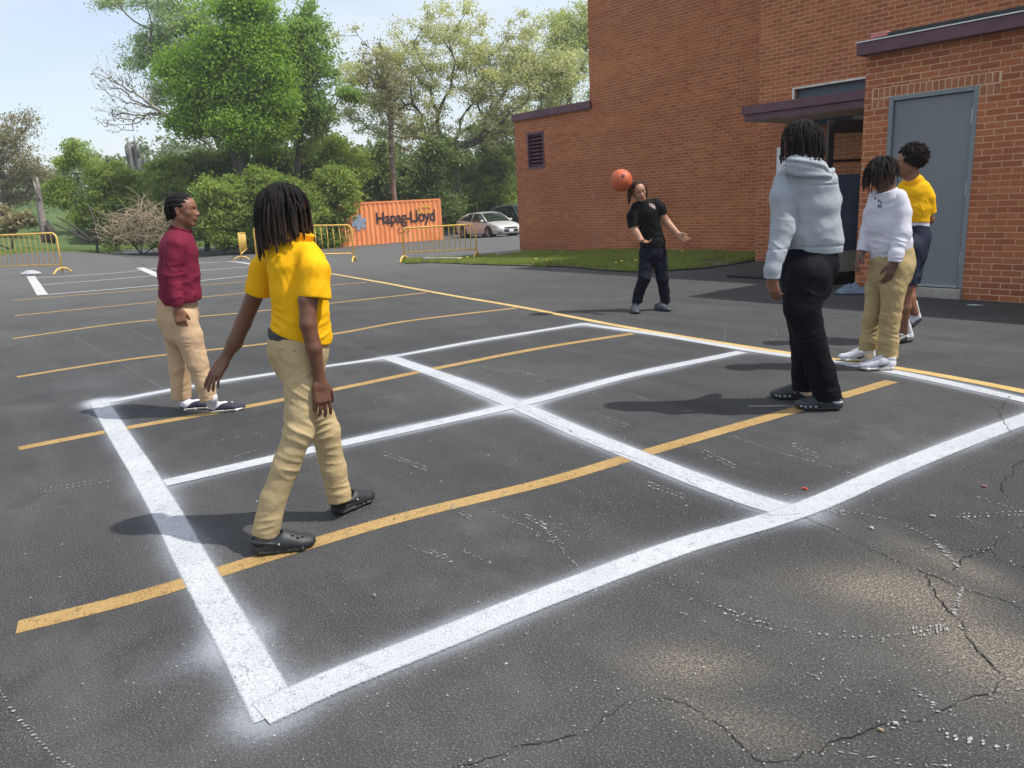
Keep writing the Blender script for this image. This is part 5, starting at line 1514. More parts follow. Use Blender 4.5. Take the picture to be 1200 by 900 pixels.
class Half:
    """keeps the side of the plane the normal points AWAY from"""
    def __init__(s, c, n, k=0.0, mask=None):
        s.c = np.asarray(c, float); s.n = _n(n); s.k = k; s.sub = None; s.mask = mask
    def __call__(s, P): return (P - s.c) @ s.n

def field(prims):
    def f(P):
        d = np.full(len(P), 10.0, np.float64)
        for p in prims:
            if isinstance(p, Half):
                v = p(P)
                if p.mask is not None:
                    v = np.where(p.mask(P), v, -10)
                d = smax(d, v, p.k); continue
            far = np.linalg.norm(P - p.c, axis=1) - p.R
            m = far < 0.09 + p.k * 2
            if not m.any():
                if not p.sub: d = np.minimum(d, np.maximum(far, 0.05))
                continue
            v = np.maximum(far, 0.05); 
            v[m] = p(P[m])
            if p.sub:
                v = np.where(m, v, 10)
                d = smax(d, -v, p.k)
            else:
                d = smin(d, v, p.k)
        return d
    return f

def bounds(prims, pad=0.03):
    lo = np.min([p.c - p.R for p in prims if not isinstance(p, Half) and not p.sub], 0) - pad
    hi = np.max([p.c + p.R for p in prims if not isinstance(p, Half) and not p.sub], 0) + pad
    return lo, hi

def polygonise(f, lo, hi, h, B=6):
    dims = np.ceil((hi - lo) / h / B).astype(int) + 1
    g = np.stack(np.meshgrid(*[np.arange(k) for k in dims], indexing='ij'), -1).reshape(-1, 3)
    cc = lo + (g + 0.5) * B * h
    dc = f(cc)
    act = np.abs(dc) < B * h * 1.35 + 0.012
    n = dims * B
    D = np.repeat(np.repeat(np.repeat(dc.reshape(dims), B, 0), B, 1), B, 2).astype(np.float32)
    ga = g[act]
    off = np.stack(np.meshgrid(*[np.arange(B)] * 3, indexing='ij'), -1).reshape(-1, 3)
    for s0 in range(0, len(ga), 2000):
        idx = (ga[s0:s0 + 2000, None, :] * B + off[None]).reshape(-1, 3)
        v = f(lo + idx * h)
        D[idx[:, 0], idx[:, 1], idx[:, 2]] = v
    # surface nets
    S = D < 0
    c = [D[i:n[0] - 1 + i, j:n[1] - 1 + j, k:n[2] - 1 + k] for i in (0, 1) for j in (0, 1) for k in (0, 1)]
    s = sum((q < 0).astype(np.int8) for q in c)
    cell = np.argwhere((s > 0) & (s < 8))
    if len(cell) == 0: return np.zeros((0, 3)), np.zeros((0, 4), int)
    cid = -np.ones(n - 1, np.int32); cid[cell[:, 0], cell[:, 1], cell[:, 2]] = np.arange(len(cell))
    corners = np.array([(i, j, k) for i in (0, 1) for j in (0, 1) for k in (0, 1)])
    val = np.stack([D[cell[:, 0] + o[0], cell[:, 1] + o[1], cell[:, 2] + o[2]] for o in corners], 1)
    acc = np.zeros((len(cell), 3)); cntr = np.zeros(len(cell))
    for a in range(8):
        for b in range(a + 1, 8):
            if np.abs(corners[a] - corners[b]).sum() != 1: continue
            va, vb = val[:, a], val[:, b]; m = (va < 0) != (vb < 0)
            t_ = np.where(m, va / np.where(m, va - vb, 1), 0)
            acc += np.where(m[:, None], corners[a] + t_[:, None] * (corners[b] - corners[a]), 0); cntr += m
    V = lo + (cell + acc / cntr[:, None]) * h
    Fs = []
    for ax in range(3):
        o = np.eye(3, dtype=int)[ax]; u = np.eye(3, dtype=int)[(ax + 1) % 3]; v = np.eye(3, dtype=int)[(ax + 2) % 3]
        A = S[:n[0] - o[0], :n[1] - o[1], :n[2] - o[2]]; Bq = S[o[0]:, o[1]:, o[2]:]
        e = np.argwhere(A != Bq)
        e = e[(e[:, (ax + 1) % 3] > 0) & (e[:, (ax + 2) % 3] > 0) & (e < n - 1).all(1)]
        sg = S[e[:, 0], e[:, 1], e[:, 2]]
        q = [cid[tuple((e - a * u - b * v).T)] for a, b in ((0, 0), (1, 0), (1, 1), (0, 1))]
        q = np.stack(q, 1); q[~sg] = q[~sg][:, ::-1]
        Fs.append(q[(q >= 0).all(1)])
    return V, np.concatenate(Fs)

def grad_n(f, V, e=0.0015):
    g = np.stack([f(V + np.eye(3)[i] * e) - f(V - np.eye(3)[i] * e) for i in range(3)], 1)
    return g / (np.linalg.norm(g, axis=1)[:, None] + 1e-9)

def sdf_mesh(name, prims, h, m, parent, disp=None, color=None, lo=None, hi=None, f=None):
    f = f or field(prims)
    if lo is None: lo, hi = bounds(prims)
    V, F = polygonise(f, lo, hi, h)
    if disp is not None:
        N = vnormals(V, F)
        V = V + N * disp(V, N)[:, None]
    at = None
    if color is not None: at = {'tone': color(V)}
    return mesh_obj(name, V, F, m, parent, True, at)

def vnormals(V, F):
    a = V[F[:, 2]] - V[F[:, 0]]; b = V[F[:, 3]] - V[F[:, 1]]
    fn = np.cross(a, b); N = np.zeros_like(V)
    for k in range(4): np.add.at(N, F[:, k], fn)
    return N / (np.linalg.norm(N, axis=1)[:, None] + 1e-12)

def ridged(P):
    return 1 - np.abs(vnoise(P)) * 2.2

# -------- fabric folds: list of (centre, radius, direction, frequency, amplitude)
def fold_disp(zones, base=0.0018, bscale=16, hang=None):
    def f(V, N):
        d = base * (vnoise(V * bscale) + 0.5 * vnoise(V * bscale * 2.3 + 7))
        for (c, r, dr, fr, am) in zones:
            c = np.asarray(c, float); dr = _n(dr)
            q = V - c; m = np.exp(-(np.sum(q * q, 1) / r ** 2))
            e1 = _n(np.cross(dr, [0.31, 0.52, 0.79])); e2 = np.cross(dr, e1)
            wq = q + 0.018 * np.stack([vnoise(V * 9 + 3), vnoise(V * 9 + 9), vnoise(V * 9 + 17)], 1)
            P3 = np.stack([(wq @ dr) * fr * 0.42, (wq @ e1) * 10.0, (wq @ e2) * 10.0], 1)
            n1 = vnoise(P3 + c[0] * 3.1); 
            wv = np.clip(1 - np.abs(n1) * 2.6, -0.3, 1)
            d = d + am * 0.56 * m * (wv - 0.25)
        return d
    return f

# -------- materials for people
def skin_mat(name, c):
    t = NT(name); p = t.obj()
    tone = t.n('ShaderNodeAttribute', attribute_name='tone').outputs['Fac']
    col = t.ramp(t.noise(p, 14, 3), [(0.3, tuple(k * 0.86 for k in c)), (0.7, tuple(min(1, k * 1.08) for k in c))])
    col = t.mix(t.math('MULTIPLY', tone, 1.0, clamp=True), col, tuple(k * f_ for k, f_ in zip(c, (0.42, 0.32, 0.32))))
    pal = t.math('MULTIPLY', tone, -1.0, clamp=True)
    col = t.mix(pal, col, tuple(min(1, k * 1.5) for k in c))
    return t.out(t.pbr(col, 0.48, 0, t.bump(t.noise(p, 250, 3), 0.15, 0.002), 0.4, **{'Subsurface Weight': 0.08, 'Subsurface Radius': (0.01, 0.004, 0.002), 'Subsurface Scale': 0.5}))
def fabric_mat(name, c, var=0.08, rough=0.9, weave=900.0, bump=0.25, bs=1.0, sheen=0.0, fleck=0.0, wr=24.0):
    t = NT(name); p = t.obj()
    col = t.ramp(t.noise(p, 7, 4), [(0.3, tuple(k * (1 - var) for k in c)), (0.7, tuple(min(1, k * (1 + var)) for k in c))])
    if fleck:
        col = t.mix(t.math('MULTIPLY', t.ramp(t.noise(p, 420, 3, 0.8), [(0.4, 0.0), (0.65, 1.0)]), fleck), col, tuple(k * 0.55 for k in c))
    col = t.mix(t.math('MULTIPLY', t.ramp(t.noise(p, 130, 3, 0.8), [(0.38, 1.0), (0.6, 0.0)]), 0.22), col, tuple(k * 0.72 for k in c))
    tone = t.n('ShaderNodeAttribute', attribute_name='tone').outputs['Fac']
    col = t.mix(t.math('MULTIPLY', tone, 1.0, clamp=True), col, tuple(k * 0.55 for k in c))
    wv = t.noise(p, weave, 2, 0.6)
    fold = t.noise(t.scale(p, 1, 1, 0.6), wr, 4, 0.55, dist=0.8)
    h = t.math('ADD', t.math('MULTIPLY', wv, 0.05), fold)
    return t.out(t.pbr(col, rough, 0, t.bump(h, bump, 0.012 * bs), 0.12, **{'Sheen Weight': sheen, 'Sheen Roughness': 0.5}))
M_hair = mat('black_hair', (0.010, 0.009, 0.009), 0.75, 0, 0.4, 60, 0.5, 300, spec=0.12)
M_hair_l = mat('dark_brown_hair', (0.020, 0.014, 0.012), 0.85, 0, 0.5, 40, 0.5, 300, spec=0.1)
M_hair_b = mat('brown_hair', (0.040, 0.020, 0.013), 0.75, 0, 0.4, 60, 0.5, 300, spec=0.2)
t = NT('lock_hair'); p = t.obj()
tn = t.n('ShaderNodeAttribute', attribute_name='tint').outputs['Fac']
M_locks = t.out(t.pbr(t.ramp(tn, [(0.0, (0.008, 0.0075, 0.0075)), (0.6, (0.014, 0.011, 0.010)), (1.0, (0.048, 0.031, 0.022))]), 0.8, 0, t.bump(t.noise(p, 320, 3), 0.8, 0.004), 0.15))
M_white_sock = fabric_mat('white_sock_knit', (0.62, 0.63, 0.68), 0.04, 0.9, 500, 0.3)
M_croc = mat('black_clog_foam', (0.020, 0.023, 0.026), 0.55, 0, 0.15, 20, 0.15, 300)

# -------- hand
def hand_prims(wrist, dirn, palm_n, sc, curl=0.5, thumb_side=1, spread=0.10, curls=None, thumb_curl=0.3):
    """wrist point, direction to the fingers, palm normal; thumb_side: +1 thumb along cross(dirn, palm_n)"""
    d = _n(dirn); pn = np.asarray(palm_n, float); pn = _n(pn - d * pn.dot(d)); x = np.cross(d, pn) * thumb_side
    P = []
    L = 0.088 * sc
    pc = wrist + d * L * 0.55
    fr = np.array([x, pn, d])
    P.append(Seg(wrist - d * 0.02 * sc, wrist + d * 0.02 * sc, (0.024 * sc, 0.017 * sc), (0.027 * sc, 0.016 * sc), x, 0.012))
    P.append(Box(pc, np.array([0.036, 0.0125, 0.044]) * sc, fr, 0.0115 * sc, 0.014 * sc))
    P.append(Ell(wrist + d * 0.035 * sc + x * 0.021 * sc + pn * 0.007 * sc, np.array([0.016, 0.013, 0.028]) * sc, fr, 0.012 * sc))
    offs = [0.0275, 0.0095, -0.0085, -0.026]; lens = [0.071, 0.079, 0.073, 0.058]; rad = [0.0088, 0.0090, 0.0086, 0.0077]
    back = [0.0, 0.003, 0.001, -0.006]
    for i in range(4):
        c = curls[i] if curls is not None else curl * (0.85 + 0.12 * i)
        p0 = wrist + d * (L + back[i] * sc - 0.006 * sc) + x * offs[i] * sc
        dd = _n(d + x * (offs[i] * spread / 0.0275))
        ang = 0.0; l = [0.45, 0.31, 0.24]; r = rad[i] * sc; p_ = p0
        P.append(Seg(p0 - dd * 0.02 * sc, p0, r * 1.05, r * 1.05, x, 0.006 * sc))
        for j in range(3):
            ang += c * (0.65 if j == 0 else 0.95)
            dj = dd * math.cos(ang) + pn * math.sin(ang)
            q = p_ + dj * lens[i] * sc * l[j]
            r2 = r * (0.93 if j < 2 else 0.80)
            P.append(Seg(p_, q, r, r2, x, 0.0018 * sc)); p_ = q; r = r2
    t0 = wrist + d * 0.026 * sc + x * 0.026 * sc + pn * 0.004 * sc
    a1 = _n(d * 0.75 + x * 0.62 + pn * 0.30); a2 = _n(d * 0.9 + x * (0.35 - 0.3 * thumb_curl) + pn * (0.25 + 0.4 * thumb_curl)); a3 = _n(d * 0.95 + x * (0.12 - 0.5 * thumb_curl) + pn * (0.25 + 0.5 * thumb_curl))
    t1 = t0 + a1 * 0.026 * sc; t2 = t1 + a2 * 0.031 * sc; t3 = t2 + a3 * 0.024 * sc
    P.append(Seg(t0, t1, 0.0125 * sc, 0.0108 * sc, d, 0.008 * sc)); P.append(Seg(t1, t2, 0.0105 * sc, 0.0095 * sc, d, 0.003 * sc)); P.append(Seg(t2, t3, 0.0096 * sc, 0.0080 * sc, d, 0.0018 * sc))
    return P

# -------- head.  c = centre of the cranium, F rows = (right, forward, up), s = head height (chin to crown)
def head_prims(c, F, s):
    R_, Fw, U = F
    def p(x, y, z): return c + (R_ * x + Fw * y + U * z) * s
    P = []
    e = lambda x, y, z, rx, ry, rz, k, sub=False: P.append(Ell(p(x, y, z), (rx * s, ry * s, rz * s), F, k * s, sub))
    e(0, -0.06, 0.13, 0.335, 0.405, 0.36, 0.0)                 # cranium
    e(0, 0.12, 0.06, 0.29, 0.29, 0.31, 0.10)                   # forehead
    e(0, 0.12, -0.17, 0.255, 0.255, 0.26, 0.10)                # mid face
    P.append(Seg(p(0.20, -0.02, -0.22), p(0.06, 0.24, -0.43), 0.085 * s, 0.065 * s, R_, 0.10 * s))   # jaw
    P.append(Seg(p(-0.20, -0.02, -0.22), p(-0.06, 0.24, -0.43), 0.085 * s, 0.065 * s, R_, 0.10 * s))
    e(0, 0.25, -0.405, 0.075, 0.070, 0.060, 0.06)              # chin
    e(0.155, 0.22, -0.10, 0.10, 0.09, 0.07, 0.08); e(-0.155, 0.22, -0.10, 0.10, 0.09, 0.07, 0.08)     # cheeks
    P.append(Seg(p(-0.15, 0.33, 0.055), p(0.15, 0.33, 0.055), 0.038 * s, 0.038 * s, U, 0.06 * s))      # brow
    e(0.125, 0.40, -0.01, 0.085, 0.07, 0.055, 0.05, True); e(-0.125, 0.40, -0.01, 0.085, 0.07, 0.055, 0.05, True)   # sockets
    e(0.125, 0.305, -0.01, 0.064, 0.058, 0.050, 0.018); e(-0.125, 0.305, -0.01, 0.064, 0.058, 0.050, 0.018)         # eye balls with lids
    P.append(Seg(p(0, 0.36, 0.01), p(0, 0.435, -0.135), 0.032 * s, 0.042 * s, R_, 0.035 * s))          # nose bridge
    e(0, 0.440, -0.150, 0.050, 0.050, 0.040, 0.03); e(0.052, 0.405, -0.160, 0.036, 0.036, 0.030, 0.02); e(-0.052, 0.405, -0.160, 0.036, 0.036, 0.030, 0.02)
    e(0, 0.335, -0.265, 0.10, 0.070, 0.075, 0.05)              # muzzle
    P.append(Seg(p(-0.075, 0.365, -0.252), p(0.075, 0.365, -0.252), 0.026 * s, 0.026 * s, U, 0.012 * s)); P.append(Seg(p(-0.03, 0.385, -0.248), p(0.03, 0.385, -0.248), 0.027 * s, 0.027 * s, U, 0.02 * s))
    P.append(Seg(p(-0.060, 0.365, -0.300), p(0.060, 0.365, -0.300), 0.029 * s, 0.029 * s, U, 0.012 * s)); P.append(Seg(p(-0.02, 0.378, -0.303), p(0.02, 0.378, -0.303), 0.031 * s, 0.031 * s, U, 0.02 * s))
    P.append(Seg(p(-0.085, 0.395, -0.275), p(0.085, 0.395, -0.275), 0.006 * s, 0.006 * s, U, 0.010 * s, True))
    for sg in (-1, 1):                                          # ears
        P.append(Seg(p(sg * 0.325, -0.045, 0.04), p(sg * 0.335, -0.02, -0.14), (0.045 * s, 0.028 * s), (0.035 * s, 0.024 * s), Fw, 0.02 * s))
        P.append(Seg(p(sg * 0.352, -0.085, 0.055), p(sg * 0.350, -0.070, -0.07), 0.018 * s, 0.016 * s, Fw, 0.012 * s))
        P.append(Seg(p(sg * 0.350, -0.055, 0.075), p(sg * 0.345, 0.00, 0.06), 0.017 * s, 0.014 * s, Fw, 0.012 * s))
        P.append(Ell(p(sg * 0.37, -0.035, -0.02), (0.022 * s, 0.026 * s, 0.045 * s), F, 0.015 * s, True))
    return P
def head_tone(c, F, s):
    """darker lips and brows; used as vertex tone"""
    def f(V):
        q = (V - c) @ F.T / s
        lip = np.exp(-((q[:, 0] / 0.085) ** 4 + ((q[:, 2] + 0.278) / 0.046) ** 4)) * (q[:, 1] > 0.3) * 0.42
        brow = np.exp(-(((np.abs(q[:, 0]) - 0.13) / 0.085) ** 4 + ((q[:, 2] - 0.085 + 0.25 * (np.abs(q[:, 0]) - 0.13) ** 2) / 0.020) ** 4)) * (q[:, 1] > 0.15)
        return np.clip(lip + brow * 0.9, 0, 1)
    return f
def make_eyes(c, F, s, par):
    for sg in (-1, 1):
        e0 = c + (F[0] * sg * 0.125 + F[1] * 0.312 + F[2] * -0.012) * s
        bm = bmesh.new(); bmesh.ops.create_uvsphere(bm, u_segments=20, v_segments=14, radius=0.058 * s)
        me = bpy.data.meshes.new('eye')
        # white almond, dark iris
        M3 = Matrix([tuple(F[0]), tuple(F[1]), tuple(F[2])]).transposed()
        iris = []
        for v in bm.verts:
            q = v.co.copy(); iris.append(1.0 if (q.y > 0.0475 * s) else 0.0)
            q.x *= 0.95; q.z *= 0.36
            v.co = M3 @ q
        bm.to_mesh(me); bm.free()
        at = me.attributes.new('tone', 'FLOAT', 'POINT'); at.data.foreach_set('value', np.array(iris, np.float32))
        me.polygons.foreach_set('use_smooth', np.ones(len(me.polygons), bool))
        me.materials.append(M_eye)
        o = bpy.data.objects.new('eye', me); link(o, par); o.location = tuple(e0)
t = NT('eye_surface'); tt_ = t.n('ShaderNodeAttribute', attribute_name='tone').outputs['Fac']
M_eye = t.out(t.pbr(t.ramp(tt_, [(0.45, (0.38, 0.34, 0.31)), (0.55, (0.018, 0.010, 0.007))]), 0.15))

# -------- dreadlocks and other hair
def locks(name, c, F, s, n, rg, par, m, lenf, r=(0.0065, 0.009), region=None, lift=0.03, stiff=0.35, tipc=0.5, side=None, start_bias=None, collide=(0.35, 0.425, 0.395), wig=0.5, extra=None):
    """lenf(q)-> length in metres for a root direction q in head space (right, forward, up)"""
    VV, FF, TT = [], [], []
    seg = 6
    made = 0; tries = 0; roots = []
    while made < n and tries < n * 60:
        tries += 1
        v = rg.normal(size=3); v /= np.linalg.norm(v)
        if region is not None and not region(v): continue
        if roots and min(np.linalg.norm(v - q) for q in roots) < 1.35 / math.sqrt(n) * (1.0 - tries / (n * 60.0)): continue
        roots.append(v)
        made += 1
        root = np.array([v[0] * 0.335, v[1] * 0.40 - 0.05, v[2] * 0.36 + 0.14])
        nrm = _n(v / np.array([0.335, 0.40, 0.36]))
        Lk = lenf(v) * rg.uniform(0.78, 1.15); 
        if Lk <= 0: continue
        st = 0.010; p = c + (F.T @ root) * s * 0.98; pts = [p - (F.T @ nrm) * 0.006]
        nw = F.T @ nrm
        hz = nw.copy(); hz[2] = 0; hz = hz + rg.normal(size=3) * [0.25, 0.25, 0]; hz = hz / (np.linalg.norm(hz) + 1e-6)
        d = _n(nw * (0.25 + lift * 6) + hz * 0.7)
        if side is not None: d = _n(d + side(v))
        rad0 = rg.uniform(*r)
        ph = rg.uniform(0, 6.28, 2); pts.append(p)
        tot = 0
        while tot < Lk:
            g = np.array([0, 0, -1.0])
            d = _n(d * (1 - stiff) + g * stiff + 0.06 * wig * np.array([math.sin(tot * 60 + ph[0]), math.cos(tot * 47 + ph[1]), 0]))
            p = p + d * st; tot += st
            # push out of the head
            q = (F @ (p - c)) / s - np.array([0, -0.04, 0.10])
            el = np.array(collide); k = np.linalg.norm(q / el)
            if k < 1.0:
                q = q / k; p2 = c + (F.T @ (q + np.array([0, -0.04, 0.10]))) * s; p = p2
            # keep off neck and shoulders
            if extra is not None: p = extra(p, rad0)
            pts.append(p.copy())
        pts = np.array(pts); m_ = len(pts)
        T = np.gradient(pts, axis=0); T /= np.linalg.norm(T, axis=1)[:, None] + 1e-9
        U = np.cross(T, np.array([0.3, 0.2, 0.93])); U /= np.linalg.norm(U, axis=1)[:, None] + 1e-9; W_ = np.cross(T, U)
        tt = np.linspace(0, 1, m_); rr = rad0 * (1.0 - 0.35 * tt) * (1 + 0.13 * np.sin(np.arange(m_) * 2.1 + ph[0]) + 0.08 * rg.normal(size=m_))
        rr[-1] *= 0.3; rr[-2] *= 0.8
        b = sum(len(x) for x in VV)
        th = np.arange(seg) * 2 * math.pi / seg
        ring = pts[:, None] + (U[:, None] * np.cos(th)[None, :, None] + W_[:, None] * np.sin(th)[None, :, None]) * rr[:, None, None]
        VV.append(ring.reshape(-1, 3))
        I = b + np.arange(m_ * seg).reshape(m_, seg)
        FF.append(np.stack([I[:-1], np.roll(I[:-1], -1, 1), np.roll(I[1:], -1, 1), I[1:]], -1).reshape(-1, 4))
        base_t = rg.random() * 0.5
        TT.append(np.repeat(np.clip(base_t + tt * tipc, 0, 1), seg))
    return np.concatenate(VV), np.concatenate(FF), np.concatenate(TT)

def hair_obj(name, c, F, s, par, m, parts, cap=True, capr=(0.345, 0.415, 0.375), face_cut=0.16, label=None, cap_region=None, disp=None, h=0.004):
    VV, FF, TT = [], [], []; b = 0
    if cap:
        prims = [Ell(c + (F.T @ np.array([0, -0.06, 0.13])) * s, tuple(k * s for k in capr), F)]
        prims.append(Ell(c + (F.T @ np.array([0, -0.12, -0.10])) * s, (0.30 * s, 0.30 * s, 0.26 * s), F, 0.08 * s))
        nc = _n(F.T @ np.array([0, 1, -0.75])); prims.append(Half(c + (F.T @ np.array([0, face_cut, 0.10])) * s, nc, 0.02 * s))
        if cap_region: prims += cap_region
        f = field(prims); lo, hi = bounds(prims)
        V, Fc = polygonise(f, lo, hi, h)
        if disp is not None: V = V + vnormals(V, Fc) * disp(V)[:, None]
        VV.append(V); FF.append(Fc); TT.append(np.full(len(V), 0.15)); b += len(V)
    for (V, Fq, T) in parts:
        VV.append(V); FF.append(Fq + b); TT.append(T); b += len(V)
    return mesh_obj(name, np.concatenate(VV), np.concatenate(FF), m, par, True, {'tint': np.concatenate(TT)})

# -------- clog / shoe builders (heel point on ground, toe direction, length)
def foot_frame(heel, toe_dir, pitch=0.0):
    d = np.asarray(toe_dir, float); d[2] = 0; d = _n(d); sd = np.cross(d, UPV)       # right-hand side
    if pitch:
        d2 = d * math.cos(pitch) - UPV * math.sin(pitch); u2 = UPV * math.cos(pitch) + d * math.sin(pitch)
    else: d2, u2 = d, UPV
    return np.array([sd, d2, u2])

def clog(par, heel, toe_dir, L, inner, pitch=0.0, m=None, jib=None, sock=None, strap=True, h=0.0035):
    """heel = rear bottom point. inner=+1 if the big-toe side is to the right of the foot direction"""
    F = foot_frame(heel, toe_dir, pitch); k = L / 0.27
    def p(x, y, z): return heel + F.T @ (np.array([x * inner, y, z]) * k)
    m = m or M_croc
    sole = [Seg(p(0, 0.040, 0.018), p(0.004, 0.11, 0.016), (0.041 * k, 0.019 * k), (0.041 * k, 0.016 * k), F[0], 0.01), Seg(p(0.004, 0.11, 0.013), p(0.006, 0.205, 0.013), (0.040 * k, 0.014 * k), (0.052 * k, 0.013 * k), F[0], 0.015), Seg(p(0.006, 0.205, 0.014), p(0.010, 0.232, 0.018), (0.052 * k, 0.014 * k), (0.040 * k, 0.014 * k), F[0], 0.015)]
    sole += [Half(p(0, 0.1, 0.0), -F[2], 0.003)]
    up = [Seg(p(0.004, 0.135, 0.045), p(0.008, 0.205, 0.030), (0.046 * k, 0.048 * k), (0.050 * k, 0.033 * k), F[0], 0.01), Ell(p(0.010, 0.232, 0.026), (0.040 * k, 0.036 * k, 0.026 * k), F, 0.02), Seg(p(0, 0.042, 0.032), p(0.002, 0.13, 0.037), (0.039 * k, 0.036 * k), (0.042 * k, 0.040 * k), F[0], 0.015)]
    up.append(Seg(p(0, 0.040, 0.082), p(0.002, 0.105, 0.092), (0.029 * k, 0.036 * k), (0.031 * k, 0.048 * k), F[0], 0.006, True))
    up.append(Half(p(0, 0.1, 0.012), -F[2], 0.002))
    for (x, y) in [(-0.018, 0.175), (0.0, 0.172), (0.020, 0.175), (-0.024, 0.195), (-0.006, 0.193), (0.014, 0.193), (0.032, 0.198), (-0.014, 0.214), (0.006, 0.214), (0.026, 0.216), (0.016, 0.232)]:
        up.append(Seg(p(x, y, 0.03), p(x, y, 0.11), 0.0048 * k, 0.0048 * k, F[0], 0.002, True))
    root = sdf_mesh('shoe', up, h, m, par)
    so_ = sdf_mesh('sole', sole, h, m, root)
    vh = MB()
    cols = [(sx, yy) for sx in (-1, 1) for yy in (0.150, 0.178, 0.206, 0.228)]
    for sx, yy in cols:
        xo = {0.150: 0.047, 0.178: 0.051, 0.206: 0.053, 0.228: 0.047}[yy]
        c0 = p(sx * xo + 0.004, yy, 0.026); R3 = Matrix([tuple(F[0] * inner), tuple(F[1]), tuple(F[2])]).transposed()
        vh.box(tuple(c0), (0.006 * k, 0.013 * k, 0.008 * k), R=R3, bevel=0.0015)
    vh.build('vent_hole', mat('clog_vent_light', (0.45, 0.46, 0.48), 0.6) if jib == 'light' else mat('clog_vent_dark', (0.006, 0.006, 0.006), 0.9), root)
    if strap:
        st_ = MB()
        pts = [p(-0.044, 0.118, 0.052), p(-0.041, 0.07, 0.060), p(-0.032, 0.025, 0.066), p(0, 0.004, 0.068), p(0.032, 0.025, 0.066), p(0.041, 0.07, 0.060), p(0.044, 0.118, 0.052)]
        Q = [tuple(q) for q in pts]
        st_.tube(Q, 0.0055 * k, 8)
        for sx in (-1, 1): st_.cyl(tuple(p(sx * 0.043, 0.120, 0.052)), tuple(p(sx * 0.051, 0.120, 0.052)), 0.0085 * k, 12)
        st_.build('heel_strap', m, root, True)
        rv = MB()
        for sx in (-1, 1): rv.cyl(tuple(p(sx * 0.051, 0.120, 0.052)), tuple(p(sx * 0.0525, 0.120, 0.052)), 0.005 * k, 10)
        rv.build('rivet', mat('rivet_grey', (0.35, 0.35, 0.36), 0.4), root, True)
    return root, p

def ankle_sock(par, p, F, k, ankle, m, r=0.034, low=False, name='sock', h=0.0035):
    P = [Seg(p(0, 0.045, 0.045), p(0.002, 0.13, 0.050), (0.028 * k, 0.026 * k), (0.029 * k, 0.026 * k), F[0], 0.02), Seg(p(0, 0.045, 0.05), ankle, 0.033 * k, r, F[0], 0.025)]
    return sdf_mesh(name, P, h, m, par)

def slip_on(par, heel, toe_dir, L, inner, m_up, m_sole, pitch=0.0, logo=True, h=0.0035):
    F = foot_frame(heel, toe_dir, pitch); k = L / 0.27
    def p(x, y, z): return heel + F.T @ (np.array([x * inner, y, z]) * k)
    sole = [Seg(p(0, 0.038, 0.013), p(0.002, 0.11, 0.012), (0.036 * k, 0.013 * k), (0.036 * k, 0.012 * k), F[0], 0.01), Seg(p(0.002, 0.11, 0.012), p(0.006, 0.20, 0.012), (0.036 * k, 0.012 * k), (0.047 * k, 0.012 * k), F[0], 0.012), Seg(p(0.006, 0.20, 0.012), p(0.010, 0.238, 0.016), (0.047 * k, 0.012 * k), (0.034 * k, 0.013 * k), F[0], 0.015), Half(p(0, 0.1, 0.001), -F[2], 0.002)]
    up = [Seg(p(0, 0.040, 0.035), p(0.002, 0.12, 0.040), (0.032 * k, 0.030 * k), (0.035 * k, 0.036 * k), F[0], 0.012), Seg(p(0.002, 0.13, 0.040), p(0.006, 0.20, 0.024), (0.036 * k, 0.038 * k), (0.043 * k, 0.026 * k), F[0], 0.012), Ell(p(0.010, 0.230, 0.024), (0.034 * k, 0.036 * k, 0.020 * k), F, 0.015)]
    up.append(Seg(p(0, 0.015, 0.085), p(0.002, 0.125, 0.085), (0.029 * k, 0.040 * k), (0.026 * k, 0.034 * k), F[0], 0.004, True)); up.append(Half(p(0, 0.1, 0.016), -F[2], 0.001))
    root = sdf_mesh('shoe', up, h, m_up, par)
    so_ = sdf_mesh('sole', sole, h, m_sole, root)
    lb = MB()
    for sgn in (-1, 1):
        pts = [p(sgn * 0.0375, 0.04, 0.017), p(sgn * 0.0375, 0.11, 0.016), p(sgn * 0.0475 + 0.005, 0.195, 0.016)]
        lb.tube([tuple(q) for q in pts], 0.0022 * k, 5)
    lb.build('sole_stripe', mat('navy_stripe', (0.02, 0.025, 0.045), 0.6), root, True)
    return root, p, F, k

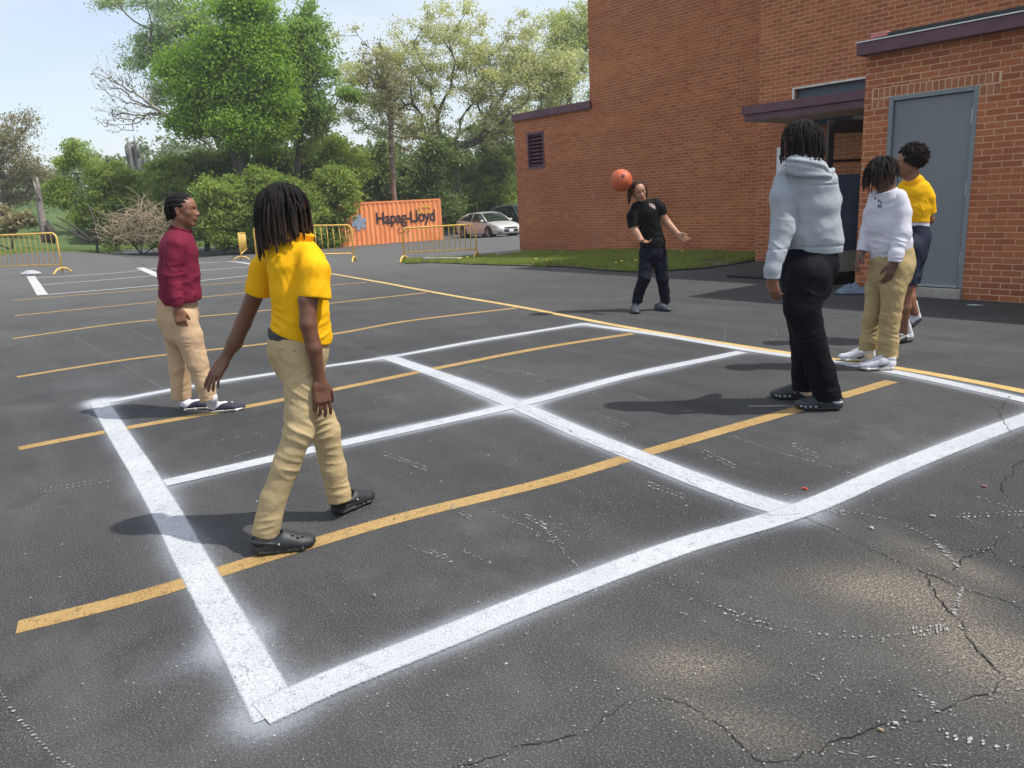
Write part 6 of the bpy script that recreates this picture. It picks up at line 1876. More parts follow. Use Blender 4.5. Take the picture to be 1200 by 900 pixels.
def sneaker(par, heel, toe_dir, L, inner, pitch=0.0, h=0.0035):
    F = foot_frame(heel, toe_dir, pitch); k = L / 0.27
    def p(x, y, z): return heel + F.T @ (np.array([x * inner, y, z]) * k)
    sole = [Seg(p(0, 0.040, 0.020), p(0.002, 0.12, 0.018), (0.040 * k, 0.020 * k), (0.039 * k, 0.017 * k), F[0], 0.01), Seg(p(0.002, 0.12, 0.018), p(0.006, 0.205, 0.016), (0.039 * k, 0.017 * k), (0.048 * k, 0.015 * k), F[0], 0.012), Seg(p(0.006, 0.205, 0.016), p(0.010, 0.240, 0.022), (0.048 * k, 0.015 * k), (0.034 * k, 0.013 * k), F[0], 0.015), Half(p(0, 0.1, 0.001), -F[2], 0.002)]
    up = [Seg(p(0, 0.040, 0.050), p(0.002, 0.11, 0.060), (0.033 * k, 0.036 * k), (0.036 * k, 0.046 * k), F[0], 0.012), Seg(p(0.002, 0.11, 0.058), p(0.006, 0.20, 0.034), (0.037 * k, 0.046 * k), (0.043 * k, 0.030 * k), F[0], 0.012), Ell(p(0.010, 0.230, 0.034), (0.036 * k, 0.038 * k, 0.024 * k), F, 0.015), Seg(p(0, 0.03, 0.085), p(0, 0.06, 0.088), (0.026 * k, 0.02 * k), (0.028 * k, 0.02 * k), F[0], 0.01)]
    up.append(Seg(p(0, 0.045, 0.115), p(0.002, 0.085, 0.118), (0.024 * k, 0.030 * k), (0.024 * k, 0.030 * k), F[0], 0.006, True)); up.append(Half(p(0, 0.1, 0.020), -F[2], 0.001))
    t_up = fabric_mat('white_sneaker_mesh', (0.50, 0.51, 0.56), 0.08, 0.7, 600, 0.4)
    root = sdf_mesh('shoe', up, h, t_up, par)
    sdf_mesh('sole', sole, h, mat('sneaker_sole', (0.50, 0.49, 0.44), 0.6, 0, 0.2, 30), root)
    fup = field(up)
    def onsurf(x, y, z, lift=0.001):
        q = p(x, y, z); n_ = grad_n(fup, q[None])[0]
        for _ in range(6): q = q - n_ * fup(q[None])[0]
        return q + n_ * lift
    for sgn in (-1, 1):
        mb = MB(); pts = [onsurf(sgn * 0.045, 0.150, 0.030), onsurf(sgn * 0.045, 0.135, 0.034), onsurf(sgn * 0.045, 0.118, 0.030), onsurf(sgn * 0.045, 0.095, 0.042), onsurf(sgn * 0.045, 0.065, 0.060)][1:]
        mb.tube([tuple(q) for q in pts], [0.004, 0.0085, 0.0060, 0.0015], 6)
        mb.build('swoosh_mark', mat('black_mark', (0.015, 0.015, 0.02), 0.5), root, True)
    lc = MB()
    for y_ in np.linspace(0.105, 0.165, 6):
        a = onsurf(-0.020, y_, 0.11 - (y_ - 0.1) * 0.5, 0.002); b = onsurf(0.0, y_, 0.12 - (y_ - 0.1) * 0.5, 0.004); c_ = onsurf(0.020, y_, 0.11 - (y_ - 0.1) * 0.5, 0.002)
        lc.tube([tuple(a), tuple(b), tuple(c_)], 0.0028, 5)
    lc.build('laces', mat('white_lace', (0.72, 0.72, 0.75), 0.8), root, True)
    return root, p, F, k
# ================================================================== PEOPLE
class Group:
    def __init__(s, prims, k=0.0, grow=0.0):
        s.f = field(prims); s.k = k; s.sub = False; s.grow = grow
        lo, hi = bounds(prims, 0); s.c = (lo + hi) / 2; s.R = float(np.linalg.norm(hi - lo) / 2)
    def __call__(s, P): return s.f(P) - s.grow

class Pose:
    def __init__(s, D0, yaw=0.0): s.D0 = D0
    def pt(s, x, y, d=0.0): return at_d(x, y, s.D0 - d)
    def r(s, hw, p): return hw * zdepth(p) / FPX
    def chain(s, nodes, k=0.02, k0=None, ratio=1.0):
        """nodes (px, py, depth offset, half width px[, ratio]) -> tapered elliptical segments facing the viewer"""
        P = [s.pt(*n[:3]) for n in nodes]; out = []
        for i in range(len(nodes) - 1):
            a, b = P[i], P[i + 1]; v = _n((a + b) / 2 - CAMP)
            sd = np.cross(_n(b - a), v)
            if np.linalg.norm(sd) < 0.2: sd = RGT
            ra = s.r(nodes[i][3], a); rb = s.r(nodes[i + 1][3], b)
            qa = nodes[i][4] if len(nodes[i]) > 4 else ratio; qb = nodes[i + 1][4] if len(nodes[i + 1]) > 4 else ratio
            out.append(Seg(a, b, (ra, ra * qa), (rb, rb * qb), sd, (k if k0 is None or i else k0)))
        return out
def hframe(yaw, pitch=0.0, roll=0.0):
    """yaw measured from image-right towards away from the camera; pitch>0 looks down; roll>0 tips to the head's own right"""
    fw = RGT * math.cos(math.radians(yaw)) + FWH * math.sin(math.radians(yaw))
    rt = np.cross(fw, UPV)
    pr, rr = math.radians(pitch), math.radians(roll)
    fw2 = fw * math.cos(pr) - UPV * math.sin(pr); up = UPV * math.cos(pr) + fw * math.sin(pr)
    rt2 = rt * math.cos(rr) - up * math.sin(rr); up2 = up * math.cos(rr) + rt * math.sin(rr)
    return np.array([rt2, fw2, up2])
def rebase(root, B):
    root.data.transform(Matrix.Translation(Vector(tuple(-B)))); root.location = tuple(B)
    for ch in root.children: ch.location = ch.location - Vector(tuple(B))
def hd(p): return float(np.dot(np.asarray(p)[:2] - 0, FWH[:2]))
def dirpx(a, b):
    v = gp(*b) - gp(*a); v[2] = 0; return v
def logo_on(f, par, centre, look, rx, uz, col, strokes, wd=0.005, name='chest_emblem', mname='emblem'):
    """small embroidered monogram projected onto the garment surface"""
    mb = MB()
    for (x0, z0, x1, z1) in strokes:
        pts = []
        for t_ in (0, 0.5, 1):
            q = centre + rx * (x0 + (x1 - x0) * t_) + uz * (z0 + (z1 - z0) * t_) - look * 0.30
            for _ in range(90):
                fv = float(f(q[None])[0])
                if fv < 0.0006: break
                q = q + look * max(0.0004, fv * 0.7)
            pts.append(tuple(q - look * 0.004))
        mb.tube(pts, wd / 2, 5)
    mb.build(name, mat(mname, col, 0.7), par, True)

rg = np.random.default_rng(3)
# ------------------------------------------------------------------ child in yellow, foreground
s1 = dirpx((293, 650), (361, 640)); s2 = dirpx((388, 607), (432, 584))
h1 = gp(294, 651); h2 = gp(390, 606.5)
A = Pose((hd(h1) + hd(h2)) / 2 + 0.03)
c = A.pt(334, 245, 0.0); F = hframe(38, 6); S = 0.202
body = head_prims(c, F, S)
body += [Seg(A.pt(338, 262, 0), A.pt(346, 292, 0.0), 0.050, 0.060, RGT, 0.03)]
body += [Group(A.chain([(346, 300, 0, 25, .9), (350, 340, 0, 24, 1.0), (350, 395, 0, 25, 1.0), (350, 415, 0, 24, 1.0)], 0.03), 0.03)]
body += A.chain([(316, 306, -0.07, 8), (303, 335, -0.11, 10.5), (285, 378, -0.12, 9.2), (275, 401, -0.11, 8.8), (263.5, 420, -0.09, 5.6, .75)], 0.012, 0.03)
body += A.chain([(364, 308, 0.06, 8), (364, 335, 0.12, 10), (361, 352, 0.14, 10.8), (361, 380, 0.16, 9.4), (368, 408, 0.16, 9.0), (375, 446, 0.145, 6.0, .75)], 0.012, 0.03)
body += A.chain([(340, 415, -0.05, 20), (372, 497, -0.14, 13), (392, 555, -0.14, 9)], 0.02, 0.03)
body += A.chain([(358, 415, 0.05, 20), (348, 507, 0.13, 13), (324, 580, 0.16, 9)], 0.02, 0.03)
body += hand_prims(A.pt(263, 421, -0.09), A.pt(251, 441, -0.05) - A.pt(263, 421, -0.09), FWH * 0.9 + RGT * 0.5, 0.92, 0.28, -1, 0.12)
body += hand_prims(A.pt(375, 447, 0.145), A.pt(378, 470, 0.15) - A.pt(375, 447, 0.145), FWH * 0.9 - RGT * 0.55, 0.95, 0.34, 1, 0.12)
p1 = sdf_mesh('person', body, 0.0034, skin_mat('skin_a', (0.150, 0.066, 0.038)), None, color=head_tone(c, F, S))
tag(p1, 'child with long dreadlocks, yellow polo and khaki trousers walking across the nearest court square', 'person')
make_eyes(c, F, S, p1)
shirt_t = A.chain([(344, 297, 0, 26, .80), (347, 308, 0, 32, .85), (350, 340, 0, 31, 1.0), (353, 368, 0.0, 31, 1.08), (353, 392, 0.0, 33, 1.06), (353, 425, 0.0, 34, 1.0)], 0.03)
hemn = _n(A.pt(352, 420) - A.pt(346, 380) + RGT * -0.02)
hl, hr = A.pt(317, 383, 0), A.pt(385, 402, 0)
nrm = np.cross(_n(hr - hl), FWH); nrm = _n(nrm if nrm[2] < 0 else -nrm)
shirt = [Group(shirt_t + [Half((hl + hr) / 2, nrm, 0.004)], 0.0)]
def sleeve(P, nodes, endpt, cutn, k=0.03): return Group(P.chain(nodes, 0.02) + [Half(endpt, cutn, 0.003)], k)
shirt.append(sleeve(A, [(318, 297, -0.06, 13), (309, 315, -0.09, 15), (300, 352, -0.11, 15.5)], A.pt(303, 344, -0.11), A.pt(300, 352, -0.11) - A.pt(311, 308, -0.09)))
shirt.append(sleeve(A, [(362, 300, 0.06, 14), (369, 318, 0.10, 17), (369, 362, 0.13, 19.5)], A.pt(369, 349.5, 0.13), A.pt(368, 362, 0.13) - A.pt(371, 308, 0.10), 0.025))
shirt.append(Group(A.chain([(343, 290, 0, 17, .95), (348, 275, 0.0, 15, .95)], 0.01) + [Half(A.pt(348, 276, 0), A.pt(349, 268, 0) - A.pt(345, 290, 0), 0.003)], 0.02))
zones = [(A.pt(325, 378, 0.1), 0.11, (0.25, 0, 1), 75, 0.007), (A.pt(372, 385, 0.08), 0.13, (0.5, 0.1, 1), 60, 0.007), (A.pt(320, 318, 0.05), 0.10, RGT + UPV * 0.5, 60, 0.006), (A.pt(372, 335, 0.14), 0.10, RGT - UPV * 0.4, 55, 0.006), (A.pt(345, 335, 0.1), 0.16, RGT * 1.0 + UPV * 0.15, 40, 0.004)]
M_yshirt = fabric_mat('yellow_polo_knit', (0.80, 0.42, 0.008), 0.05, 0.85, 800, 0.35)
o = sdf_mesh('shirt', shirt, 0.0042, M_yshirt, p1, disp=fold_disp(zones, 0.0026, 13))
# turned collar
col_ = [Group(A.chain([(345, 285, 0, 18.5, .95), (351, 270, 0.0, 18.5, .95)], 0.01) + [Half(A.pt(351, 270.5, 0), A.pt(352, 264, 0) - A.pt(347, 284, 0), 0.002), Half(A.pt(345, 284, 0), A.pt(345, 290, 0) - A.pt(350, 272, 0), 0.002)], 0.0),
        Seg(A.pt(348, 262, 0), A.pt(346, 296, 0), 0.052, 0.050, RGT, 0.003, True)]
sdf_mesh('collar', col_, 0.003, fabric_mat('yellow_collar', (0.82, 0.36, 0.012), 0.05), o)
legs = A.chain([(350, 388, 0.0, 31.8, 1.0), (350, 410, 0.0, 33.8, 1.0), (352, 430, 0.0, 28, 1.1)], 0.03)
legs += [Group(A.chain([(345, 415, -0.06, 23), (366, 470, -0.11, 19), (381, 505, -0.13, 16.5), (391, 550, -0.14, 14), (400, 594, -0.15, 13.8)], 0.02) + [Half(A.pt(399, 586, -0.15), A.pt(400, 600, -0.15) - A.pt(393, 560, -0.15), 0.003)], 0.03)]
legs += [Group(A.chain([(351, 415, 0.06, 25), (355, 455, 0.10, 20), (350, 506, 0.135, 17), (335, 545, 0.15, 15), (321, 583, 0.16, 14.5), (309, 633, 0.165, 16.0)], 0.02) + [Half(A.pt(311, 625, 0.16), A.pt(307, 640, 0.16) - A.pt(320, 590, 0.16) + RGT * 0.02, 0.003)], 0.022)]
legs += [Half(A.pt(348, 387, 0), -nrm * 0 + UPV * 1.0 + RGT * 0.1, 0.004)]
kz = [(A.pt(350, 500, 0.2), 0.12, UPV + RGT * 0.7, 65, 0.009), (A.pt(340, 545, 0.2), 0.10, UPV + RGT * 0.6, 70, 0.006), (A.pt(312, 610, 0.2), 0.09, UPV - RGT * 0.3, 95, 0.004), (A.pt(384, 505, -0.05), 0.12, UPV - RGT * 0.2, 90, 0.009), (A.pt(402, 575, -0.1), 0.08, UPV, 120, 0.008),
      (A.pt(335, 418, 0.1), 0.10, UPV + RGT * 0.9, 70, 0.006), (A.pt(365, 440, 0.15), 0.11, UPV - RGT * 0.7, 75, 0.007), (A.pt(392, 545, -0.05), 0.12, UPV + RGT * 0.2, 60, 0.005), (A.pt(355, 460, .2), .1, UPV + RGT * .8, 70, .006)]
M_khaki = fabric_mat('khaki_twill', (0.43, 0.33, 0.18), 0.06, 0.9, 700, 0.4)
tr1 = sdf_mesh('trousers', legs, 0.0042, M_khaki, p1, disp=fold_disp(kz, 0.0025, 15))
belt = [Group(A.chain([(348, 384, 0.0, 32.0, 1.02), (350, 398, 0.0, 33.2, 1.02)], 0.01) + [Half(A.pt(348, 388.5, 0), UPV + RGT * 0.16, 0.002), Half(A.pt(348, 396.5, 0), -UPV - RGT * 0.16, 0.002)], 0, 0.0035)]
sdf_mesh('belt', belt, 0.004, mat('black_belt', (0.02, 0.02, 0.022), 0.5), tr1)
# back pocket welt
pk = MB(); pk.tube([tuple(A.pt(327, 409, 0.125)), tuple(A.pt(338, 411.5, 0.135)), tuple(A.pt(346, 411, 0.14))], 0.003, 6); 
pk.build('pocket_welt', mat('khaki_shadow', (0.33, 0.25, 0.14), 0.9), tr1, True)
L1 = float(np.linalg.norm(s1)); 
sh, pf = clog(p1, h1, s1, 0.262, -1)
ankle_sock(p1, pf, foot_frame(h1, s1), 0.97, A.pt(312, 622, 0.16), mat('black_sock', (0.016, 0.016, 0.018), 0.95), 0.038)
sh, pf = clog(p1, h2, s2, 0.262, 1)
ankle_sock(p1, pf, foot_frame(h2, s2), 0.97, A.pt(399, 585, -0.15), mat('black_sock', (0.016, 0.016, 0.018), 0.95), 0.038)
def lenA(v):
    f = v[1]
    return 0.105 + 0.09 * (0.5 - 0.5 * f) + 0.055 * v[2] + (0.02 if v[0] < 0.2 else 0)
reg = lambda v: v[2] > -0.45 and not (v[1] > 0.35 and v[2] < 0.55) and not (v[1] > 0.15 and v[2] < -0.1)
pa = locks('h', c, F, S * 0.97, 124, rg, None, None, lenA, (0.0054, 0.0080), reg, 0.0, 0.30, 0.75)
hair_obj('hair', c, F, S, p1, M_locks, [pa], True, (0.347, 0.417, 0.372), face_cut=0.12)
rebase(p1, (h1 + h2) / 2)

# ------------------------------------------------------------------ child in maroon
ha = gp(243, 484.5); sa = dirpx((243, 484.5), (281, 480.5)); hb = gp(211, 482); sb_ = dirpx((211, 483), (240, 479.5))
B_ = Pose((hd(ha) + hd(hb)) / 2)
c = B_.pt(214, 246, 0); F = hframe(2, 0); S = 0.222
body = head_prims(c, F, S)
body += [Seg(B_.pt(211, 255, 0), B_.pt(211, 278, 0), 0.054, 0.060, RGT, 0.03)]
body += [Group(B_.chain([(209, 286, 0, 15, 1.1), (210, 345, 0, 16, 1.1), (209, 368, 0, 16, 1.1)], 0.03), 0.03)]
body += B_.chain([(207, 295, 0.11, 6), (201, 325, 0.16, 6.5), (208.5, 361, 0.17, 4.0, .8)], 0.012, 0.03)
body += B_.chain([(211, 295, -0.11, 6), (216, 325, -0.16, 6.5), (222, 350, -0.16, 4.2, .8)], 0.012, 0.03)
body += hand_prims(B_.pt(208.5, 362, 0.17), B_.pt(212, 376, 0.17) - B_.pt(208.5, 362, 0.17), FWH * 0.9 - RGT * 0.3, 0.98, 0.42, 1, 0.08)
body += hand_prims(B_.pt(222, 351, -0.16), B_.pt(225, 362, -0.16) - B_.pt(222, 350, -0.16), -FWH, 0.95, 0.4, -1, 0.08)
body += B_.chain([(205, 370, -0.07, 12), (208, 430, -0.08, 6)], 0.02, 0.03)
body += B_.chain([(213, 370, 0.07, 12), (232, 432, 0.08, 6)], 0.02, 0.03)
p2 = sdf_mesh('person', body, 0.0042, skin_mat('skin_b', (0.225, 0.103, 0.06)), None, color=head_tone(c, F, S))
tag(p2, 'child with braided hair in a long sleeved maroon shirt and tan trousers, seen in profile', 'person')
make_eyes(c, F, S, p2)
M_maroonshirt = fabric_mat('maroon_jersey', (0.165, 0.016, 0.038), 0.1, 0.75, 700, 0.35)
hemP = B_.pt(214, 352, 0)
shirt = [Group(B_.chain([(210, 281, 0, 16, 1.35), (209, 292, 0, 20.5, 1.25), (209.5, 320, 0, 22.5, 1.1), (211, 345, 0, 22.5, 1.05), (211, 365, 0, 22, 1.05)], 0.03) + [Half(B_.pt(211, 355, 0), -UPV + RGT * 0.10, 0.004)])]
shirt.append(Group(B_.chain([(207, 287, 0.12, 11.5), (201, 322, 0.15, 10.2), (206, 348, 0.17, 8.0), (209, 366, 0.17, 6.8)], 0.02) + [Half(B_.pt(208.3, 358.5, 0.17), B_.pt(209, 362, 0.17) - B_.pt(206, 345, 0.17), 0.003)], 0.02))
shirt.append(Group(B_.chain([(212, 288, -0.12, 11), (214, 322, -0.15, 9.5), (221, 355, -0.16, 6.8)], 0.02) + [Half(B_.pt(220.5, 350, -0.16), B_.pt(221, 352, -0.16) - B_.pt(216, 325, -0.16), 0.003)], 0.02))
zones = [(B_.pt(224, 330, 0.1), 0.13, (0.2, 0, 1), 60, 0.010), (B_.pt(228, 348, 0.1), 0.08, UPV, 80, 0.008), (B_.pt(198, 325, 0.25), 0.10, UPV + RGT * 0.5, 65, 0.006), (B_.pt(206, 350, 0.25), 0.07, UPV, 110, 0.006), (B_.pt(215, 295, 0.15), 0.10, RGT * 0.8 + UPV * 0.6, 55, 0.008)]
sm2 = sdf_mesh('shirt', shirt, 0.005, M_maroonshirt, p2, disp=fold_disp(zones, 0.003, 11))
col_ = [Group(B_.chain([(209, 282, 0, 13.5, 1.1), (213, 266, 0, 11.5, 1.1)], 0.01) + [Half(B_.pt(213, 266.5, 0), B_.pt(214.5, 260, 0) - B_.pt(210, 282, 0), 0.002)], 0.0, 0.002), Seg(B_.pt(212, 256, 0), B_.pt(212, 275, 0), 0.052, 0.052, RGT, 0.003, True)]
sdf_mesh('collar', col_, 0.004, fabric_mat('maroon_collar', (0.11, 0.012, 0.028), 0.1), sm2)
legs = B_.chain([(208, 352, 0, 22, 1.0), (208, 372, 0, 22, 1.05), (210, 388, 0, 19, 1.3)], 0.03)
legs += [Group(B_.chain([(206, 375, -0.07, 16), (208, 400, -0.08, 13.5), (211, 430, -0.085, 11.8), (213, 475, -0.09, 10.8)], 0.02) + [Half(B_.pt(213, 467, -0.09), -UPV, 0.003)], 0.03)]
legs += [Group(B_.chain([(214, 375, 0.07, 17), (222, 395, 0.08, 14.5), (231, 425, 0.085, 12.2), (240, 450, 0.085, 10.5), (247, 477, 0.085, 9.6)], 0.02) + [Half(B_.pt(246, 469, 0.085), -UPV + RGT * 0.25, 0.003)], 0.02)]
kz = [(B_.pt(228, 418, 0.15), 0.13, UPV + RGT * 0.3, 80, 0.008), (B_.pt(243, 455, 0.15), 0.12, UPV, 85, 0.006), (B_.pt(211, 440, 0), 0.15, UPV - RGT * 0.2, 70, 0.006), (B_.pt(222, 380, 0.15), 0.12, UPV + RGT, 60, 0.006)]
sdf_mesh('trousers', legs, 0.005, fabric_mat('tan_twill', (0.48, 0.335, 0.205), 0.06, 0.9, 700, 0.4), p2, disp=fold_disp(kz, 0.0028, 12))
M_navy = mat('navy_canvas', (0.024, 0.026, 0.042), 0.8, 0, 0.15, 30, 0.2, 400); M_wsole = mat('white_rubber_sole', (0.66, 0.64, 0.58), 0.6, 0, 0.05, 30)
sh, pf, Ff, k_ = slip_on(p2, ha, sa, 0.262, -1, M_navy, M_wsole); ankle_sock(p2, pf, Ff, k_, B_.pt(247, 466, 0.085), M_white_sock, 0.045, h=0.004)
lg = MB(); lg.box(tuple(pf(0.01, 0.175, 0.062)), (0.02, 0.012, 0.008), bevel=0.002); lg.box(tuple(pf(0.028, 0.10, 0.060)), (0.012, 0.010, 0.01), bevel=0.002); lg.build('shoe_charm', mat('charm_white', (0.6, 0.55, 0.5), 0.5), sh)
sh, pf, Ff, k_ = slip_on(p2, hb, sb_, 0.262, 1, M_navy, M_wsole); ankle_sock(p2, pf, Ff, k_, B_.pt(214, 464, -0.09), M_white_sock, 0.045, h=0.004)
# braided cap with rows, and tails down the nape
def rows(V):
    q = (V - c) @ F.T / S
    a = np.arctan2(q[:, 2] - 0.05, q[:, 0]); return 0.0045 * (np.abs(np.sin(a * 8 + q[:, 1] * 1.5)) - 0.6)
reg = lambda v: v[1] < -0.55 and v[2] < 0.35 and v[2] > -0.6
pa = locks('h', c, F, S, 26, rg, None, None, lambda v: 0.075 + 0.03 * v[2], (0.0065, 0.0085), reg, -0.05, 0.5, 0.3)
hair_obj('hair', c, F, S, p2, M_hair, [pa], True, (0.352, 0.430, 0.382), 0.15, disp=rows, h=0.004,
         cap_region=[Ell(c + (F.T @ np.array([sg * 0.36, 0.03, -0.12])) * S, (0.14 * S, 0.17 * S, 0.17 * S), F, 0.02 * S, True) for sg in (-1, 1)])
rebase(p2, (ha + hb) / 2)

# ------------------------------------------------------------------ child in black playing the ball
ha = gp(746, 357); hb = gp(777, 359)
C_ = Pose(gp(764, 363).dot(FWH))
c = C_.pt(748.5, 224, 0.02); F = hframe(-82, 10, 18); S = 0.228
ta, tb_ = C_.pt(745.5, 356, 0), C_.pt(781, 357, 0)
body = head_prims(c, F, S)
body += [Seg(C_.pt(750.5, 231, -0.02), C_.pt(757, 244, -0.02), 0.053, 0.060, RGT, 0.03)]
body += [Group(C_.chain([(757, 248, 0, 13, .75), (763, 275, 0, 12, .8), (765, 296, 0, 12, .8)], 0.03), 0.03)]
body += C_.chain([(745, 248, 0.0, 4.6), (743.5, 269, 0.05, 4.8), (751, 281, 0.17, 3.4, .8)], 0.012, 0.03)
body += C_.chain([(770, 243, 0.0, 4.6), (781, 260, 0.0, 4.8), (794, 274, 0.12, 3.3, .8)], 0.012, 0.03)
body += hand_prims(C_.pt(751.5, 281.5, 0.18), C_.pt(762, 285, 0.30) - C_.pt(751, 281, 0.18), UPV, 1.0, 0.30, 1, 0.16, curls=[0.15, 0.35, 0.5, 0.55])
body += hand_prims(C_.pt(794.5, 274.5, 0.12), C_.pt(803, 281, 0.17) - C_.pt(794, 274, 0.12), -FWH * 0.8 + UPV * 0.2 - RGT * 0.3, 1.0, 0.35, -1, 0.16, curls=[0.05, 0.45, 0.55, 0.6])
body += C_.chain([(757, 298, 0, 8), (755.5, 325, 0.08, 5), (749, 343, 0.03, 4)], 0.02, 0.03)
body += C_.chain([(773, 298, 0, 8), (776, 325, 0.05, 5), (778.5, 342, 0.02, 4)], 0.02, 0.03)
p3 = sdf_mesh('person', body, 0.0046, skin_mat('skin_c', (0.36, 0.185, 0.11)), None, color=head_tone(c, F, S))
tag(p3, 'child dressed in black leaning the head toward the basketball before the tall brick wall', 'person')
make_eyes(c, F, S, p3)
M_blk = fabric_mat('black_polo_knit', (0.006, 0.006, 0.0065), 0.15, 0.75, 700, 0.4, sheen=0.0)
tor = [Group(C_.chain([(756, 242.5, 0, 12, .75), (757, 250, 0, 14.8, .75), (762, 270, 0, 13, .8), (765, 285, 0, 14, .85), (766, 300, 0, 14.5, .85)], 0.025) + [Half(C_.pt(766, 290.5, 0), -UPV, 0.004)])]
tor.append(Group(C_.chain([(746, 243, 0, 6.5), (742, 254, 0.01, 7.5), (743.5, 270, 0.05, 7.2)], 0.02) + [Half(C_.pt(743.5, 265.5, 0.05), C_.pt(744, 270, .05) - C_.pt(741, 250, .01), 0.003)], 0.02))
tor.append(Group(C_.chain([(767, 238, 0, 6.5), (773, 244, 0, 7.2), (777, 256, 0, 6.6)], 0.02) + [Half(C_.pt(776, 251.5, 0), C_.pt(777.5, 256, 0) - C_.pt(772, 241, 0), 0.003)], 0.02))
tor.append(Group(C_.chain([(755, 243, 0, 8, .9), (752, 235.5, 0.0, 7.4, .9)], 0.01) + [Half(C_.pt(752, 236.5, 0), C_.pt(751, 232, 0) - C_.pt(756, 245, 0), 0.003)], 0.015))
zones = [(C_.pt(752, 265, 0.1), 0.14, UPV + RGT * 0.8, 50, 0.010), (C_.pt(772, 275, 0.1), 0.13, UPV - RGT * 0.5, 50, 0.009), (C_.pt(764, 286, .1), .1, UPV, 60, .007)]
sm3 = sdf_mesh('shirt', tor, 0.006, M_blk, p3, disp=fold_disp(zones, 0.003, 11))
look = _n(C_.pt(764, 241, 0) - CAMP)
logo_on(field(tor), sm3, C_.pt(764, 242, 0), look, RGT, UPV, (0.70, 0.52, 0.50), [(-0.030, 0.035, -0.018, 0.0), (-0.018, 0.0, 0.002, 0.006), (-0.020, 0.02, 0.0, 0.03), (0.0, 0.018, 0.004, -0.018), (0.004, 0.02, 0.024, 0.012), (0.024, 0.012, 0.020, -0.008), (0.006, -0.002, 0.03, -0.03), (0.03, 0.0, 0.034, -0.03)], 0.009, mname='emblem_pinkish')
legs = C_.chain([(765, 288, 0, 14.2, .85), (765, 297, 0, 15, .85)], 0.03)
legs += [Group(C_.chain([(758.5, 297, 0, 9.5), (757, 312, 0.04, 8.2), (755, 326, 0.08, 7.2), (749, 342, 0.03, 6.4), (745.5, 359, 0, 6.1)], 0.02) + [Half(C_.pt(746, 355, 0), -UPV, 0.003)], 0.025)]
legs += [Group(C_.chain([(772, 297, 0, 9.5), (774.5, 312, 0.03, 8.0), (776, 326, 0.06, 7.0), (778.5, 342, 0.02, 6.0), (780.5, 359, 0, 5.8)], 0.02) + [Half(C_.pt(780.5, 354, 0), -UPV, 0.003)], 0.025)]
kz = [(C_.pt(755, 328, 0.2), 0.14, UPV + RGT * 0.4, 70, 0.011), (C_.pt(777, 330, 0.1), 0.14, UPV, 70, 0.010), (C_.pt(779, 349, 0), .1, UPV, 90, .008), (C_.pt(765, 303, .1), .12, UPV + RGT * .8, 55, .009)]
M_bl_tr = fabric_mat('navy_black_twill', (0.010, 0.011, 0.019), 0.12, 0.8, 700, 0.4, sheen=0.0)
sdf_mesh('trousers', legs, 0.006, M_bl_tr, p3, disp=fold_disp(kz, 0.003, 12))
M_gclog = mat('grey_clog_foam', (0.035, 0.048, 0.058), 0.55, 0, 0.15, 20)
fwd_c = -FWH
ga = gp(745, 368.0); gb = gp(784, 365.0)
da = _n(-FWH + RGT * -0.05); db = _n(-FWH * 0.75 + RGT * 0.62)
clog(p3, ga - da * 0.215, da, 0.25, -1, m=M_gclog, h=0.0045); clog(p3, gb - db * 0.215, db, 0.25, 1, m=M_gclog, h=0.0045)
for gg, dd_, kx in ((ga, da, (746, 355)), (gb, db, (780.5, 354))):
    Ff = foot_frame(gg - dd_ * 0.215, dd_); pf = lambda x, y, z, g0=gg - dd_ * 0.215, Fq=Ff: g0 + Fq.T @ np.array([x, y, z])
    ankle_sock(p3, pf, Ff, 0.93, C_.pt(kx[0], kx[1], 0), mat('black_sock', (0.016, 0.016, 0.018), 0.95), 0.036, h=0.0045)
reg = lambda v: v[2] > -0.2 and not (v[1] > 0.12 and abs(v[0]) < 0.62) and not (v[1] > 0.25)
pa = locks('h', c, F, S, 110, rg, None, None, lambda v: 0.10 + 0.05 * abs(v[0]) + 0.02 * v[2], (0.006, 0.009), reg, 0.02, 0.30, 1.0, wig=1.2)
hair_obj('hair', c, F, S, p3, M_hair_b, [pa], True, face_cut=0.14)
rebase(p3, (ga + gb) / 2)

# ------------------------------------------------------------------ tall person in the grey hoodie
toeN, heelN = (931, 478), (989, 480.5)
toeF, heelF = (903, 466), (957, 468.5)
hN = gp(*heelN); hF = gp(*heelF); dN = dirpx(heelN, toeN); dF = dirpx(heelF, toeF)
D_ = Pose((hd(hN) + hd(hF)) / 2)
c = D_.pt(938, 165, 0); F = hframe(148, 5); S = 0.232
body = head_prims(c, F, S)
body += [Seg(D_.pt(940, 178, 0), D_.pt(944, 205, 0), 0.058, 0.066, RGT, 0.03)]
body += [Group(D_.chain([(945, 215, 0, 28, .6), (950, 290, 0, 24, .7), (950, 315, 0, 22, .8)], 0.03), 0.03)]
body += D_.chain([(920, 228, 0.02, 7), (912, 272, 0.05, 8.5), (904, 324, 0.12, 5.5, .8)], 0.012, 0.03)
body += D_.chain([(968, 228, -0.02, 7), (970, 265, -0.12, 7), (953, 300, -0.25, 5.0, .8)], 0.012, 0.03)
body += hand_prims(D_.pt(904, 325, 0.12), D_.pt(907, 341, 0.12) - D_.pt(904, 325, 0.12), RGT * 0.8 + FWH * 0.55, 1.02, 0.50, -1, 0.05)
body += hand_prims(D_.pt(952, 302, -0.25), D_.pt(947, 317, -0.25) - D_.pt(953, 300, -0.25), -RGT + FWH * 0.3, 1.0, 0.5, 1, 0.05)
body += D_.chain([(938, 318, -0.08, 14), (939, 360, -0.09, 11), (942, 405, -0.10, 8)], 0.02, 0.03)
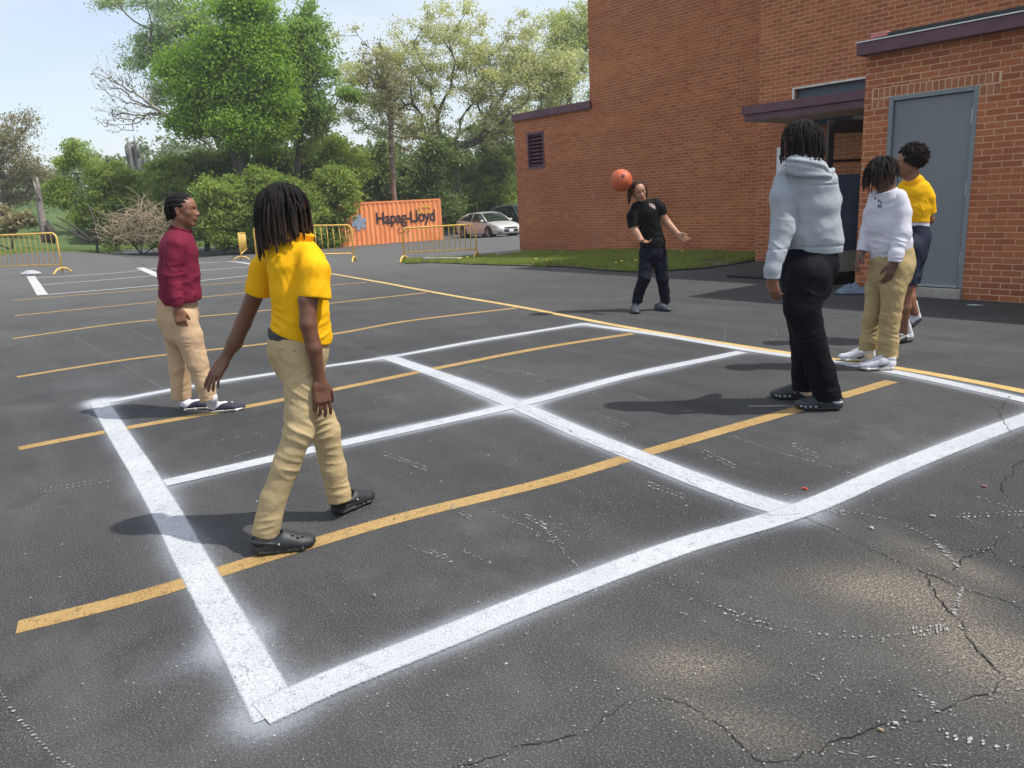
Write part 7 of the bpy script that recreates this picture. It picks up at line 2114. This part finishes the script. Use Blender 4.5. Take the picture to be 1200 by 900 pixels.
body += D_.chain([(948, 318, 0.08, 14), (940, 360, 0.10, 11), (951, 405, 0.11, 8)], 0.02, 0.03)
p4 = sdf_mesh('person', body, 0.0044, skin_mat('skin_d', (0.20, 0.095, 0.055)), None)
tag(p4, 'tall person with dreadlocks in a light grey hoodie and black trousers, seen from behind', 'person')
make_eyes(c, F, S, p4)
M_grey = fabric_mat('heather_grey_fleece', (0.33, 0.36, 0.39), 0.04, 0.95, 500, 0.28, fleck=0.22, sheen=0.05)
tor = [Group(D_.chain([(942, 205, 0, 27, .62), (945, 218, 0, 33, .56), (948, 245, 0, 33, .60), (951, 272, 0, 32.5, .66), (955, 286, 0, 30.5, .70), (955, 310, 0, 29.5, .70)], 0.035) + [Half(D_.pt(955, 297, 0), -UPV + RGT * 0.02, 0.006)])]
tor.append(Group(D_.chain([(920, 212, 0.0, 13), (917, 232, 0.02, 14.2), (917, 268, 0.05, 13.2), (909, 300, 0.10, 10.2), (905, 316, 0.12, 9.0), (904, 333, 0.12, 9.0)], 0.025) + [Half(D_.pt(904.5, 325, 0.12), D_.pt(904, 330, 0.12) - D_.pt(909, 300, 0.10), 0.004)], 0.02))
tor.append(Group(D_.chain([(968, 212, 0, 13), (971, 235, -0.03, 13.5), (971, 266, -0.11, 12), (957, 294, -0.22, 8), (951, 308, -0.26, 8)], 0.025) + [Half(D_.pt(954, 299, -0.24), D_.pt(951, 308, -0.26) - D_.pt(960, 285, -0.2), 0.004)], 0.02))
tor.append(Group(D_.chain([(941, 207, 0, 22, .75), (939, 188, -0.01, 15, .9)], 0.02) + [Half(D_.pt(939, 186, 0), UPV, 0.01)], 0.03))
# hanging hood: rolled rim at the neck and pouch lying on the back
tor += [Ell(D_.pt(944, 195, 0.075), (0.122, 0.060, 0.075), np.array([_n(RGT - UPV * 0.22), FWH, _n(UPV + RGT * 0.22)]), 0.035)]
def hood_disp(V, N):
    base = fold_disp([(D_.pt(945, 280, 0.15), 0.20, UPV + RGT * 0.25, 32, 0.010), (D_.pt(914, 285, 0.15), 0.12, UPV + RGT * 0.7, 50, 0.009), (D_.pt(912, 255, 0.15), 0.12, UPV * 0.6 + RGT, 36, 0.007), (D_.pt(925, 235, 0.15), 0.14, RGT + UPV * .4, 40, 0.006), (D_.pt(960, 245, 0.2), 0.2, RGT + UPV * 0.3, 26, 0.007)], 0.0032, 9)(V, N)
    # yoke seam and hem band groove, on the back only
    z0 = D_.pt(955, 217.5, 0.15)[2]; z1 = D_.pt(955, 290.5, 0.15)[2]
    back = (V - D_.pt(948, 240, 0)) @ FWH < -0.03
    side_ = (V - D_.pt(948, 240, 0)) @ RGT > -0.05
    g = -0.0045 * np.exp(-((V[:, 2] - z0) / 0.005) ** 2) * back * side_ - 0.0040 * np.exp(-((V[:, 2] - z1) / 0.006) ** 2)
    ribs = 0.0004 * np.sin(((V @ RGT)) * 520) * (V[:, 2] < z1) * (V[:, 2] > z1 - 0.08)
    sx = (V - D_.pt(934, 240, 0.1)) @ RGT + 0.25 * (V[:, 2] - D_.pt(934, 240, 0)[2])
    arm = -0.005 * np.exp(-(sx / 0.007) ** 2) * back * (V[:, 2] > D_.pt(930, 262, 0)[2])
    qx = (V - D_.pt(944, 205, 0.1)) @ RGT; qz = V[:, 2] - D_.pt(944, 205, 0.1)[2]
    line = np.interp(qx, [-0.16, -0.05, 0.05, 0.15, 0.19], [0.035, -0.012, -0.020, -0.028, 0.02])
    dl = qz - line; bk2 = ((V - D_.pt(948, 240, 0)) @ FWH < -0.02) & (np.abs(qx) < 0.19)
    lip = np.where(bk2, 0.012 * np.exp(-((dl - 0.016) / 0.014) ** 2) - 0.010 * np.exp(-((dl + 0.006) / 0.008) ** 2), 0)
    line2 = np.interp(qx, [-0.12, 0.0, 0.10, 0.14], [0.085, 0.060, 0.035, 0.0]); dl2 = qz - line2
    lip = lip + np.where(bk2, 0.006 * np.exp(-((dl2 - 0.012) / 0.012) ** 2) - 0.005 * np.exp(-((dl2 + 0.005) / 0.008) ** 2), 0)
    return base + g + arm + ribs + lip
hood = sdf_mesh('hoodie', tor, 0.005, M_grey, p4, disp=hood_disp)
cuff = [Group(D_.chain([(905.5, 316, 0.12, 9.2), (904.3, 328, 0.12, 8.6)], 0.01) + [Half(D_.pt(904.6, 326, 0.12), D_.pt(904, 333, 0.12) - D_.pt(907, 305, 0.12), 0.002), Half(D_.pt(905.5, 317, 0.12), D_.pt(907, 305, 0.12) - D_.pt(904, 333, 0.12), 0.002)], 0, 0.002)]
sdf_mesh('cuff', cuff, 0.004, M_grey, hood)
legs = D_.chain([(951, 294, 0, 29, .72), (949, 312, 0, 31, .75), (946, 335, 0, 28, .85)], 0.03)
legs += [Group(D_.chain([(936, 325, -0.08, 21), (938, 360, -0.09, 18), (942, 400, -0.10, 15.5), (943, 440, -0.10, 14), (942.5, 465, -0.10, 14.5)], 0.025) + [Half(D_.pt(942, 456, -0.10), -UPV, 0.003)], 0.03)]
legs += [Group(D_.chain([(948, 325, 0.08, 25), (940, 360, 0.10, 20), (950, 400, 0.11, 17), (962, 435, 0.10, 15.5), (972.5, 475, 0.09, 15.5)], 0.025) + [Half(D_.pt(972, 466.5, 0.09), -UPV + RGT * .1, 0.003)], 0.025)]
kz = [(D_.pt(935, 355, 0.2), 0.16, UPV * 1.0 - RGT * 0.7, 42, 0.010), (D_.pt(945, 385, 0.2), 0.14, UPV - RGT * 0.3, 50, 0.010), (D_.pt(952, 330, 0.2), 0.14, UPV + RGT * 0.6, 40, 0.008), (D_.pt(970, 450, 0.15), 0.12, UPV + RGT * .2, 70, 0.010), (D_.pt(940, 445, 0), 0.10, UPV, 80, 0.010), (D_.pt(958, 415, 0.2), 0.14, RGT + UPV * .3, 40, 0.008)]
sdf_mesh('trousers', legs, 0.005, fabric_mat('black_twill', (0.005, 0.0055, 0.009), 0.15, 0.8, 700, 0.45, sheen=0.0), p4, disp=fold_disp(kz, 0.0035, 9))
sh, pf = clog(p4, hN, dN, 0.290, -1, jib='light'); ankle_sock(p4, pf, foot_frame(hN, dN), 1.07, D_.pt(972, 466, 0.09), M_white_sock, 0.042)
sh, pf = clog(p4, hF, dF, 0.290, 1, jib='light'); ankle_sock(p4, pf, foot_frame(hF, dF), 1.07, D_.pt(944, 456, -0.10), M_white_sock, 0.040)
reg = lambda v: v[2] > -0.45 and not (v[1] > 0.45 and v[2] < 0.5)
def over_back(q, r_):
    cc_ = D_.pt(946, 199, 0.10); v = q - cc_; e = np.array([abs(v @ RGT) / 0.15, abs(v @ FWH) / 0.10, abs(v[2]) / 0.055]); k = math.sqrt((e ** 2).sum())
    if k < 1.05: q = cc_ + v / max(k, 0.3) * 1.05
    return q
pa = locks('h', c, F, S, 170, rg, None, None, lambda v: 0.15 + 0.06 * v[2] + 0.03 * (abs(v[0])), (0.0042, 0.0066), reg, 0.0, 0.30, 0.45, extra=over_back)
hair_obj('hair', c, F, S, p4, M_locks, [pa], True, face_cut=0.2)
rebase(p4, (hN + hF) / 2)

# ------------------------------------------------------------------ child in the white long sleeved polo
n_t, n_h = (1016, 432.5), (1050, 434); f_t, f_h = (988, 420), (1026, 425)
hN = gp(1051, 433.5); hF = gp(1027, 424); dN = dirpx((1051, 433.5), (1014, 434.0)); dF = dirpx((1027, 424.5), (986, 423))
E_ = Pose((hd(hN) + hd(hF)) / 2)
c = E_.pt(1034, 203, 0.0); F = hframe(-158, 30, 0); S = 0.228
body = head_prims(c, F, S)
body += [Seg(E_.pt(1037, 210, 0), E_.pt(1041, 228, 0), 0.054, 0.060, RGT, 0.03)]
body += [Group(E_.chain([(1041, 236, 0, 19, .75), (1043, 290, 0, 17, .8), (1044, 310, 0, 17, .8)], 0.03), 0.03)]
body += E_.chain([(1053, 240, 0.06, 6), (1057, 272, 0.12, 7), (1049, 307, 0.18, 4.6, .8)], 0.012, 0.03)
body += E_.chain([(1027, 240, -0.06, 6), (1020, 268, -0.10, 6.5), (1009.5, 296, -0.06, 4.4, .8)], 0.012, 0.03)
body += hand_prims(E_.pt(1048.5, 308.5, 0.18), E_.pt(1042, 324, 0.19) - E_.pt(1048.5, 308.5, 0.18), -RGT * 0.25 + FWH * 0.9, 1.0, 0.30, -1, 0.07)
body += hand_prims(E_.pt(1009, 297, -0.06), E_.pt(1003, 310, -0.02) - E_.pt(1009, 297, -0.06), RGT * 0.6 + UPV * 0.4 + FWH * 0.2, 1.0, 0.42, 1, 0.1)
body += E_.chain([(1035, 312, -0.07, 12), (1021, 380, -0.08, 7)], 0.02, 0.03)
body += E_.chain([(1053, 312, 0.07, 12), (1043, 385, 0.09, 7)], 0.02, 0.03)
p5 = sdf_mesh('person', body, 0.0044, skin_mat('skin_e', (0.115, 0.056, 0.037)), None, color=head_tone(c, F, S))
tag(p5, 'child in a white long sleeved polo and khaki trousers looking down, locks over the face', 'person')
make_eyes(c, F, S, p5)
M_wh = fabric_mat('white_polo_knit', (0.56, 0.56, 0.62), 0.03, 0.85, 800, 0.25)
tor = [Group(E_.chain([(1040, 229, 0, 12, .9), (1041, 240, 0, 21.5, .70), (1041, 262, 0, 21.5, .78), (1044, 285, 0, 22, .85), (1045, 310, 0, 22.5, .85)], 0.03) + [Half(E_.pt(1046, 299, 0), -UPV * 1.0 + RGT * 0.34, 0.005)])]
tor.append(Group(E_.chain([(1052, 232, 0.05, 10.5), (1057.5, 250, 0.08, 10.5), (1057, 274, 0.12, 10), (1050, 298, 0.17, 8), (1047, 314, 0.18, 7.5)], 0.02) + [Half(E_.pt(1048.5, 307.5, 0.18), E_.pt(1047, 314, .18) - E_.pt(1052, 290, .17), 0.003)], 0.016))
tor.append(Group(E_.chain([(1027, 232, -0.05, 9), (1022, 250, -0.08, 9), (1017, 272, -0.10, 8.2), (1009, 300, -0.06, 6.2)], 0.02) + [Half(E_.pt(1010.5, 294.5, -0.06), E_.pt(1008, 302, -.06) - E_.pt(1017, 272, -.1), 0.003)], 0.016))
zones = [(E_.pt(1030, 275, 0.1), 0.16, UPV + RGT * 0.35, 48, 0.009), (E_.pt(1057, 278, 0.2), 0.10, UPV + RGT * 0.3, 60, 0.008), (E_.pt(1035, 290, 0.1), 0.14, UPV - RGT * 0.2, 55, 0.007), (E_.pt(1020, 275, 0), 0.09, UPV + RGT, 60, 0.006), (E_.pt(1052, 300, .2), .08, UPV, 80, .006)]
sm5 = sdf_mesh('shirt', tor, 0.0048, M_wh, p5, disp=fold_disp(zones, 0.003, 10))
col_ = [Group(E_.chain([(1041, 232, 0.02, 14, .95), (1038, 223, 0.02, 11.5, .95)], 0.01) + [Half(E_.pt(1038, 224, 0.02), E_.pt(1036, 214, 0.02) - E_.pt(1041, 232, 0.02), 0.002)], 0.0, 0.002), Seg(E_.pt(1036, 205, 0.01), E_.pt(1039, 226, 0.01), 0.052, 0.050, RGT, 0.003, True)]
sdf_mesh('collar', col_, 0.0042, M_wh, sm5)
look = _n(E_.pt(1031, 239, 0) - CAMP)
logo_on(field(tor), sm5, E_.pt(1031, 238, 0.0), look, RGT, UPV, (0.06, 0.05, 0.07), [(-0.010, 0.04, -0.012, 0.012), (-0.012, 0.012, -0.002, 0.016), (-0.002, 0.022, 0.014, -0.012), (-0.008, -0.006, -0.008, -0.032), (-0.008, -0.012, 0.008, -0.030), (0.010, -0.012, 0.010, -0.030)], 0.006, mname='emblem_dark')
legs = E_.chain([(1047, 296, 0, 22, .85), (1046, 308, 0, 23.5, .88), (1043, 322, 0, 24, .85)], 0.03)
legs += [Group(E_.chain([(1035, 315, -0.07, 15), (1027, 340, -0.08, 12), (1022, 372, -0.08, 9.8), (1019, 398, -0.08, 9.6), (1016, 416, -0.08, 10.2)], 0.02) + [Half(E_.pt(1016, 409.5, -0.08), -UPV + RGT * .12, 0.003)], 0.025)]
legs += [Group(E_.chain([(1052, 315, 0.07, 16.5), (1047, 340, 0.09, 13.2), (1043, 372, 0.09, 11.2), (1041, 400, 0.09, 10.8), (1039, 425, 0.09, 11.2)], 0.02) + [Half(E_.pt(1039, 419, 0.09), -UPV, 0.003)], 0.022)]
kz = [(E_.pt(1043, 385, 0.15), 0.15, UPV + RGT * 0.35, 75, 0.009), (E_.pt(1040, 412, 0.15), 0.10, UPV - RGT * 0.2, 95, 0.010), (E_.pt(1020, 385, 0), 0.14, UPV - RGT * 0.5, 75, 0.010), (E_.pt(1017, 405, 0), 0.09, UPV, 100, 0.009), (E_.pt(1050, 325, 0.15), 0.12, UPV + RGT * 0.9, 55, 0.007), (E_.pt(1030, 330, .05), .12, UPV - RGT * .8, 55, .007), (E_.pt(1045, 355, .15), .14, RGT + UPV * .5, 50, .006)]
sdf_mesh('trousers', legs, 0.0048, fabric_mat('khaki_twill_dark', (0.38, 0.29, 0.145), 0.06, 0.9, 700, 0.4), p5, disp=fold_disp(kz, 0.0035, 11))
sh, pf, Ff, k_ = sneaker(p5, hN, dN, 0.275, 1); ankle_sock(p5, pf, Ff, k_, E_.pt(1040, 418, 0.09), M_white_sock, 0.04, h=0.0045)
sh, pf, Ff, k_ = sneaker(p5, hF, dF, 0.275, -1); ankle_sock(p5, pf, Ff, k_, E_.pt(1017, 409, -0.08), M_white_sock, 0.04, h=0.0045)
reg = lambda v: v[2] > -0.2
pa = locks('h', c, F, S, 105, rg, None, None, lambda v: 0.115 + 0.035 * v[2] + 0.01 * max(0, v[1]), (0.0048, 0.0074), reg, 0.05, 0.27, 0.9, wig=0.8)
hair_obj('hair', c, F, S, p5, M_locks, [pa], True, face_cut=0.20)
rebase(p5, (hN + hF) / 2)

# ------------------------------------------------------------------ child in yellow behind, by the grey door
hN = gp(1069, 399.5); dN = dirpx((1070, 399), (1052, 402))
G_ = Pose(hd(hN))
c = G_.pt(1065, 190, 0); F = hframe(158, 0); S = 0.225
hR0 = G_.pt(1084, 374, 0.05); 
body = head_prims(c, F, S)
body += [Seg(G_.pt(1066, 196, 0), G_.pt(1070, 216, 0), 0.055, 0.062, RGT, 0.03)]
body += [Group(G_.chain([(1070, 222, 0, 15, .8), (1071, 262, 0, 13, .8), (1071, 290, 0, 14, .9)], 0.03), 0.03)]
body += G_.chain([(1080, 230, 0.03, 5.5), (1088, 257, 0.0, 6.2), (1077, 266, -0.16, 4.2, .8)], 0.012, 0.03)
body += G_.chain([(1062, 230, -0.04, 5), (1052, 255, -0.08, 6), (1048, 275, -0.16, 4.2, .8)], 0.012, 0.03)
body += hand_prims(G_.pt(1076.5, 266.5, -0.17), -RGT + FWH * 0.4, UPV * 0.4 + RGT * 0.2 + FWH * 0.3, 0.95, 0.4, -1, 0.1)
body += hand_prims(G_.pt(1048, 276, -0.17), -UPV + FWH * 0.3, RGT, 0.95, 0.4, 1, 0.1)
body += G_.chain([(1066, 290, 0.06, 12), (1062, 338, 0.06, 7.5), (1060, 360, 0.06, 6.4), (1059, 390, 0.04, 4.6)], 0.02, 0.03)
body += G_.chain([(1074, 290, -0.06, 12), (1066, 335, -0.04, 7.2), (1066, 350, 0.02, 6.2), (1072, 366, 0.05, 4.6)], 0.02, 0.03)
p6_ = sdf_mesh('person', body, 0.0048, skin_mat('skin_f', (0.21, 0.095, 0.055)), None, color=head_tone(c, F, S))
tag(p6_, 'child with a round afro, yellow shirt and dark shorts walking past the grey door', 'person')
make_eyes(c, F, S, p6_)
tor = [Group(G_.chain([(1070, 214, 0, 12, .8), (1071, 226, 0, 18, .75), (1071, 245, 0, 17.5, .85), (1072, 265, 0, 15.5, .9)], 0.03) + [Half(G_.pt(1072, 260.5, 0), -UPV - RGT * 0.08, 0.004)])]
tor.append(Group(G_.chain([(1080, 221, 0.03, 9), (1085, 232, 0.04, 9.5), (1089, 256, 0.0, 8.8)], 0.02) + [Half(G_.pt(1088, 250, 0.01), G_.pt(1089, 256, 0) - G_.pt(1085, 232, .03), 0.003)], 0.02))
tor.append(Group(G_.chain([(1061, 221, -0.03, 9), (1056, 232, -0.05, 9), (1053, 254, -0.08, 8.5)], 0.02) + [Half(G_.pt(1053, 249, -0.08), -UPV, 0.003)], 0.02))
zones = [(G_.pt(1066, 245, 0.1), 0.15, UPV + RGT * 0.7, 48, 0.009), (G_.pt(1082, 240, 0.1), 0.1, UPV * .4 + RGT, 50, 0.007)]
sm6 = sdf_mesh('shirt', tor, 0.0055, M_yshirt, p6_, disp=fold_disp(zones, 0.003, 11))
col_ = [Group(G_.chain([(1071, 221, 0, 12.5, .95), (1068, 210, 0, 11, .95)], 0.01) + [Half(G_.pt(1068, 210.5, 0), G_.pt(1067, 205, 0) - G_.pt(1071, 221, 0), 0.002)], 0.0, 0.002), Seg(G_.pt(1066, 198, 0), G_.pt(1069, 216, 0), 0.054, 0.052, RGT, 0.003, True)]
sdf_mesh('collar', col_, 0.0045, fabric_mat('yellow_collar', (0.82, 0.36, 0.012), 0.05), sm6)
und_ = [Group(G_.chain([(1072, 256, 0, 14.8, .9), (1073, 272, 0, 14.6, .9)], 0.01) + [Half(G_.pt(1072, 266, 0), -UPV - RGT * .05, 0.003), Half(G_.pt(1072, 257, 0), UPV, 0.003)])]
sdf_mesh('undershirt', und_, 0.005, M_wh, sm6)
sho = G_.chain([(1073, 264, 0, 14.2, .95), (1073, 280, 0, 15.5, 1.0), (1070, 298, 0, 15, 1.1)], 0.03)
sho += [Group(G_.chain([(1067, 290, 0.06, 14), (1063, 325, 0.06, 11), (1061, 345, 0.06, 10.5)], 0.02) + [Half(G_.pt(1062, 334, 0.06), -UPV, 0.003)], 0.03)]
sho += [Group(G_.chain([(1074, 290, -0.06, 14), (1068, 322, -0.04, 10.5), (1066, 345, -0.04, 10)], 0.02) + [Half(G_.pt(1067, 332, -0.04), -UPV, 0.003)], 0.03)]
sdf_mesh('shorts', sho, 0.0055, fabric_mat('dark_navy_shorts', (0.022, 0.026, 0.045), 0.12, 0.75), p6_, disp=fold_disp([(G_.pt(1072, 305, 0.1), 0.16, UPV + RGT * .5, 50, 0.009)], 0.003, 11))
def slide(par, heel, d, L, inner, pitch, shin):
    Ff = foot_frame(heel, d, pitch); k = L / 0.27
    def p(x, y, z): return heel + Ff.T @ (np.array([x * inner, y, z]) * k)
    sole = [Seg(p(0, 0.040, 0.018), p(0.002, 0.12, 0.016), (0.042 * k, 0.018 * k), (0.042 * k, 0.016 * k), Ff[0], 0.01), Seg(p(0.002, 0.12, 0.016), p(0.006, 0.225, 0.016), (0.042 * k, 0.016 * k), (0.048 * k, 0.015 * k), Ff[0], 0.012), Half(p(0, 0.1, 0.001), -Ff[2], 0.002)]
    root = sdf_mesh('shoe', sole, 0.0045, mat('black_slide_foam', (0.014, 0.014, 0.015), 0.6), par)
    st_ = [Group([Seg(p(0, 0.13, 0.038), p(0.004, 0.20, 0.030), (0.049 * k, 0.042 * k), (0.051 * k, 0.032 * k), Ff[0], 0.01), Half(p(0, 0.115, 0.03), -Ff[1], 0.002), Half(p(0, 0.215, 0.03), Ff[1], 0.002), Half(p(0, 0.1, 0.014), -Ff[2], 0.002)])]
    sdf_mesh('strap', st_, 0.0045, mat('black_slide_strap', (0.018, 0.018, 0.02), 0.5), root)
    so2 = [Seg(p(0, 0.045, 0.050), p(0.002, 0.14, 0.052), (0.030 * k, 0.028 * k), (0.034 * k, 0.026 * k), Ff[0], 0.02), Seg(p(0.002, 0.14, 0.050), p(0.006, 0.222, 0.042), (0.032 * k, 0.022 * k), (0.033 * k, 0.016 * k), Ff[0], 0.02), Group([Seg(p(0, 0.045, 0.055), shin, 0.034 * k, 0.039, Ff[0], 0.025), Half(shin - _n(shin - p(0, 0.045, 0.055)) * 0.02, shin - p(0, 0.045, 0.055), 0.003)], 0.02)]
    sdf_mesh('sock', so2, 0.0045, M_white_sock, par, disp=lambda V, N: 0.0012 * np.sin(V[:, 2] * 420))
slide(p6_, hN, dN, 0.265, 1, 0.0, G_.pt(1059, 371, 0.055))
hR = G_.pt(1083, 372, -0.02); toeR = G_.pt(1063, 388, -0.02)
dR = toeR - hR; pit = math.atan2(-dR[2], np.hypot(dR[0], dR[1]))
slide(p6_, hR, np.array([dR[0], dR[1], 0]), 0.265, -1, pit, G_.pt(1068.5, 352, 0.03))
# afro of many small curls
VV, FF, TT = [], [], []; b = 0
prims = [Ell(c + (F.T @ np.array([0, -0.14, 0.20])) * S, (0.46 * S, 0.48 * S, 0.44 * S), F), Half(c + (F.T @ np.array([0, 0.20, 0.10])) * S, _n(F.T @ np.array([0, 1, -0.45])), 0.03)]
f_ = field(prims); lo, hi = bounds(prims); V, Fc = polygonise(f_, lo, hi, 0.0045)
N = vnormals(V, Fc); V = V + N * (0.012 * (ridged(V * 55) - 0.3) + 0.010 * vnoise(V * 28))[:, None]
VV.append(V); FF.append(Fc); b += len(V)
cur = MB()
cc = c + (F.T @ np.array([0, -0.14, 0.20])) * S
for i in range(520):
    v = rg.normal(size=3); v /= np.linalg.norm(v)
    if v[1] > 0.35 and v[2] < 0.3: continue
    q0 = cc + (F.T @ (v * np.array([0.46, 0.48, 0.44]))) * S * 0.97; n_ = F.T @ v; u_ = _n(np.cross(n_, rg.normal(size=3)))
    w_ = np.cross(n_, u_); hh = rg.uniform(0.008, 0.026); rr_ = rg.uniform(0.003, 0.006)
    pts = [tuple(q0 + n_ * hh * t_ + (u_ * math.cos(t_ * 9) + w_ * math.sin(t_ * 9)) * rr_) for t_ in np.linspace(0, 1, 6)]
    cur.tube(pts, [0.0035, 0.0035, 0.003, 0.003, 0.0025, 0.001], 4, cap=False)
hm = mesh_obj('hair', V, Fc, M_hair_l, p6_, True)
bm = bmesh.new(); bm.from_mesh(hm.data); tmp = bpy.data.meshes.new('t'); cur.bm.to_mesh(tmp); cur.bm.free(); bm.from_mesh(tmp); bm.to_mesh(hm.data); bm.free()
hm.data.polygons.foreach_set('use_smooth', np.ones(len(hm.data.polygons), bool))
rebase(p6_, hN)
